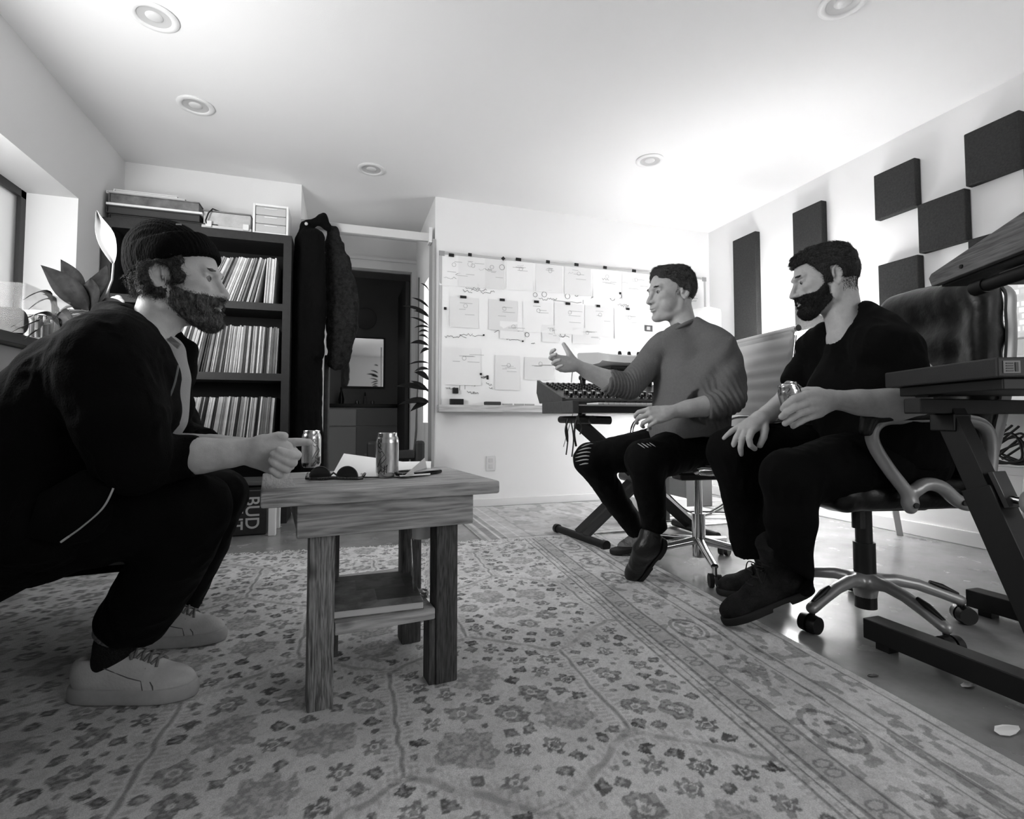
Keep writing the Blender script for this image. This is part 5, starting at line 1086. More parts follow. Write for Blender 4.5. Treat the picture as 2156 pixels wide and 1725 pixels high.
# ribbed seat and back in one sling profile
pr = [(.235, .462), (.24, .482), (.215, .497), (.10, .488), (-.05, .482), (-.16, .488), (-.215, .515), (-.24, .57), (-.26, .68), (-.285, .82), (-.31, .97), (-.325, 1.075)]
dense = spl([np.array([a, 0, b]) for a, b in pr], 132)
L_ = 0; acc = [0]
for i in range(1, len(dense)): L_ += np.linalg.norm(dense[i] - dense[i - 1]); acc.append(L_)
for i, q in enumerate(dense):
    tg = dense[min(i + 1, len(dense) - 1)] - dense[max(i - 1, 0)]; tg /= np.linalg.norm(tg); nn = np.array([tg[2], 0, -tg[0]]); b_ = .011 * abs(math.sin(PI * acc[i] / .058)) ** .5
    for s in (1, -1):
        for w_ in (-.25, -.24, 0, .24, .25):
            k = b_ * (0 if abs(w_) == .25 else 1) + .004; qq = q + nn * (-k if s == 1 else k); V.append(wp(qq[0], w_, qq[2]))
for i in range(len(dense) - 1):
    for j in range(10): F.append((i * 10 + j, i * 10 + (j + 1) % 10 if j not in (4, 9) else (i * 10 + (9 if j == 4 else 5)), (i + 1) * 10 + ((j + 1) % 10 if j not in (4, 9) else (9 if j == 4 else 5)), (i + 1) * 10 + j))
V = []; F = []; m_n = len(dense); ring = [(-.25, 1, 0), (-.24, 1, 1), (0, 1, 1), (.24, 1, 1), (.25, 1, 0), (.25, -1, 0), (.24, -1, 1), (0, -1, 1), (-.24, -1, 1), (-.25, -1, 0)]
for i, q in enumerate(dense):
    tg = dense[min(i + 1, m_n - 1)] - dense[max(i - 1, 0)]; tg /= np.linalg.norm(tg); nn = np.array([tg[2], 0, -tg[0]]); b_ = .010 * abs(math.sin(PI * acc[i] / .058)) ** .5
    for w_, s, fl_ in ring: qq = q + nn * (-s) * (b_ * fl_ + .004); V.append(wp(qq[0], w_, qq[2]))
for i in range(m_n - 1):
    for j in range(10): F.append((i * 10 + j, i * 10 + (j + 1) % 10, (i + 1) * 10 + (j + 1) % 10, (i + 1) * 10 + j))
F += [tuple(range(10))[::-1], tuple((m_n - 1) * 10 + j for j in range(10))]
MB().add(V, F).build('ribbed_sling', m_wl, t, smooth=50)
for s in (-1, 1): MB().tube([wp(q[0], s * .262, q[2]) for q in dense[::4]], .0095, 8, flat=(.6, 1)).build('side_rail', m_chrome, t, smooth=50)
for q in ((.238, .475), (-.326, 1.085)): MB().tube([wp(q[0], -.268, q[1]), wp(q[0], .268, q[1])], .0135, 16).build('end_roll', m_wl, t, smooth=50)
for q in ((.238, .475), (-.326, 1.085)):
    for s in (-1, 1): MB().tube([wp(q[0], s * .268, q[1]), wp(q[0], s * .278, q[1])], .0145, 16).build('roll_cap', m_chrome, t, smooth=50)
for w_ in (-.20, .20): MB().tube([wp(.12, w_, .465), wp(.03, w_ * .3, .44), wp(-.03, w_ * .3, .44), wp(-.12, w_, .465)], .012, 10).build('seat_spreader', m_chrome, t, smooth=50)
for s, ff in ((-1, .06), (1, .20)):
    pts = spl([wp(ff - .03, s * .275, .47), wp(ff + .0, s * .29, .55), wp(ff, s * .295, .64), wp(ff - .04, s * .295, .69), wp(ff - .12, s * .295, .70), wp(-.2, s * .29, .685), wp(-.272, s * .272, .68)], 36)
    MB().tube(pts, .011, 12, flat=(1.2, .7)).build('armrest', m_chrome, t, smooth=50)
# ================================================================== BLACK LEATHER CHAIR (man in black)
m_sil = mat('silver_painted_metal', .64, .38, metal=.55); m_sil2 = mat('silver_plastic', .62, .35, metal=.3)
bc_ = cl(1.235, 1.84, 0); t = thing('leather_office_chair', 'black leather office chair with silver arms and base under the man in black', 'office chair', bc_)
f2 = np.array([-.99 * _c - .10 * _s, .99 * _s - .10 * _c, 0]); w2 = np.array([-.10 * _c + .99 * _s, .10 * _s + .99 * _c, 0])
def bp_(f, w_, h): return bc_ + f2 * f + w2 * w_ + up_ * h
MB().lathe([(.034, .0), (.034, .045)], bp_(0, 0, .035), 24).build('hub_cap', m_black, t, smooth=True)
MB().tube([bp_(0, 0, .145), bp_(0, 0, .26)], .034, 24).build('gas_lift_sleeve', m_black, t, smooth=40); MB().tube([bp_(0, 0, .26), bp_(0, 0, .40)], .026, 20).build('gas_lift', m_black, t, smooth=40)
F_ = Field(bc_ + np.array([-.40, -.40, 0.02]), bc_ + np.array([.40, .40, .22]), .005); angs = (206, 278, 350, 62, 134)
F_.cone(bp_(0, 0, .125), bp_(0, 0, .085), .044, .036, .01)
for a in angs:
    a = math.radians(a); dc = cl(math.cos(a), math.sin(a), 0); F_.chain([(bp_(0, 0, .128) + dc * .03, .024), (bp_(0, 0, .134) + dc * .09, .0205), (bp_(0, 0, .122) + dc * .16, .019), (bp_(0, 0, .098) + dc * .23, .018), (bp_(0, 0, .076) + dc * .29, .018)], .015)
fmesh('star_base', F_, m_sil, t)
for a in angs:
    a = math.radians(a); dc = cl(math.cos(a), math.sin(a), 0); e = bp_(0, 0, 0) + dc * .29; sd = np.cross(up_, dc)
    cs = MB().cyl(e + up_ * .03, e + up_ * .065, .009, 10).build('caster', m_black, t)
    for s in (-1, 1): MB().tube([e + up_ * .030 + sd * (.004 * s) + dc * .01, e + up_ * .030 + sd * (.028 * s) + dc * .01], [.030, .027], 22).build('caster_wheel', m_black, cs, smooth=True)
    MB().tube([bp_(0, 0, .132) + dc * .20, bp_(0, 0, .118) + dc * .235, bp_(0, 0, .096) + dc * .285], [.006, .011, .006], 10).build('leg_pad', m_black, cs, smooth=True)
F_ = Field(bp_(0, 0, 0) + np.array([-.5, -.5, .35]), bp_(0, 0, 0) + np.array([.5, .5, .60]), .008); Rb = np.stack([f2, w2, up_], 1)
F_.rbox(bp_(.0, 0, .455), (.25, .235, .05), .045, Rb).cone(bp_(.23, -.2, .455), bp_(.23, .2, .455), .05, .05, .03).ell(bp_(-.05, 0, .49), (.2, .2, .03), Rb, .03)
fmesh('seat', F_, m_lea, t, lambda V: .004 * vnoise(V * 18, 6))
MB().box(bp_(-.02, 0, .395), (.30, .18, .03), Rb, .01).build('tilt_plate', m_black, t); MB().tube([bp_(.06, -.05, .39), bp_(.06, -.05, .32)], .02, 10).build('tilt_knob', m_black, t)
F_ = Field(bp_(-.3, 0, .45) + np.array([-.45, -.45, 0]), bp_(-.3, 0, 1.30) + np.array([.45, .45, 0]), .009)
def bq(h): return -.255 - (h - .5) * .10
for h, wd in ((.55, .21), (.66, .22), (.78, .235), (.90, .24), (1.02, .235)): F_.rbox(bp_(bq(h), 0, h), (.055, wd * .9, .085), .05, Rb, .05)
F_.rbox(bp_(bq(1.10), 0, 1.10), (.05, .19, .07), .05, Rb, .04)
for s in (-1, 1): F_.chain([(bp_(bq(.6) + .04, s * .2, .6), .035), (bp_(bq(.85) + .045, s * .215, .85), .038), (bp_(bq(1.08) + .035, s * .20, 1.07), .03)], .03)
F_.cone(bp_(bq(1.1) + .02, -.16, 1.115), bp_(bq(1.1) + .02, .16, 1.115), .052, .052, .04)
fmesh('backrest', F_, m_lea, t, lambda V: .003 * vnoise(V * np.array([22, 22, 5]), 16) + .001 * vnoise(V * 40, 17), 3)
MB().tube(spl([bp_(bq(h) - .05, s_ * wd * .88, h) for s_, h, wd in ((-1, .55, .2), (-1, .8, .245), (-1, 1.02, .245), (-1, 1.13, .19), (1, 1.13, .19), (1, 1.02, .245), (1, .8, .245), (1, .55, .2))], 60), .012, 10, flat=(1, 2.0)).build('back_shell_edge', m_sil, t, smooth=50)
for s in (-1, 1):
    w_ = s * .275
    F_ = Field(bp_(-.05, w_, .35) + np.array([-.40, -.40, 0]), bp_(-.05, w_, .80) + np.array([.40, .40, 0]), .006)
    loop = spl([bp_(.075, w_, .425), bp_(.085, w_, .47), bp_(.14, w_, .54), bp_(.185, w_, .61), bp_(.19, w_, .655), bp_(.15, w_, .688), bp_(.05, w_, .692), bp_(-.08, w_, .690), bp_(-.17, w_, .675), bp_(-.20, w_, .62), bp_(-.19, w_, .52), bp_(-.16, w_, .47)], 48)
    F_.chain([(p, .0185) for p in loop], .004)
    F_.chain([(p, .020) for p in spl([bp_(.06, w_, .475), bp_(.02, w_, .495), bp_(-.03, w_, .485), bp_(-.08, w_, .445), bp_(-.13, w_, .435), bp_(-.19, w_, .50)], 30)], .006); F_.ell(bp_(.075, w_, .44), (.026, .020, .020), Rb, .008)
    ar = fmesh('armrest', F_, m_sil2, t)
    MB().tube(spl([bp_(.20, w_, .665), bp_(.17, w_, .705), bp_(.08, w_, .722), bp_(-.06, w_, .722), bp_(-.14, w_, .708)], 24), [.010] + [.026] * 22 + [.016] * 0 + [.012], 14, flat=(1.25, .62)).build('arm_pad', m_lea, ar, smooth=60) if False else None
    F_ = Field(bp_(0, w_, .64) + np.array([-.3, -.3, 0]), bp_(0, w_, .78) + np.array([.3, .3, 0]), .006)
    F_.chain([(bp_(.212, w_, .655), .020), (bp_(.20, w_, .69), .024), (bp_(.14, w_, .712), .022), (bp_(.05, w_, .718), .022), (bp_(-.10, w_, .714), .020)], .03); F_.chain([(bp_(.16, w_ + .02, .705), .020), (bp_(-.08, w_ + .02, .708), .018)], .02); F_.chain([(bp_(.16, w_ - .02, .705), .020), (bp_(-.08, w_ - .02, .708), .018)], .02)
    fmesh('arm_pad', F_, m_lea, ar)
    for q in ((.075, .435), (-.085, .44)): MB().tube([bp_(q[0], w_ - .024, q[1]), bp_(q[0], w_ + .024, q[1])], .0085, 12).build('bolt_hole', m_black, ar, smooth=True)
# ================================================================== FOREGROUND SYNTH STAND, RIGHT EDGE
m_ww = woodmat('walnut_cheek', .36, .09, 0, 22, knots=False, rings=.7)
t = thing('tiered_keyboard_stand', 'heavy black two tier keyboard stand at the right edge of the photo', 'keyboard stand', (1.85, .9, 0))
SX = 1.555
for x, y1, y0 in ((SX, 1.205, .25), (2.16, 1.29, .25)):
    MB().bb((x - .032, y0, .022), (x + .032, y1, .082), .003).build('floor_beam', m_st, t)
    for y in (y1 - .05, y0 + .05): MB().bb((x - .02, y - .02, 0), (x + .02, y + .02, .0215)).build('foot_pad', m_black, t)
MB().bb((SX + .033, .42, .03), (2.127, .48, .08), .003).build('cross_beam', m_st, t)
tops_ = onX(2000, 872, SX)
for x in (SX, 2.16):
    a = np.array([x, tops_[1] + .0, tops_[2]]); b = np.array([x, tops_[1] - .235, .083]); d_ = (b - a) / np.linalg.norm(b - a); mid = a + d_ * .20
    ft = frame(d_, (0, 1, 0)); T_ = np.stack([ft[1], ft[2], ft[0]], 1)
    MB().box((a + mid) / 2, (.052, .052, np.linalg.norm(mid - a) + .04), T_, .002).build('inner_post', m_st, t)
    MB().box((mid + b) / 2, (.070, .068, np.linalg.norm(b - mid)), T_, .003).build('outer_post', m_st, t)
    MB().bb((x - .034, a[1] - .03, a[2] - .045), (x + .034, a[1] + .03, a[2] + .0), .003).build('post_head', m_st, t)
    MB().box(mid + np.array([0, -.045, .0]), (.05, .012, .09), T_, .002).build('clamp_plate', m_st2, t)
    MB().tube([mid + np.array([0, -.04, -.02]), mid + np.array([0, -.085, -.025])], .009, 10).build('clamp_bolt', m_chrome, t, smooth=True)
    kb = MB().lathe([(0, 0), (.026, 0), (.030, .006), (.030, .016), (.024, .026), (0, .030)], mid + np.array([0, -.085, -.025]), 24, T=rotx(PI / 2), cap=False).build('clamp_knob', mat('grey_knob', .55, .45), t, smooth=40)
    kb2 = MB().lathe([(0, 0), (.026, 0), (.030, .006), (.030, .016), (.024, .026), (0, .030)], mid + np.array([0, -.085, -.165]), 24, T=rotx(PI / 2), cap=False).build('clamp_knob', m_black, t, smooth=40)
    MB().tube([np.array([x + (.62 if x < 2 else .42), a[1] + .02, a[2] + .04]), np.array([x + (.62 if x < 2 else .42), a[1] - .02, 1.0])], .020, 4).build('upper_post', m_st, t)
pa_ = P(1915, 854, 1.36)
MB().bb((pa_[0], tops_[1] - .022, tops_[2] + .0005), (2.75, tops_[1] + .022, tops_[2] + .040), .003).build('support_rail', m_st, t)
dk_ = np.array([math.sin(math.radians(23)), math.cos(math.radians(23)), 0]); rk_ = np.array([dk_[1], -dk_[0], 0]); Rk = np.stack([rk_, dk_, up_], 1)
C0 = P(2100, 795, 1.12)
def kp(r, d, h): return np.array([C0[0], C0[1], 0]) + rk_ * r + dk_ * d + up_ * h
t2 = thing('keyboard', 'charcoal keyboard seen end on, lower tier of the stand at the right edge', 'keyboard', kp(.4, .2, .76))
def kbox(r0, d0, h0, r1, d1, h1, bev=.003): return MB().box(kp((r0 + r1) / 2, (d0 + d1) / 2, (h0 + h1) / 2), (r1 - r0, d1 - d0, h1 - h0), Rk, bev)
kbox(0, 0, .780, .95, .386, .824, .004).build('case', mat('charcoal_case', .17, .55, bump=.1, bscale=400), t2)
kbox(.02, .012, .7535, .93, .355, .7795, .003).build('lower_case', mat('dark_lower_case', .09, .55), t2)
kbox(.025, .25, .7485, .06, .30, .7533).build('rubber_foot', m_black, t2)
kbox(.012, -.0015, .789, .046, -.0002, .816, .0).build('rear_logo_plate', mat('logo_plate', .42, .4), t2)
TL = np.stack([rk_, up_, -dk_], 1)
mb = MB()
for k in range(4): mb.box(kp(.024 + .0, -.0022, .794 + k * .0055), (.014, .0012, .0022), Rk)
mb.box(kp(.038, -.0022, .8025), (.006, .0012, .02), Rk); mb.build('logo_mark', mat('logo_mark', .2, .5), t2)
t3 = thing('wooden_synthesizer', 'wood sided synthesizer tilted on the upper tier at the right edge', 'synthesizer', (1.6, .9, 1.1))
A = P(1961, 604, 1.44); dd = -np.array([math.sin(math.radians(25)), math.cos(math.radians(25)), 0]); rd = np.array([-dd[1], dd[0], 0])
def up3(d, r, h): return np.array([A[0], A[1], 0]) + dd * d + rd * r + up_ * h
prf = [(-.011, 1.083), (0.0, 1.058), (.38, 1.064), (.40, 1.085), (.40, 1.155), (.388, 1.163), (.0, 1.0935)]
def slab(r0, r1, pf): n = len(pf); return MB().add([up3(d, r0, h) for d, h in pf] + [up3(d, r1, h) for d, h in pf], [tuple(range(n)), tuple(range(n, 2 * n))[::-1]] + [(i, (i + 1) % n, n + (i + 1) % n, n + i) for i in range(n)])
# cheek mesh in its own frame so the grain runs along it
mb = MB(); n = len(prf); mb.add([(d, 0, h) for d, h in prf] + [(d, .02, h) for d, h in prf], [tuple(range(n)), tuple(range(n, 2 * n))[::-1]] + [(i, (i + 1) % n, n + (i + 1) % n, n + i) for i in range(n)])
ck = mb.build('wooden_cheek', m_ww, None, bev=.002); ck.parent = t3; ck.matrix_parent_inverse = PM(t3).inverted(); ck.location = (A[0], A[1], 0); ck.rotation_euler = (0, 0, math.atan2(dd[1], dd[0]))
slab(.0205, .85, [(.01, 1.054), (.38, 1.058), (.38, 1.145), (.01, 1.087)]).build('case', m_sb, t3)
slab(.8505, .8705, prf).build('wooden_cheek', m_ww, t3)
MB().tube([up3(.115, -.003, 1.080), up3(.115, .001, 1.080)], .0055, 12).build('screw', m_black, t3, smooth=True)
slab(.06, .80, [(.15, 1.040), (.37, 1.044), (.37, 1.0555), (.15, 1.0515)]).build('bottom_plate', mat('grey_bottom_plate', .45, .5), t3)
for r in (.03, .60):
    MB().tube([up3(.155, r, 1.022), up3(.45, r, 1.024)], .016, 14).build('upper_arm', m_st, t, smooth=True)
    MB().tube([up3(.115, r, 1.022), up3(.155, r, 1.022)], .0195, 14).build('arm_cap', m_black, t, smooth=True)
# ================================================================== PEOPLE
def pc(*a): return [(P(x, y, z), r) for x, y, z, r in a]
def fieldof(chains, h, m=.03, extra=None):
    pts = np.array([p for c in chains for p, r in c] + ([e for e in extra] if extra else [])); rm = max(r for c in chains for p, r in c)
    return Field(pts.min(0) - rm - m, pts.max(0) + rm + m, h)
def folds(a1, f1, a2, f2, seed): return lambda V: a1 * vnoise(V * np.asarray(f1), seed) + a2 * vnoise(V * np.asarray(f2), seed + 1)
def ridge(V, f, seed): return 1 - 2 * np.abs(vnoise(V * np.asarray(f), seed))
def head_frame(f, u, roll=0.):
    f = np.asarray(f, float); f /= np.linalg.norm(f); l = np.cross(u, f); l /= np.linalg.norm(l); u = np.cross(f, l); return f, l, u
def pitchyaw(base, up, pitch):
    """rotate the facing vector down by pitch"""
    b = np.asarray(base, float); b /= np.linalg.norm(b); u = np.asarray(up, float); return b * math.cos(pitch) - u * math.sin(pitch), u * math.cos(pitch) + b * math.sin(pitch)
def head_field(h, o, neck=None, lo=(-.15, -.105, -.20), hi=(.145, .105, .15)):
    """o: option dict. canonical: +x face, +y left, +z up, origin at eye height between the ears"""
    F = Field(lo, hi, h); j = o.get('jaw', 1.); nz = o.get('nose', 1.)
    F.ell((-.022, 0, .028), (.093, .075, .083), None, 0).ell((.018, 0, .030), (.072, .066, .072), None, .02)
    F.ell((.030, 0, -.035), (.058, .060 * j, .070), None, .025)
    F.chain([((-.012, .058 * j, -.040), .016), ((.002, .055 * j, -.078), .015), ((.050, .026, -.103), .016), ((.074, .010, -.106), .015)], .016)
    F.chain([((-.012, -.058 * j, -.040), .016), ((.002, -.055 * j, -.078), .015), ((.050, -.026, -.103), .016), ((.074, -.010, -.106), .015)], .016)
    F.ell((.040, 0, -.085), (.045, .038, .030), None, .02).ell((.078, 0, -.103), (.0165, .020, .0145), None, .012)
    F.ell((.060, 0, -.050), (.034, .036, .042), None, .016)
    for s in (1, -1):
        F.ell((.060, s * .040, -.020), (.026, .022, .020), None, .014)                    # cheekbone
        F.ell((.045, s * .046, -.055), (.030, .018, .030), None, .014)                    # cheek
    F.cone((.078, .038, .020), (.089, .010, .018), .0105, .0115, .012).cone((.078, -.038, .020), (.089, -.010, .018), .0105, .0115, .012)
    for s in (1, -1): F.ell((.092, s * .031, .000), (.019, .0165, .0125), None, .010, 'sub')
    for s in (1, -1):
        F.ell((.0735, s * .031, .000), (.0102, .0135, .0102), None, .002)
        ld = o.get('lid', 0.); F.cone((.0825 + ld * .1, s * .0205, .0086 - ld), (.0775, s * .0425, .0068 - ld), .0050 + ld * .25, .0050 + ld * .25, .003)    # upper lid
        F.cone((.0812, s * .0215, -.0088), (.0768, s * .0415, -.0076), .0042, .0042, .004)  # lower lid
    # nose
    F.chain([((.086, 0, .012), .0085), ((.0975, 0, -.010), .0085), ((.1085 * (1 + .03 * (nz - 1)), 0, -.030), .0092), ((.1125 * (1 + .04 * (nz - 1)), 0, -.0385), .0095)], .007)
    for s in (1, -1): F.ell((.0985, s * .0125, -.0405), (.0115, .0078, .0078), None, .006); F.cone((.086, s * .012, -.030), (.080, s * .022, -.045), .008, .006, .012); F.ell((.1035, s * .0065, -.0485), (.0055, .0036, .0034), None, .002, 'sub')
    # mouth
    F.ell((.0865, 0, -.0600), (.0135, .024, .0130), None, .010)
    F.ell((.0935, 0, -.0655), (.0088, .0215, .0052), None, .003).ell((.0915, 0, -.0760), (.0088, .0185, .0058), None, .003)
    F.ell((.1015, 0, -.0705 - o.get('open', 0) * .5), (.0105, .021, .0016 + o.get('open', 0)), None, .002, 'sub')
    F.ell((.094, 0, -.0875), (.008, .020, .0055), None, .006, 'sub')
    # ears
    for s in (1, -1):
        R = rotz(-s * .50) @ roty(-.18); e = np.array([-.016, s * .0805, -.007])
        F.ell(e, (.0200, .0052, .0330), R, .0025); F.ell(e + R @ np.array([.0035, s * .0062, .001]), (.0125, .0068, .0215), R, .0015, 'sub')
        F.chain([(e + R @ np.array(q), .0036) for q in ((.012, s * .002, -.001), (.0135, s * .003, .017), (.005, s * .004, .0295), (-.009, s * .0045, .0270), (-.0175, s * .0045, .010), (-.0165, s * .004, -.006), (-.009, s * .003, -.020))], .0015)
        F.chain([(e + R @ np.array(q), .0026) for q in ((.002, s * .002, .017), (-.008, s * .003, .010), (-.009, s * .003, -.006), (-.002, s * .002, -.014))], .0015)
        F.ell(e + R @ np.array([-.002, s * .001, -.027]), (.0085, .0042, .0085), R, .002); F.cone(e + R @ np.array([.012, s * .003, -.009]), e + R @ np.array([.011, s * .003, -.001]), .0042, .0036, .0015)
    if neck is not None: F.chain(neck, .022)
    return F
def to_world(VQ, c, fr, s=1.):
    f, l, u = fr; V, Q = VQ; return np.asarray(c) + s * (V[:, :1] * f + V[:, 1:2] * l + V[:, 2:3] * u), Q
def to_local(p, c, fr, s=1.): d = (np.asarray(p) - np.asarray(c)) / s; return np.array([d @ fr[0], d @ fr[1], d @ fr[2]])
def shell(h, F0, th, region):
    """hair or beard: the head field grown by th(p) inside region(p)<0"""
    G = Field.__new__(Field); G.h = F0.h; G.lo = F0.lo; G.n = F0.n; G.ax = F0.ax
    X, Y, Z = F0.grid(); pp = np.stack([X, Y, Z], -1)
    G.f = np.maximum(F0.f - th(pp), region(X, Y, Z, pp)).astype(np.float32); return G
def eyes(parent, c, fr, s, gaze=(1, 0, 0), sides=(1, -1)):
    me = mat('eye_white', .52, .25, coat=.3); mi = mat('eye_iris', .10, .2, coat=.5); g = np.array(gaze, float); g /= np.linalg.norm(g)
    for sd in sides:
        q = np.array([.0750, sd * .031, 0]); fr3 = np.stack(fr, 1)
        mb = MB(); mb.sph((0, 0, 0), .0122, 20); V = np.array(mb.V) + q; o = MB().add(fr3 @ V.T * s if False else (V @ fr3.T) * s + np.asarray(c), mb.F).build('eye', me, parent, smooth=60)
        mb = MB(); mb.sph((0, 0, 0), (.0070, .0070, .0070), 14); V = np.array(mb.V) + q + g * .0064; MB().add((V @ fr3.T) * s + np.asarray(c), mb.F).build('iris', mi, o, smooth=60)
def fade(F, reg, c, fr, s, n, L, flow, seed, lo=-.010, hi=.0, r=.00035, lift=.25, jit=.3):
    V, Q = F.surf(); v = reg(V[:, 0], V[:, 1], V[:, 2], V); p = np.clip((hi - v) / (hi - lo), 0, 1); keep = p[Q].mean(1) > np.random.RandomState(seed).rand(len(Q)); W = to_world((V, Q), c, fr, s)
    q = W[1][keep]; Vw = W[0]; ids = np.unique(q); mp_ = np.full(len(Vw), -1); mp_[ids] = np.arange(len(ids)); return strands((Vw[ids], mp_[q]), n, L, r, flow, seed, lift, jit)
def brows(G, c, fr, s, m, parent):
    V, Q = G.surf()
    for sd in (1, -1):
        q = Q[(V[Q][:, :, 1].mean(1) * sd) > 0]; ids = np.unique(q); mp_ = np.full(len(V), -1); mp_[ids] = np.arange(len(ids)); W = to_world((V[ids], mp_[q]), c, fr, s)
        fmesh('eyebrow', [W, strands(W, 220, .0042, .0003, -fr[0] * .2 + fr[1] * sd + fr[2] * .2, 3, .3, .25)], m, parent, None, 0)
def skin(name, v): return mat(name, v, .55, bump=.12, bscale=500, var=.025, vscale=60, coat=.06)
m_hair_b = mat('dark_hair', .13, .6, bump=1., bscale=260, var=.06, vscale=150, stretch=(1, 1, .4)); m_hair_m = mat('curly_hair', .24, .6, bump=1., bscale=240, var=.12, vscale=130); m_beard = mat('beard_hair', .38, .9, bump=1., bscale=400, var=.20, vscale=110, stretch=(1, 1, .35))
m_beardd = mat('dark_beard', .15, .8, bump=1., bscale=500, var=.07, vscale=240); m_hair_g = mat('short_brown_hair', .27, .7, bump=1., bscale=380, var=.10, vscale=200)
m_fade = mat('faded_side_hair', .43, .8, bump=.8, bscale=500, var=.08, vscale=260)
def canon(chains_fn, h, lo, hi): F = Field(lo, hi, h); chains_fn(F); return F
def shoe_frame(heel, toe, up):
    f = np.asarray(toe, float) - np.asarray(heel, float); L = np.linalg.norm(f); f /= L; up = np.asarray(up, float); l = np.cross(up, f); l /= np.linalg.norm(l); return (f, l, np.cross(f, l)), L
m_snk = mat('white_sneaker_leather', .74, .45, bump=.12, bscale=160, var=.03, vscale=20); m_snks = mat('sneaker_rubber', .66, .6, var=.03, vscale=30); m_lace = mat('grey_laces', .46, .8, bump=.4, bscale=500)
def sneaker(parent, heel, toe, up, name='sneaker'):
    fr, L = shoe_frame(heel, toe, up); s = L / .29
    def U(F):
        F.ell((.048, 0, .050), (.046, .034, .045), None, 0).ell((.12, 0, .045), (.085, .040, .046), None, .03).ell((.205, 0, .030), (.078, .044, .034), None, .03).cone((.10, 0, .075), (.18, 0, .048), .030, .026, .02)
        F.ell((.050, 0, .112), (.050, .027, .045), None, .008, 'sub'); F.cut((0, 0, .022), (0, 0, -1))
    F = canon(U, .003, (-.02, -.06, 0), (.30, .06, .13)); FU = F; fr = (fr[0], fr[1], fr[2] * 1.16); V, Q = to_world(F.surf(), heel, fr, s); V = relax(V, Q, 1); o = mesh(name, V, Q, m_snk, parent, smooth=True)
    def S(F):
        F.ell((.062, 0, .014), (.066, .040, .045), None, 0).ell((.205, 0, .014), (.086, .049, .045), None, .03).ell((.13, 0, .014), (.07, .041, .045), None, .03); F.cut((0, 0, .030), (0, 0, 1)); F.cut((0, 0, 0), (0, 0, -1))
    F = canon(S, .003, (-.02, -.065, -.005), (.305, .065, .035)); V, Q = to_world(F.surf(), heel, fr, s); V = relax(V, Q, 1); mesh('sole', V, Q, m_snks, o, smooth=True)
    def Tn(F): F.rbox((.112, 0, .098), (.030, .024, .006), .005, roty(.75))
    F = canon(Tn, .003, (.06, -.04, .05), (.16, .04, .14)); V, Q = to_world(F.surf(), heel, fr, s); mesh('tongue', V, Q, m_snk, o, smooth=True)
    def W(q): return np.asarray(heel) + s * (fr[0] * q[0] + fr[1] * q[1] + fr[2] * q[2])
    def T(x, y, e=.0012): return W((x, y, surf_z(FU, x, y) + e))
    mb = MB()
    for k in range(5):
        x = .128 + k * .0165; w_ = .022
        mb.tube([T(x, -w_), T(x + .004, -.010, .003), T(x + .009, .010, .003), T(x + .012, w_)], .0034 * s, 6); mb.tube([T(x + .012, -w_), T(x + .008, -.008, .0045), T(x + .004, .010, .0045), T(x, w_)], .0034 * s, 6)
    for sg_ in (1, -1):
        mb.tube(spl([T(.128, 0, .006), T(.118, sg_ * .014, .014), T(.122, sg_ * .026, .010), T(.136, sg_ * .018, .006), T(.130, 0, .006)], 20), .0034 * s, 6); mb.tube(spl([T(.130, 0, .007), T(.142, sg_ * .014, .007), T(.152, sg_ * .026, .003)], 10), .003 * s, 6)
    mb.build('laces', m_lace, o, smooth=60)
    mb = MB()
    for sg_ in (1, -1):
        def sp(x, z): return W((x, surf_y(FU, x, z, sg_) + sg_ * .0004, z))
        mb.tube([sp(.098, .072), sp(.125, .062), sp(.155, .053), sp(.184, .046), sp(.188, .036), sp(.190, .029)], .0012 * s, 5); mb.tube([sp(.204, .044), sp(.212, .036), sp(.213, .029)], .0012 * s, 5)
    mb.tube([T(.186, y, .0004) for y in np.linspace(-.030, .030, 9)], .0012 * s, 5)
    mb.build('stitching', mat('sneaker_seam', .34, .8), o); return o
m_boot = mat('dark_suede', .13, .85, bump=.5, bscale=320, var=.04, vscale=25); m_boots = mat('boot_sole', .08, .7); m_boot2 = mat('black_boot_leather', .05, .38, bump=.15, bscale=120, var=.03, vscale=20)
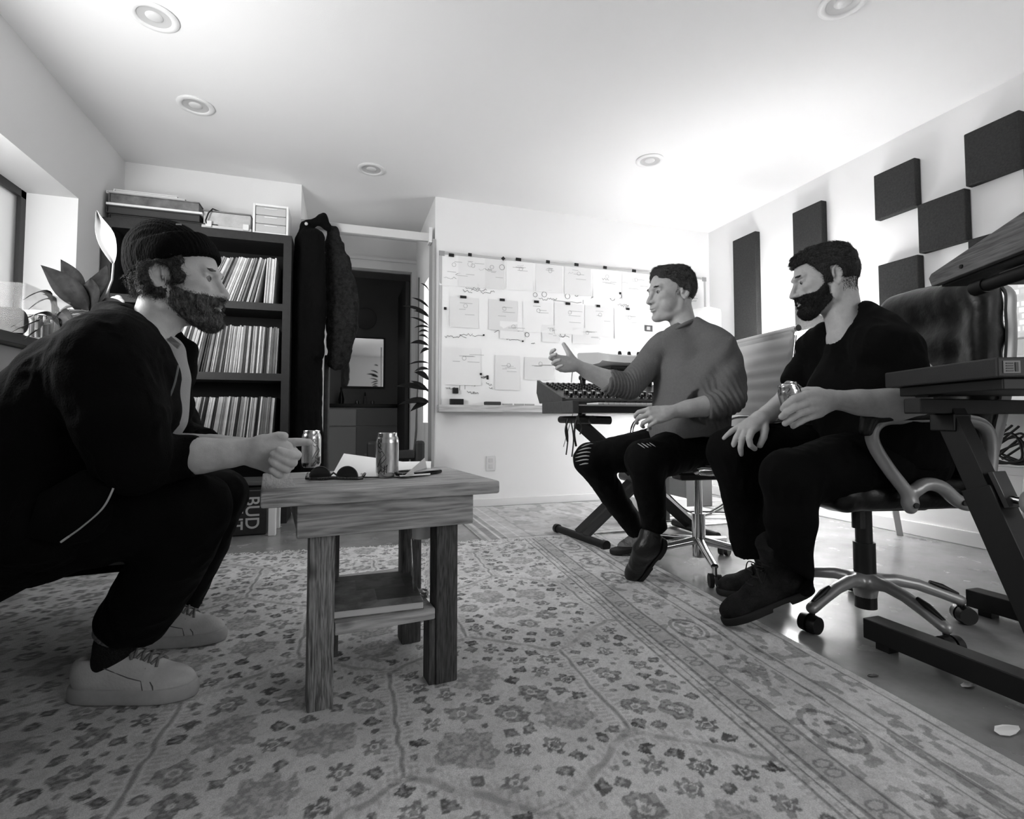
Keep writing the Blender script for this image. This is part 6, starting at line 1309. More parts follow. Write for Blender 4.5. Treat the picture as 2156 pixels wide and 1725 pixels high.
def boot(parent, heel, toe, up, ank, name='boot', m=None, shaft=.17, lace=True):
    """ank: world point the shaft leans to"""
    m = m or m_boot; fr, L = shoe_frame(heel, toe, up); s = L / .30; a = to_local(ank, heel, fr, s); b0 = np.array([.055, 0, .075]); d = a - b0; d /= np.linalg.norm(d)
    def U(F):
        F.ell((.050, 0, .060), (.050, .037, .055), None, 0).ell((.125, 0, .048), (.085, .042, .050), None, .03).ell((.220, 0, .038), (.078, .048, .040), None, .03).cone((.085, 0, .095), (.175, 0, .060), .036, .032, .02)
        F.cone(b0, b0 + d * (shaft - .07), .047, .051, .03); F.cone(b0 + d * .03 + np.array([.02, 0, 0]), b0 + d * (shaft - .08) + np.array([.012, 0, 0]), .034, .040, .02)
        F.cut(b0 + d * (shaft - .065), d); F.cut((0, 0, .020), (0, 0, -1), .0)
    hi_ = np.maximum(b0 + d * shaft, (.31, .07, .14)) + .06; lo_ = np.minimum(b0 + d * shaft - .06, (-.02, -.07, 0)) 
    F = canon(U, .0035, lo_, hi_); V, Q = to_world(F.surf(), heel, fr, s); V = relax(V, Q, 1); V = V + nrm(V, Q) * (.0012 * vnoise(V * 45, 41))[:, None]; o = mesh(name, V, Q, m, parent, smooth=True)
    def S(F):
        F.ell((.060, 0, .014), (.066, .044, .05), None, 0).ell((.215, 0, .014), (.090, .053, .05), None, .03).ell((.13, 0, .014), (.07, .043, .05), None, .03); F.cut((0, 0, .026), (0, 0, 1)); F.cut((0, 0, 0), (0, 0, -1)); F.rbox((.115, 0, .0), (.03, .08, .011), .003, None, 0, 'sub')
    F = canon(S, .0035, (-.02, -.07, -.006), (.32, .07, .035)); V, Q = to_world(F.surf(), heel, fr, s); V = relax(V, Q, 1); mesh('sole', V, Q, m_boots, o, smooth=True)
    if lace:
        def W(q): return np.asarray(heel) + s * (fr[0] * q[0] + fr[1] * q[1] + fr[2] * q[2])
        mb = MB()
        pts = [np.array([.175, 0, .096]), np.array([.150, 0, .113]), np.array([.128, 0, .130])] + [b0 + d * t_ + np.array([.053, 0, .0]) for t_ in (.055, .075, .095)]
        for q in pts:
            mb.tube([W(q + np.array([-.012, -.026, -.012])), W(q + np.array([.002, -.008, .0])), W(q + np.array([.002, .010, 0])), W(q + np.array([-.010, .028, -.006]))], .0030 * s, 6); mb.tube([W(q + np.array([-.010, -.028, -.004])), W(q + np.array([.003, 0, .001])), W(q + np.array([-.013, .027, -.014]))], .0030 * s, 6)
        for sg_ in (1, -1): mb.tube(spl([W(pts[3]), W(pts[3] + np.array([.03, sg_ * .03, .01])), W(pts[3] + np.array([.034, sg_ * .036, -.03])), W(pts[3] + np.array([.006, sg_ * .012, -.01]))], 18), .0024 * s, 6)
        mb.build('laces', mat('black_laces', .06, .7), o, smooth=60)
    return o
# ------------------------------------------------------------------ MAN IN THE BEANIE (left)
sk1 = skin('skin_beanie_man', .75)
p1 = thing('person', 'person in a black beanie and dark jacket leaning forward with clasped hands, seated left', 'person', P(60, 1100, 1.3) * np.array([1, 1, 0]))
hc = P(377, 592, 1.34); s1 = 1.0
f0, u0 = pitchyaw(cR + .18 * cF, (0, 0, 1), -.02); fr1 = head_frame(f0, u0)
nb = to_local(P(296, 730, 1.28), hc, fr1); F = head_field(.0025, {'jaw': 1.02, 'nose': 1.}, [((-.030, 0, -.045), .056), (nb * .5 + np.array([-.008, 0, -.025]), .054), (nb, .062)], lo=(-.19, -.105, -.24))
HF = F; body = [to_world(F.surf(), hc, fr1)]
# forearms and clasped hands
G = fieldof([pc((300, 960, 1.12, .05), (640, 960, 1.15, .03), (400, 930, 1.36, .04), (640, 930, 1.3, .04))], .0026)
G.chain(pc((330, 965, 1.13, .042), (420, 960, 1.13, .040), (480, 955, 1.135, .033), (528, 950, 1.14, .0265)), .012)
G.chain(pc((370, 945, 1.34, .040), (440, 944, 1.32, .036), (520, 944, 1.26, .026), (560, 948, 1.22, .024)), .012)
# near (right) hand: back of hand towards the camera, fingers folded away, thumb up
G.chain(pc((528, 950, 1.14, .0265), (560, 945, 1.135, .027), (588, 950, 1.135, .0235)), .014)
for q in (((545, 958, 1.14, .022), (590, 972, 1.15, .015)), ((550, 950, 1.135, .022), (598, 958, 1.14, .0145)), ((555, 940, 1.135, .022), (602, 944, 1.14, .014)), ((540, 966, 1.145, .020), (572, 986, 1.165, .014))): G.chain(pc(*q), .012)
for q in (((590, 972, 1.15, .0105), (612, 982, 1.19, .0095), (604, 984, 1.225, .0085)), ((598, 958, 1.14, .0105), (624, 962, 1.18, .0095), (616, 966, 1.215, .0085)), ((572, 986, 1.165, .010), (590, 997, 1.20, .0085))): G.chain(pc(*q), .004)
G.chain(pc((548, 935, 1.135, .018), (572, 925, 1.13, .0135), (586, 919, 1.13, .0112), (597, 919, 1.13, .0100)), .008)
# far (left) hand: its fingers wrap over the front of the near hand, index points right
G.chain(pc((560, 946, 1.22, .024), (592, 950, 1.205, .024), (612, 955, 1.19, .018)), .012)
G.chain(pc((590, 934, 1.19, .0125), (612, 932, 1.185, .0105), (634, 931, 1.18, .0095), (650, 931, 1.175, .0080)), .004)
for q in (((602, 946, 1.17, .011), (624, 958, 1.135, .0112), (610, 958, 1.11, .0105), (594, 952, 1.098, .0098), (588, 949, 1.097, .009)), ((606, 962, 1.165, .011), (616, 974, 1.13, .0110), (600, 968, 1.106, .0105), (584, 960, 1.096, .0098), (577, 957, 1.096, .0090)), ((598, 976, 1.165, .0105), (604, 988, 1.13, .0104), (590, 982, 1.107, .0100), (578, 974, 1.097, .0094), (574, 970, 1.097, .0088)), ((590, 990, 1.165, .0095), (588, 999, 1.135, .0095), (580, 995, 1.112, .0088), (573, 990, 1.102, .0080))): G.chain(pc(*q), .0028)
V, Q = G.surf(); V = V + nrm(V, Q) * (.0006 * vnoise(V * 90, 51))[:, None]; body.append((V, Q))
# hidden torso and legs, one continuous body under the clothes
B_ = [pc((292, 735, 1.24, .07), (240, 790, 1.24, .10), (110, 950, 1.24, .12), (50, 1090, 1.24, .12)), pc((240, 770, 1.12, .06), (265, 975, 1.07, .045), (330, 965, 1.13, .040)), pc((290, 790, 1.38, .06), (350, 950, 1.42, .045), (380, 945, 1.34, .038)),
      pc((50, 1110, 1.16, .08), (405, 1065, 1.17, .055), (250, 1350, 1.27, .035), (235, 1400, 1.28, .032)), pc((60, 1110, 1.36, .08), (455, 1045, 1.58, .055), (350, 1290, 1.64, .035), (335, 1340, 1.64, .032))]
G = fieldof(B_, .008); [G.chain(c, .02) for c in B_]; body.append(G.surf())
fmesh('body', body, sk1, p1, None, 1)
eyes(p1, hc, fr1, s1, (1, .05, .05))
# beard, hair, eyebrows
def nz_(pp, f, s): return vnoise(pp * f, s)
def bd(X, Y, Z, pp):
    lo = .004 * nz_(pp, 90, 61) + .010 * nz_(pp, 28, 62)
    cheek = Z - (-.046 + .50 * np.clip(.055 - X, 0, .07)) + lo * .6           # below a line rising to the sideburn
    back = -(X - .004) + lo; neckl = -(Z + .070 + 1.0 * np.clip(X, -.02, .09)) + lo * .6
    mouth = .0165 - np.sqrt(((X - .10) / 2.) ** 2 + (Y / 1.35) ** 2 + ((Z + .0725) / .66) ** 2)
    nose = .020 - np.sqrt((X - .112) ** 2 + Y ** 2 + (Z + .036) ** 2); nfront = X - .118
    return np.maximum.reduce([cheek, back, neckl, mouth, nose, nfront]) 
G = shell(.0025, HF, lambda pp: .0022 + .0060 * np.clip((-.060 - pp[..., 2]) / .05, 0, 1) + .0018 * nz_(pp, 160, 63) + .002 * nz_(pp, 70, 64), bd); bv = to_world(G.surf(), hc, fr1); fmesh('beard', [bv, strands(bv, 9000, .0065, .0004, fr1[0] * .4 - fr1[2], 5, .35, .35), fade(HF, bd, hc, fr1, 1., 5000, .0065, fr1[0] * .4 - fr1[2], 15, -.002, .010, .0004)], m_beard, p1, None, 0)
def br(X, Y, Z, pp): return np.sqrt(((X - .088) / 2.2) ** 2 + ((np.abs(Y) - .031) / 2.6) ** 2 + ((Z - .0215 + .05 * (np.abs(Y) - .03)) / .62) ** 2) - .0060 + .0012 * nz_(pp, 180, 66)
G = shell(.0025, HF, lambda pp: .0016 + .001 * nz_(pp, 200, 67), br); brows(G, hc, fr1, 1., mat('brow_hair', .38, .8), p1)
def hr(X, Y, Z, pp):
    top = np.maximum(Z - (.032 + .34 * X), -(X + .10)); ear = .024 - np.sqrt(((X + .010) / 1.1) ** 2 + ((np.abs(Y) - .082) / 1.) ** 2 + ((Z + .008) / 1.4) ** 2)
    face = X - (.036 + .06 * np.clip(Z, -.1, .05)) + .008 * nz_(pp, 60, 71); low = -(Z + .056 + .20 * np.clip(X, -.2, .02)) + .012 * nz_(pp, 45, 72)
    side = np.where(X > .0, -(Z + .022), -1.)
    return np.maximum.reduce([top, face, low, side, ear - .5 * 0])
G = shell(.0025, HF, lambda pp: .009 + .006 * nz_(pp, 48, 73) + .004 * nz_(pp, 110, 74), hr); hv = to_world(G.surf(), hc, fr1); fmesh('hair', [hv, strands(hv, 7000, .013, .0005, -fr1[2] - fr1[0] * .5, 9, .15, .30, .006)], m_hair_m, p1, None, 0)
fr3 = np.stack(fr1, 1)
# beanie
F = Field((-.19, -.13, -.08), (.15, .13, .21), .003); Tb = roty(-.37)
F.ell((-.026, 0, .052), (.097, .084, .090), roty(-.30), 0).ell((-.050, 0, .092), (.066, .060, .058), roty(-.4), .03).ell((-.020, 0, .10), (.06, .05, .045), None, .03)
bn = np.array([-.322, 0, .947]); bp0 = np.array([0, 0, .030]); F.cut(bp0, -bn)
X, Y, Z = F.grid(); d = (X - bp0[0]) * bn[0] + (Y - bp0[1]) * bn[1] + (Z - bp0[2]) * bn[2]
ex = np.sqrt(((X + .013) / .110) ** 2 + (Y / .096) ** 2 + ((Z - .045) / .110) ** 2) - 1; band = np.maximum(ex * .09, np.abs(d - .033) - .033); F.f = np.minimum(F.f, band).astype(np.float32)
inner = (np.sqrt(((X + .022) / .094) ** 2 + (Y / .074) ** 2 + ((Z - .03) / .088) ** 2) - 1) * .08; F.f = np.maximum(F.f, -inner).astype(np.float32)
m_bn = mat('black_knit', .025, .95, bump=.6, bscale=260, stretch=(1, 1, .3))
fmesh('beanie', [to_world(F.surf(), hc, fr1)], m_bn, p1, lambda V: .0016 * np.sin(((V - hc) @ fr1[1]) * 700 + 0) * .4 + .0022 * vnoise(V * 22, 81), 2)
q = np.array([.045, -.062, .118]); MB().box(fr3 @ np.array([.030, -.074, .122]) + hc, (.012, .003, .003), fr3).build('beanie_label', mat('pale_label', .7, .6), p1)
# shirt collar, jacket with zips
m_jk = mat('black_wool_jacket', .02, .95, bump=.25, bscale=240); m_sh1 = mat('pale_shirt', .60, .8, bump=.2, bscale=300)
C_ = [pc((345, 745, 1.25, .045), (352, 800, 1.25, .05), (340, 880, 1.24, .055), (300, 940, 1.24, .06)), pc((300, 715, 1.24, .062), (340, 742, 1.25, .04))]
G = fieldof(C_, .004); [G.chain(c, .02) for c in C_]; G.cone(P(250, 560, 1.24), P(310, 700, 1.24), .057, .057, 0, 'sub'); fmesh('shirt', G, m_sh1, p1)
cl1 = MB().add([P(351, 716, 1.19), P(360, 708, 1.185), P(380, 724, 1.18), P(373, 735, 1.18)], [(0, 1, 2, 3)]).build('shirt_collar', m_sh1, p1); solid(cl1, .004)
J = [pc((243, 752, 1.12, .098), (170, 830, 1.12, .128), (80, 930, 1.13, .145), (25, 1080, 1.14, .165)), pc((270, 765, 1.37, .09), (190, 850, 1.38, .13), (110, 960, 1.38, .145), (50, 1090, 1.36, .15)),
     pc((315, 800, 1.16, .060), (300, 860, 1.15, .075), (240, 940, 1.14, .09)), pc((345, 800, 1.33, .060), (350, 860, 1.35, .062), (300, 930, 1.36, .08)),
     pc((222, 765, 1.07, .092), (258, 880, 1.045, .082), (280, 965, 1.05, .072), (340, 963, 1.10, .055), (385, 962, 1.125, .047), (412, 961, 1.13, .0455)),
     pc((300, 775, 1.42, .085), (350, 880, 1.46, .075), (385, 935, 1.44, .058), (430, 940, 1.36, .046)),
     pc((40, 1090, 1.08, .13), (95, 1110, 1.06, .085), (165, 1085, 1.045, .055))]
G = fieldof(J, .006)
for c in J: G.chain(c, .035)
# standing collar
G.chain(pc((262, 690, 1.17, .045), (240, 672, 1.24, .045), (268, 680, 1.32, .045)), .02); G.chain(pc((262, 690, 1.16, .04), (315, 745, 1.15, .035), (335, 800, 1.15, .03)), .02); G.chain(pc((268, 690, 1.32, .04), (360, 720, 1.33, .035), (392, 735, 1.33, .026), (372, 800, 1.33, .04)), .02)
# neck hole and open front
G.chain(pc((330, 560, 1.24, .060), (322, 690, 1.24, .062), (338, 735, 1.245, .060), (352, 790, 1.22, .040), (362, 850, 1.20, .020)), 0, 'sub')
G.cut(P(416, 961, 1.13), P(416, 961, 1.13) - P(385, 962, 1.125), .07); G.cut(P(434, 940, 1.355), P(434, 940, 1.355) - P(400, 938, 1.40), .07)
fmesh('jacket', G, m_jk, p1, lambda V: .0045 * vnoise(V * np.array([16, 16, 22]), 91) + .003 * ridge(V, (38, 38, 30), 92) * (vnoise(V * 7, 93) > -.2), 2)
m_zip = mat('zip_metal', .82, .3, metal=.8)
mb = MB()
def zipline(pts, r=.0016):
    q = spl(pts, 60); L_ = len(q)
    for i in range(L_ - 1): mb.box((q[i] + q[i + 1]) / 2, (.0022, .0036, .0012), np.stack(frame(q[i + 1] - q[i], (0, 1, 0)), 1)[:, [0, 1, 2]], 0)
    mb.tube(q, r * .6, 6)
zipline([P(245, 1005, 1.005), P(236, 1035, 1.0), P(215, 1072, .995), P(175, 1108, .99), P(145, 1130, .985)]); mb.tube([P(145, 1130, .985), P(128, 1142, .982)], .0022, 6)
zipline([P(376, 770, 1.13), P(367, 810, 1.135), P(352, 850, 1.135), P(340, 888, 1.13)], .001)
mb.build('zipper', m_zip, p1)
fl_ = MB().add([P(250, 1000, 1.012), P(236, 1035, 1.006), P(215, 1072, 1.001), P(175, 1108, .996), P(128, 1143, .988), P(60, 1130, .99), P(90, 1040, 1.0), P(180, 990, 1.01)], [(0, 1, 2, 7), (2, 3, 6, 7), (3, 4, 5, 6)]).build('jacket_hem_flap', m_jk, p1, smooth=60); solid(fl_, .008)
# trousers
m_tr = mat('black_trousers', .02, .9, bump=.2, bscale=300)
T_ = [pc((30, 1130, 1.14, .115), (200, 1095, 1.14, .10), (330, 1068, 1.155, .082), (406, 1068, 1.17, .072)), pc((406, 1068, 1.17, .072), (385, 1130, 1.19, .078), (330, 1230, 1.24, .080), (285, 1300, 1.27, .078)),
      pc((60, 1120, 1.36, .11), (300, 1060, 1.50, .09), (462, 1042, 1.60, .072)), pc((462, 1042, 1.60, .072), (430, 1140, 1.63, .074), (365, 1270, 1.66, .074))]
G = fieldof(T_, .006); [G.chain(c, .03) for c in T_]
G.cut(P(270, 1306, 1.28), P(272, 1322, 1.28) - P(300, 1235, 1.24), .13); G.cut(P(352, 1305, 1.67), (0, 0, -1), .12)
fmesh('trousers', G, m_tr, p1, lambda V: .004 * vnoise(V * np.array([14, 14, 9]), 95) + .003 * ridge(V, (30, 30, 16), 96), 2)
# socks and sneakers
G = fieldof([pc((250, 1300, 1.28, .06), (205, 1420, 1.28, .06))], .004); G.chain(pc((268, 1290, 1.26, .055), (248, 1350, 1.264, .048), (228, 1395, 1.268, .038), (218, 1422, 1.27, .031)), .01); fmesh('sock', G, mat('dark_sock', .14, .95, bump=1., bscale=260), p1)
G = fieldof([pc((250, 1320, 1.28, .06), (240, 1345, 1.28, .06))], .004); G.chain(pc((262, 1306, 1.26, .0565), (247, 1346, 1.262, .0545)), .01); G.cut(P(262, 1308, 1.26), P(268, 1290, 1.26) - P(245, 1350, 1.262)); G.cut(P(250, 1338, 1.26), P(245, 1350, 1.262) - P(268, 1290, 1.26)); fmesh('sock_band', G, mat('sock_stripe', .50, .95, bump=1., bscale=260), p1)
hp = onZ(148, 1470, .0125); tp_ = onZ(428, 1462, .0125)
hp[2] = tp_[2] = .0125; sneaker(p1, hp, hp + (tp_ - hp) / np.linalg.norm(tp_ - hp) * .30, (0, 0, 1))
tp_ = onZ(478, 1345, .0125); dd_ = (cR * .97 + cF * .20); dd_[2] = 0; dd_ /= np.linalg.norm(dd_); sneaker(p1, tp_ - dd_ * .30, tp_, (0, 0, 1))
G = fieldof([pc((340, 1290, 1.64, .06), (320, 1370, 1.64, .06))], .004); a_ = tp_ - dd_ * .245; G.chain([(a_ + np.array([0, 0, .06]), .043), (P(352, 1290, 1.65), .048)], .01); fmesh('sock', G, mat('dark_sock', .14), p1)
# ------------------------------------------------------------------ MAN IN THE GREY SWEATER (middle)
sk2 = skin('skin_sweater_man', .68)
p2 = thing('person', 'person in a grey crew neck sweater and ripped black jeans gesturing with one open hand', 'person', P(1440, 1000, 2.3) * np.array([1, 1, 0]))
hc = P(1413, 618, 2.24); s2 = 1.0; th = math.radians(15); f0 = -cR * math.cos(th) - cF * math.sin(th); f0[2] = 0; f0, u0 = pitchyaw(f0, (0, 0, 1), .06); fr2 = head_frame(f0, u0 + .05 * cR)
nb = to_local(P(1448, 712, 2.2), hc, fr2, s2); F = head_field(.0027, {'jaw': .95, 'open': .0018}, [((-.030, 0, -.050), .054), (nb * .5 + np.array([-.012, 0, -.02]), .052), (nb, .062)], lo=(-.15, -.125, -.24), hi=(.145, .105, .15)); HF = F
body = [to_world(F.surf(), hc, fr2, s2)]
def hand(F, W, d, n, side, curl, thumb, sc=1., spread=(.10, .02, -.06, -.14)):
    """palm and five jointed fingers; curl: 4 x (mcp,pip,dip) radians, thumb: local (d,b,n,r) points"""
    d = np.asarray(d, float) / np.linalg.norm(d); n = np.asarray(n, float); n = n - d * (n @ d); n /= np.linalg.norm(n); b = np.cross(d, n) * side; W = np.asarray(W, float)
    bases = ((.090, .026), (.094, .005), (.088, -.016), (.078, -.034)); lens = ((.044, .026, .020), (.049, .030, .021), (.045, .028, .021), (.035, .021, .018))
    F.chain([(W, .0235 * sc), (W + d * .03 * sc, .024 * sc)], .012)
    for k in range(4):
        B = W + (d * bases[k][0] + b * bases[k][1]) * sc; F.chain([(W + (d * .02 + b * bases[k][1] * .55) * sc, .0175 * sc), (W + (d * .055 + b * bases[k][1] * .85) * sc, .0150 * sc), (B, .0112 * sc)], .010)
        a = 0.; q = B; dk = d * math.cos(spread[k]) + b * math.sin(spread[k]); rad = [.0103, .0093, .0085, .0074]; ch = [(q, rad[0] * sc * (1 if k < 3 else .9))]
        for i in range(3): a += curl[k][i]; q = q + (dk * math.cos(a) + n * math.sin(a)) * lens[k][i] * sc; ch.append((q, rad[i + 1] * sc * (1 if k < 3 else .88)))
        F.chain(ch, .0025)
    F.chain([(W + (d * t[0] + b * t[1] + n * t[2]) * sc, t[3] * sc) for t in thumb], .007)
# right arm (photo left) with open hand
W1 = P(1214, 769, 2.20); G = fieldof([pc((1340, 800, 2.25, .06), (1160, 700, 2.2, .05), (1160, 800, 2.1, .03), (1200, 760, 2.35, .03))], .0026)
G.chain(pc((1345, 800, 2.27, .046), (1315, 809, 2.24, .044), (1285, 803, 2.225, .045), (1245, 786, 2.21, .036), (1214, 769, 2.20, .0245)), .012)
hd = P(1178, 757, 2.14) - W1; pn = -cR * .42 - cF * .80 + cU * .28
hand(G, W1, -cR * .80 + cU * .10 - cF * .25, pn, 1, ((.35, .95, .5), (.45, 1.0, .6), (.55, 1.05, .6), (.60, 1.0, .6)), ((.015, .018, .004, .017), (.035, .040, .008, .0145), (.052, .066, .010, .0115), (.066, .090, .008, .0095)), .93)
body.append(G.surf())
# left arm resting on the thigh
W2 = P(1412, 868, 2.02); G = fieldof([pc((1540, 850, 2.1, .06), (1340, 840, 2.0, .05), (1350, 920, 1.95, .04))], .0026)
G.chain(pc((1535, 848, 2.08, .046), (1500, 854, 2.06, .046), (1455, 860, 2.04, .037), (1412, 868, 2.02, .0255)), .012)
hand(G, W2, -cR * .93 - cU * .10 - cF * .22, cF * .8 - cU * .5 - cR * .1, -1, ((.5, .9, .5), (.6, 1.0, .5), (.75, 1.0, .5), (.85, 1.0, .5)), ((.015, .018, .010, .017), (.038, .028, .020, .0140), (.062, .028, .030, .0115), (.085, .022, .034, .0095)), .93)
body.append(G.surf())
B_ = [pc((1448, 712, 2.22, .06), (1452, 790, 2.26, .075), (1460, 900, 2.30, .085)), pc((1510, 735, 2.13, .05), (1533, 845, 2.08, .042)), pc((1395, 735, 2.33, .05), (1330, 806, 2.26, .042)),
      pc((1470, 930, 2.26, .09), (1355, 966, 2.05, .055), (1378, 1110, 2.13, .038)), pc((1440, 925, 2.36, .09), (1240, 966, 2.32, .055), (1338, 1108, 2.48, .036))]
G = fieldof(B_, .008); [G.chain(c, .02) for c in B_]; body.append(G.surf()); fmesh('body', body, sk2, p2, None, 1)
eyes(p2, hc, fr2, s2, (1, .1, -.05))
def hr2(X, Y, Z, pp):
    hl = Z - 9; front = (X - .070) + .25 * np.abs(Y) - .012 * nz_(pp, 70, 101) * 0; line = -(Z - .050 + .0 * X) 
    side = -(Z - (.056 - .85 * np.clip(.055 - X, 0, .10))) + .005 * nz_(pp, 60, 102)
    return np.maximum(side, X - .074)
G = shell(.0027, HF, lambda pp: .0025 + .011 * np.clip((pp[..., 2] - .045) / .05, 0, 1) + .008 * np.clip((pp[..., 0] - .03) / .04, 0, 1) * np.clip((pp[..., 2] - .06) / .03, 0, 1) + (.003 * nz_(pp, 120, 103) + .002 * nz_(pp, 60, 104)) * np.clip((pp[..., 2] - .02) / .05, 0, 1), hr2); hv = to_world(G.surf(), hc, fr2, s2); fmesh('hair', [hv, strands(hv, 8000, .008, .00045, fr2[0] * .8 + fr2[2] * .5, 7, .4, .25)], m_hair_g, p2, None, 0)
def side2(X, Y, Z, pp): return np.maximum.reduce([Z - .062, -(Z + .022 - .25 * X) + .004 * nz_(pp, 60, 105), X - .020 + .004 * nz_(pp, 90, 107), .020 - np.sqrt(((X + .012) / 1.) ** 2 + (np.abs(Y) - .080) ** 2 + ((Z + .006) / 1.5) ** 2)])
G = shell(.0027, HF, lambda pp: .0008 + 0 * pp[..., 0], side2); fmesh('faded_hair', [fade(HF, side2, hc, fr2, s2, 3600, .0045, fr2[0] * .3 - fr2[2], 12, -.014, .002)], m_hair_g, p2, None, 0)
G = shell(.0027, HF, lambda pp: .0018 + .001 * nz_(pp, 200, 67), br); brows(G, hc, fr2, s2, mat('brow_hair_dark', .22, .8), p2)
m_sw = mat('grey_sweater', .42, .95, bump=.3, bscale=380, var=.015, vscale=120)
S_ = [pc((1510, 737, 2.13, .072), (1495, 800, 2.14, .098), (1478, 870, 2.16, .112), (1476, 915, 2.19, .122)), pc((1400, 737, 2.32, .066), (1420, 800, 2.30, .092), (1424, 870, 2.27, .102), (1420, 900, 2.26, .112)), pc((1450, 728, 2.22, .075), (1452, 830, 2.2, .11), (1450, 900, 2.2, .13)),
      pc((1516, 735, 2.11, .072), (1534, 790, 2.08, .066), (1538, 838, 2.06, .060), (1512, 852, 2.055, .057), (1490, 856, 2.05, .052)), pc((1390, 736, 2.33, .066), (1358, 775, 2.29, .060), (1325, 812, 2.25, .060), (1300, 808, 2.235, .056), (1284, 803, 2.228, .053))]
G = fieldof(S_, .005, extra=[P(1450, 660, 2.2)])
for q_, c in enumerate(S_): G.chain(c, .03 if q_ < 3 else .012)
G.cone(P(1400, 722, 2.28), P(1500, 718, 2.14), .052, .058, .03); G.chain(pc((1430, 700, 2.20, .062), (1448, 730, 2.2, .07)), .03); G.chain(pc((1462, 690, 2.17, .045), (1512, 728, 2.12, .060)), .02)
G.cone(P(1430, 600, 2.16), P(1440, 680, 2.19), .053, .048, 0, 'sub'); G.cut(P(1433, 678, 2.18), cU * .92 - cR * .42 + cF * .15, .085)
cp = P(1276, 799, 2.225); G.cut(cp, cp - P(1300, 808, 2.235), .075); cp = P(1484, 856, 2.047); G.cut(cp, cp - P(1512, 852, 2.055), .075)
hem = P(1430, 916, 2.1); G.cut(P(1440, 925, 2.2), -cU + .10 * cR - .12 * cF)
def d_sw(V):
    q = (V - P(1440, 900, 2.2)); lat = q @ cR; ht = V[:, 2]; w_ = np.exp(-((lat + .0) / .25) ** 2)
    dr = np.sin((lat * 1.0 + (ht - 1.0) * -.62) * 62 + 2.2 * vnoise(V * 6, 111)); arm1 = np.exp(-(np.linalg.norm(V - P(1300, 808, 2.235), axis=1) / .085) ** 2); arm2 = np.exp(-(np.linalg.norm(V - P(1520, 850, 2.06), axis=1) / .10) ** 2)
    ax1 = (V - P(1300, 808, 2.235)) @ ((P(1340, 795, 2.27) - P(1284, 803, 2.228)) / np.linalg.norm(P(1340, 795, 2.27) - P(1284, 803, 2.228))); ax2 = (V - P(1520, 850, 2.06)) @ cR
    return .0042 * dr * np.clip(w_ * (ht < 1.02), 0, 1) * np.clip((lat + .02) * 8, 0, 1) + .005 * arm1 * np.sin(ax1 * 430 + 2 * vnoise(V * 20, 112)) + .0045 * arm2 * np.sin(ax2 * 260 + (V[:, 2]) * 120 + 2 * vnoise(V * 20, 113)) + .003 * vnoise(V * 16, 114)
sw = fmesh('sweater', G, m_sw, p2, d_sw, 2)
ring = []; nc = P(1441, 684, 2.18); ax_ = P(1446, 722, 2.2) - P(1432, 600, 2.16); fa_, sa_, ua_ = frame(ax_, cF)
for k in range(25): a = 2 * PI * k / 24; ring.append(nc + (sa_ * math.cos(a) + ua_ * math.sin(a)) * .0615 + fa_ * (.020 + .010 * math.sin(a + .8)))
mb = MB(); nc = P(1437, 689, 2.19); na_ = cU * .92 - cR * .42 + cF * .15; na_ /= np.linalg.norm(na_); fa_, sa_, ua_ = frame(na_, cF)
mb.tube([nc + (sa_ * math.cos(2 * PI * k / 32) + ua_ * math.sin(2 * PI * k / 32)) * .0560 for k in range(33)], .0080, 10, cap=False, flat=(1, 1)); mb.build('ribbed_collar', m_sw, sw, smooth=60)
m_jn = mat('black_jeans', .022, .85, bump=.25, bscale=400)
T_ = [pc((1470, 935, 2.24, .105), (1410, 955, 2.14, .090), (1358, 968, 2.055, .073)), pc((1358, 968, 2.055, .073), (1368, 1030, 2.09, .062), (1378, 1108, 2.13, .049)), pc((1440, 930, 2.36, .10), (1330, 952, 2.34, .085), (1243, 968, 2.32, .070)), pc((1243, 968, 2.32, .070), (1282, 1030, 2.38, .060), (1338, 1112, 2.48, .050)), pc((1440, 935, 2.35, .10), (1472, 935, 2.26, .10))]
G = fieldof(T_, .0055); [G.chain(c, .028) for c in T_]; G.cut(P(1379, 1116, 2.135), P(1379, 1116, 2.135) - P(1368, 1030, 2.09), .10); G.cut(P(1342, 1118, 2.485), P(1342, 1118, 2.485) - P(1282, 1030, 2.38), .10)
jeans = fmesh('jeans', G, m_jn, p2, lambda V: .003 * vnoise(V * 20, 121) + .002 * ridge(V, (36, 36, 18), 122), 2)
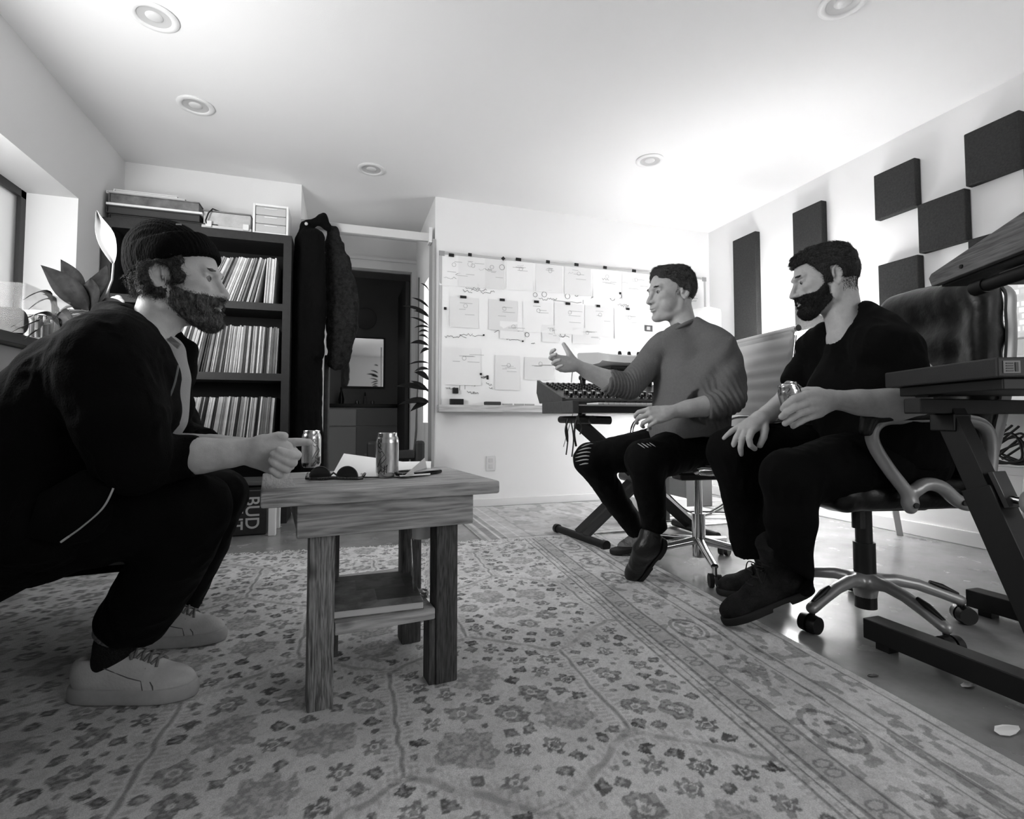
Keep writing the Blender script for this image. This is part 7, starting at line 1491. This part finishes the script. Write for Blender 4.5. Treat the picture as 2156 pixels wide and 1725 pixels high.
# rips over both knees: pale threads
m_thr = mat('rip_threads', .66, .9); mb = MB()
kc = P(1240, 966, 2.32)
for k in range(7):
    yy = 940 + k * 7.5; xx = 1233 - 25 * math.sin(.5 + k * .33) + 1; pts = []
    for t_ in np.linspace(0, 1, 7):
        g = P(xx + 30 * t_ - (6 - k) * 0, yy - 6 * math.sin(t_ * 2.2), 2.32) ; dv_ = g - kc; ng = dv_ - cF * (dv_ @ cF); rr_ = min(np.linalg.norm(ng), .069); ng = ng / (np.linalg.norm(ng) + 1e-9) * rr_; pts.append(kc + ng - cF * math.sqrt(max(0, .0735 ** 2 - rr_ ** 2)))
    mb.tube(pts, [.0006, .0022, .003, .003, .003, .002, .0006], 5)
mb.build('rip_threads', m_thr, jeans); mb = MB()
kc = P(1358, 966, 2.055)
for k in range(4):
    pts = []
    for t_ in np.linspace(0, 1, 6):
        g = P(1338 + k * 8 + 12 * t_, 932 + 9 * t_ - k * .5, 2.055); dv_ = g - kc; ng = dv_ - cF * (dv_ @ cF); rr_ = min(np.linalg.norm(ng), .072); ng = ng / (np.linalg.norm(ng) + 1e-9) * rr_; pts.append(kc + ng - cF * math.sqrt(max(0, .0765 ** 2 - rr_ ** 2)))
    mb.tube(pts, [.0005, .0018, .0024, .0024, .0018, .0005], 5)
mb.build('rip_threads', m_thr, jeans)
hl = P(1404, 1140, 2.10); to = P(1343, 1212, 2.215); boot(p2, hl, hl + (to - hl) / np.linalg.norm(to - hl) * .265, P(1360, 1120, 2.06) - P(1398, 1165, 2.16), P(1378, 1105, 2.13), m=m_boot2, shaft=.13, lace=False)
to = P(1286, 1152, 2.60); to[2] = .014; dd_ = cR * .85 + cF * .1; dd_[2] = .10; dd_ /= np.linalg.norm(dd_); hl = to + dd_ * .26; boot(p2, hl, to, (0, 0, 1), P(1340, 1100, 2.47), m=m_boot2, shaft=.11, lace=False)
# ------------------------------------------------------------------ MAN IN THE BLACK T-SHIRT (right)
sk3 = skin('skin_tshirt_man', .71)
p3 = thing('person', 'person in a black t-shirt with a dark beard holding a can, seated right', 'person', P(1800, 1100, 1.8) * np.array([1, 1, 0]))
hc = P(1735, 588, 1.83); s3 = 1.0; f0 = -cR + .24 * cF; f0[2] = 0; f0, u0 = pitchyaw(f0, (0, 0, 1), .17); fr4 = head_frame(f0, u0)
nb = to_local(P(1792, 712, 1.78), hc, fr4, s3); F = head_field(.0026, {'jaw': 1.05, 'nose': 1., 'lid': .0035}, [((-.035, 0, -.045), .058), (nb * .5 + np.array([-.012, .0, -.018]), .058), (nb, .068)], lo=(-.20, -.13, -.26), hi=(.145, .115, .15)); HF = F; body = [to_world(F.surf(), hc, fr4, s3)]
# near (left) arm with can
G = fieldof([pc((1940, 850, 1.56, .06), (1640, 800, 1.5, .05), (1640, 910, 1.45, .03))], .0024)
G.chain(pc((1925, 790, 1.58, .050), (1925, 850, 1.55, .044), (1880, 853, 1.545, .050), (1815, 848, 1.535, .040), (1768, 843, 1.525, .030), (1748, 842, 1.52, .0275)), .014)
for q in (((1748, 838, 1.52, .024), (1720, 833, 1.50, .019), (1697, 832, 1.482, .0135)), ((1746, 843, 1.52, .024), (1722, 847, 1.495, .0185), (1699, 849, 1.472, .0135)), ((1746, 848, 1.52, .022), (1724, 860, 1.50, .0175), (1703, 864, 1.475, .0130)), ((1744, 852, 1.525, .020), (1726, 869, 1.505, .015), (1708, 877, 1.485, .0118))): G.chain(pc(*q), .009)
for q in (((1697, 832, 1.482, .0118), (1671, 840, 1.458, .0108), (1655, 853, 1.456, .0098), (1649, 861, 1.462, .0090)), ((1699, 849, 1.472, .0118), (1673, 858, 1.450, .0108), (1654, 870, 1.450, .0098), (1646, 878, 1.458, .0090)), ((1703, 864, 1.475, .0112), (1679, 873, 1.455, .0102), (1661, 885, 1.455, .0094), (1653, 892, 1.462, .0086)), ((1708, 877, 1.485, .0100), (1689, 886, 1.468, .0090), (1676, 894, 1.466, .0082), (1670, 898, 1.470, .0076))): G.chain(pc(*q), .0022)
G.chain(pc((1745, 836, 1.535, .019), (1722, 824, 1.55, .0135), (1700, 822, 1.563, .0115), (1682, 826, 1.565, .0100)), .008)
body.append(G.surf())
# far (right) arm, hand over the knee
G = fieldof([pc((1700, 780, 2.0, .06), (1520, 960, 1.75, .04))], .0026)
G.chain(pc((1700, 775, 2.02, .048), (1672, 822, 1.99, .043), (1650, 850, 1.95, .042), (1620, 870, 1.87, .033), (1600, 882, 1.81, .0265)), .014)
for q in (((1600, 880, 1.81, .024), (1576, 890, 1.80, .017), (1558, 898, 1.80, .0118)), ((1600, 882, 1.81, .024), (1578, 893, 1.795, .018), (1562, 904, 1.785, .0125)), ((1602, 884, 1.81, .023), (1584, 896, 1.785, .018), (1570, 908, 1.772, .0125)), ((1604, 886, 1.80, .022), (1592, 898, 1.78, .017), (1583, 909, 1.76, .0125))): G.chain(pc(*q), .009)
for q in (((1558, 898, 1.80, .0108), (1542, 907, 1.80, .0098), (1531, 917, 1.80, .0088), (1525, 923, 1.80, .008)), ((1562, 904, 1.785, .0115), (1551, 920, 1.775, .0104), (1545, 935, 1.775, .0094), (1543, 947, 1.78, .0085)), ((1570, 908, 1.772, .0115), (1562, 926, 1.758, .0106), (1559, 943, 1.758, .0096), (1560, 957, 1.765, .0086)), ((1583, 909, 1.76, .0115), (1577, 925, 1.738, .0106), (1580, 938, 1.738, .0096), (1589, 945, 1.745, .0088)), ((1606, 888, 1.80, .019), (1610, 902, 1.775, .0145), (1608, 920, 1.755, .0120), (1600, 938, 1.745, .0100))): G.chain(pc(*q), .0022)
body.append(G.surf())
B_ = [pc((1792, 712, 1.78, .075), (1810, 800, 1.8, .12), (1850, 930, 1.8, .12)), pc((1850, 735, 1.64, .055), (1925, 845, 1.56, .042)), pc((1725, 740, 1.98, .055), (1672, 822, 1.99, .042)), pc((1880, 965, 1.72, .09), (1662, 1000, 1.60, .058), (1650, 1160, 1.64, .035)), pc((1830, 955, 1.90, .09), (1542, 948, 1.85, .058), (1590, 1150, 1.9, .04))]
G = fieldof(B_, .008); [G.chain(c, .02) for c in B_]; body.append(G.surf()); fmesh('body', body, sk3, p3, None, 1)
eyes(p3, hc, fr4, s3, (1, .05, -.35))
def bd3(X, Y, Z, pp):
    lo = .003 * nz_(pp, 90, 131) + .004 * nz_(pp, 30, 132)
    cheek = Z - (-.0465 + .85 * np.clip(.050 - X, 0, .055)) + lo * .6; back = -(X - (.012 + .10 * np.clip(Z + .05, -.05, .1))) + lo; neckl = -(Z + .068 + 1.05 * np.clip(X, -.02, .09)) + lo * .6
    mouth = .0155 - np.sqrt(((X - .10) / 2.) ** 2 + (Y / 1.35) ** 2 + ((Z + .0725) / .62) ** 2); nose = .0195 - np.sqrt((X - .112) ** 2 + Y ** 2 + (Z + .036) ** 2)
    return np.maximum.reduce([cheek, back, neckl, mouth, nose, X - .115, Z - .012])
G = shell(.0026, HF, lambda pp: .0026 + .0055 * np.clip((-.065 - pp[..., 2]) / .04, 0, 1) + .0018 * nz_(pp, 170, 133) + .001 * nz_(pp, 70, 134), bd3); bv = to_world(G.surf(), hc, fr4, s3); fmesh('beard', [bv, strands(bv, 6000, .0055, .00045, fr4[0] * .4 - fr4[2], 6, .4, .3), fade(HF, bd3, hc, fr4, s3, 3000, .005, fr4[0] * .4 - fr4[2], 16, -.002, .006, .0004)], m_beardd, p3, None, 0)
def hr3(X, Y, Z, pp):
    side = -(Z - (.060 - 1.6 * np.clip(.060 - X, 0, .05))) + .003 * nz_(pp, 80, 141); ear = .0225 - np.sqrt(((X + .008) / 1.) ** 2 + (np.abs(Y) - .080) ** 2 + ((Z + .004) / 1.45) ** 2)
    low = -(Z + .020 - .35 * X) + .010 * nz_(pp, 50, 147); burn = np.where((X > .0) & (X < .026), -(Z + .024), 9.)
    a = np.maximum(side, np.maximum(low, ear)); return np.minimum(a, np.maximum(np.maximum(-(Z + .026), Z - .04), np.maximum(X - .024, .002 - X)))
G = shell(.0026, HF, lambda pp: .0030 + .012 * np.clip((pp[..., 2] - .045) / .05, 0, 1) + .009 * np.clip((pp[..., 0] - .045) / .035, 0, 1) * np.clip((pp[..., 2] - .055) / .02, 0, 1) + (.0035 * nz_(pp, 110, 143) + .003 * nz_(pp, 48, 144)) * np.clip((pp[..., 2] - .01) / .05, .1, 1), hr3); hv = to_world(G.surf(), hc, fr4, s3); fmesh('hair', [hv, strands(hv, 9000, .009, .00045, fr4[0] * .9 - fr4[2] * .1, 8, .25, .25)], m_hair_b, p3, None, 0)
def side3(X, Y, Z, pp): return np.maximum.reduce([Z - .01, -(Z + .056 - .1 * X) + .005 * nz_(pp, 50, 145), X + .028, ])
G = shell(.0026, HF, lambda pp: .0008 + 0 * pp[..., 0], side3); fmesh('faded_hair', [fade(HF, side3, hc, fr4, s3, 3600, .0045, -fr4[2], 13, -.014, .004)], m_hair_b, p3, None, 0)
G = shell(.0026, HF, lambda pp: .0024 + .001 * nz_(pp, 200, 67), br); brows(G, hc, fr4, s3, mat('brow_hair_dark', .22, .8), p3)
m_ts = mat('black_tshirt', .028, .9, bump=.2, bscale=400)
S_ = [pc((1850, 742, 1.645, .078), (1858, 810, 1.65, .108), (1872, 900, 1.67, .125), (1890, 960, 1.70, .135)), pc((1738, 745, 1.93, .070), (1755, 810, 1.92, .100), (1790, 900, 1.9, .120), (1820, 950, 1.9, .125)), pc((1796, 745, 1.78, .085), (1785, 830, 1.76, .125), (1820, 930, 1.78, .135)),
      pc((1858, 735, 1.62, .078), (1895, 775, 1.59, .070), (1920, 812, 1.575, .064)), pc((1722, 742, 1.97, .068), (1700, 778, 1.995, .066), (1682, 802, 1.99, .062))]
G = fieldof(S_, .0055, extra=[P(1790, 620, 1.7)])
for q_, c in enumerate(S_): G.chain(c, .035 if q_ < 3 else .018)
G.chain(pc((1800, 705, 1.74, .060), (1835, 720, 1.68, .070)), .03); G.chain(pc((1816, 662, 1.75, .048), (1862, 704, 1.67, .066), (1890, 735, 1.62, .068)), .025); G.chain(pc((1770, 712, 1.84, .055), (1740, 735, 1.9, .06)), .03); G.chain(pc((1735, 702, 1.88, .042), (1712, 730, 1.95, .060)), .02)
G.chain([(hc + fr4[2] * -.05, .060), (P(1772, 655, 1.79), .0625), (P(1775, 690, 1.77), .066)], 0, 'sub')
G.cone(P(1740, 640, 1.72), P(1750, 690, 1.74), .05, .045, 0, 'sub')
cp = P(1672, 812, 1.985); G.cut(cp, P(1672, 812, 1.985) - P(1702, 770, 2.0), .09); cp = P(1928, 828, 1.57); G.cut(cp, cp - P(1895, 775, 1.59), .09); G.cut(P(1850, 975, 1.8), (0, 0, -1))
fmesh('t_shirt', G, m_ts, p3, lambda V: .0045 * vnoise(V * np.array([14, 14, 10]), 151) + .003 * ridge(V, (26, 26, 13), 152), 2)
m_j3 = mat('black_denim', .02, .85, bump=.2, bscale=380)
T_ = [pc((1900, 965, 1.72, .13), (1770, 985, 1.65, .105), (1664, 1004, 1.60, .080)), pc((1664, 1004, 1.60, .080), (1664, 1090, 1.60, .072), (1664, 1165, 1.625, .062), (1672, 1235, 1.64, .056)), pc((1840, 950, 1.90, .12), (1680, 945, 1.87, .098), (1543, 950, 1.85, .079)), pc((1543, 950, 1.85, .079), (1562, 1040, 1.87, .072), (1582, 1150, 1.91, .066)), pc((1840, 960, 1.88, .12), (1895, 970, 1.75, .12))]
G = fieldof(T_, .006); [G.chain(c, .03) for c in T_]; G.cut(P(1622, 1172, 1.62), -cU * .86 - cR * .50, .14); G.cut(P(1690, 1240, 1.65), -cU, .10); G.cut(P(1582, 1162, 1.915), P(1582, 1162, 1.915) - P(1562, 1040, 1.87), .12)
fmesh('jeans', G, m_j3, p3, lambda V: .004 * vnoise(V * 16, 161) + .003 * ridge(V, (30, 30, 15), 162), 2)
to = onZ(1526, 1316, .013); hl = P(1704, 1248, 1.665); dd_ = (to - hl) / np.linalg.norm(to - hl); up3_ = np.cross(dd_, np.cross((0, 0, 1), dd_)); hl = to - dd_ * .30; boot(p3, hl, to, up3_, P(1618, 1110, 1.63), shaft=.21)
to = onZ(1512, 1252, .001); dd_ = cR * .97 + cF * .10; dd_[2] = 0.; dd_ /= np.linalg.norm(dd_); hl = to + dd_ * .295; boot(p3, hl, to, (0, 0, 1), P(1590, 1100, 1.92), shaft=.19)
# can in his hand
cb = P(1679, 893, 1.515); ctp = P(1659, 815, 1.505); cn = can('drink_can', 'slim drink can held tilted in the hand of the man in black', cb, 0.4, word=True)
dv_ = Vector(ctp - cb).normalized(); cn.rotation_mode = 'QUATERNION'; cn.rotation_quaternion = Vector((0, 0, 1)).rotation_difference(dv_)
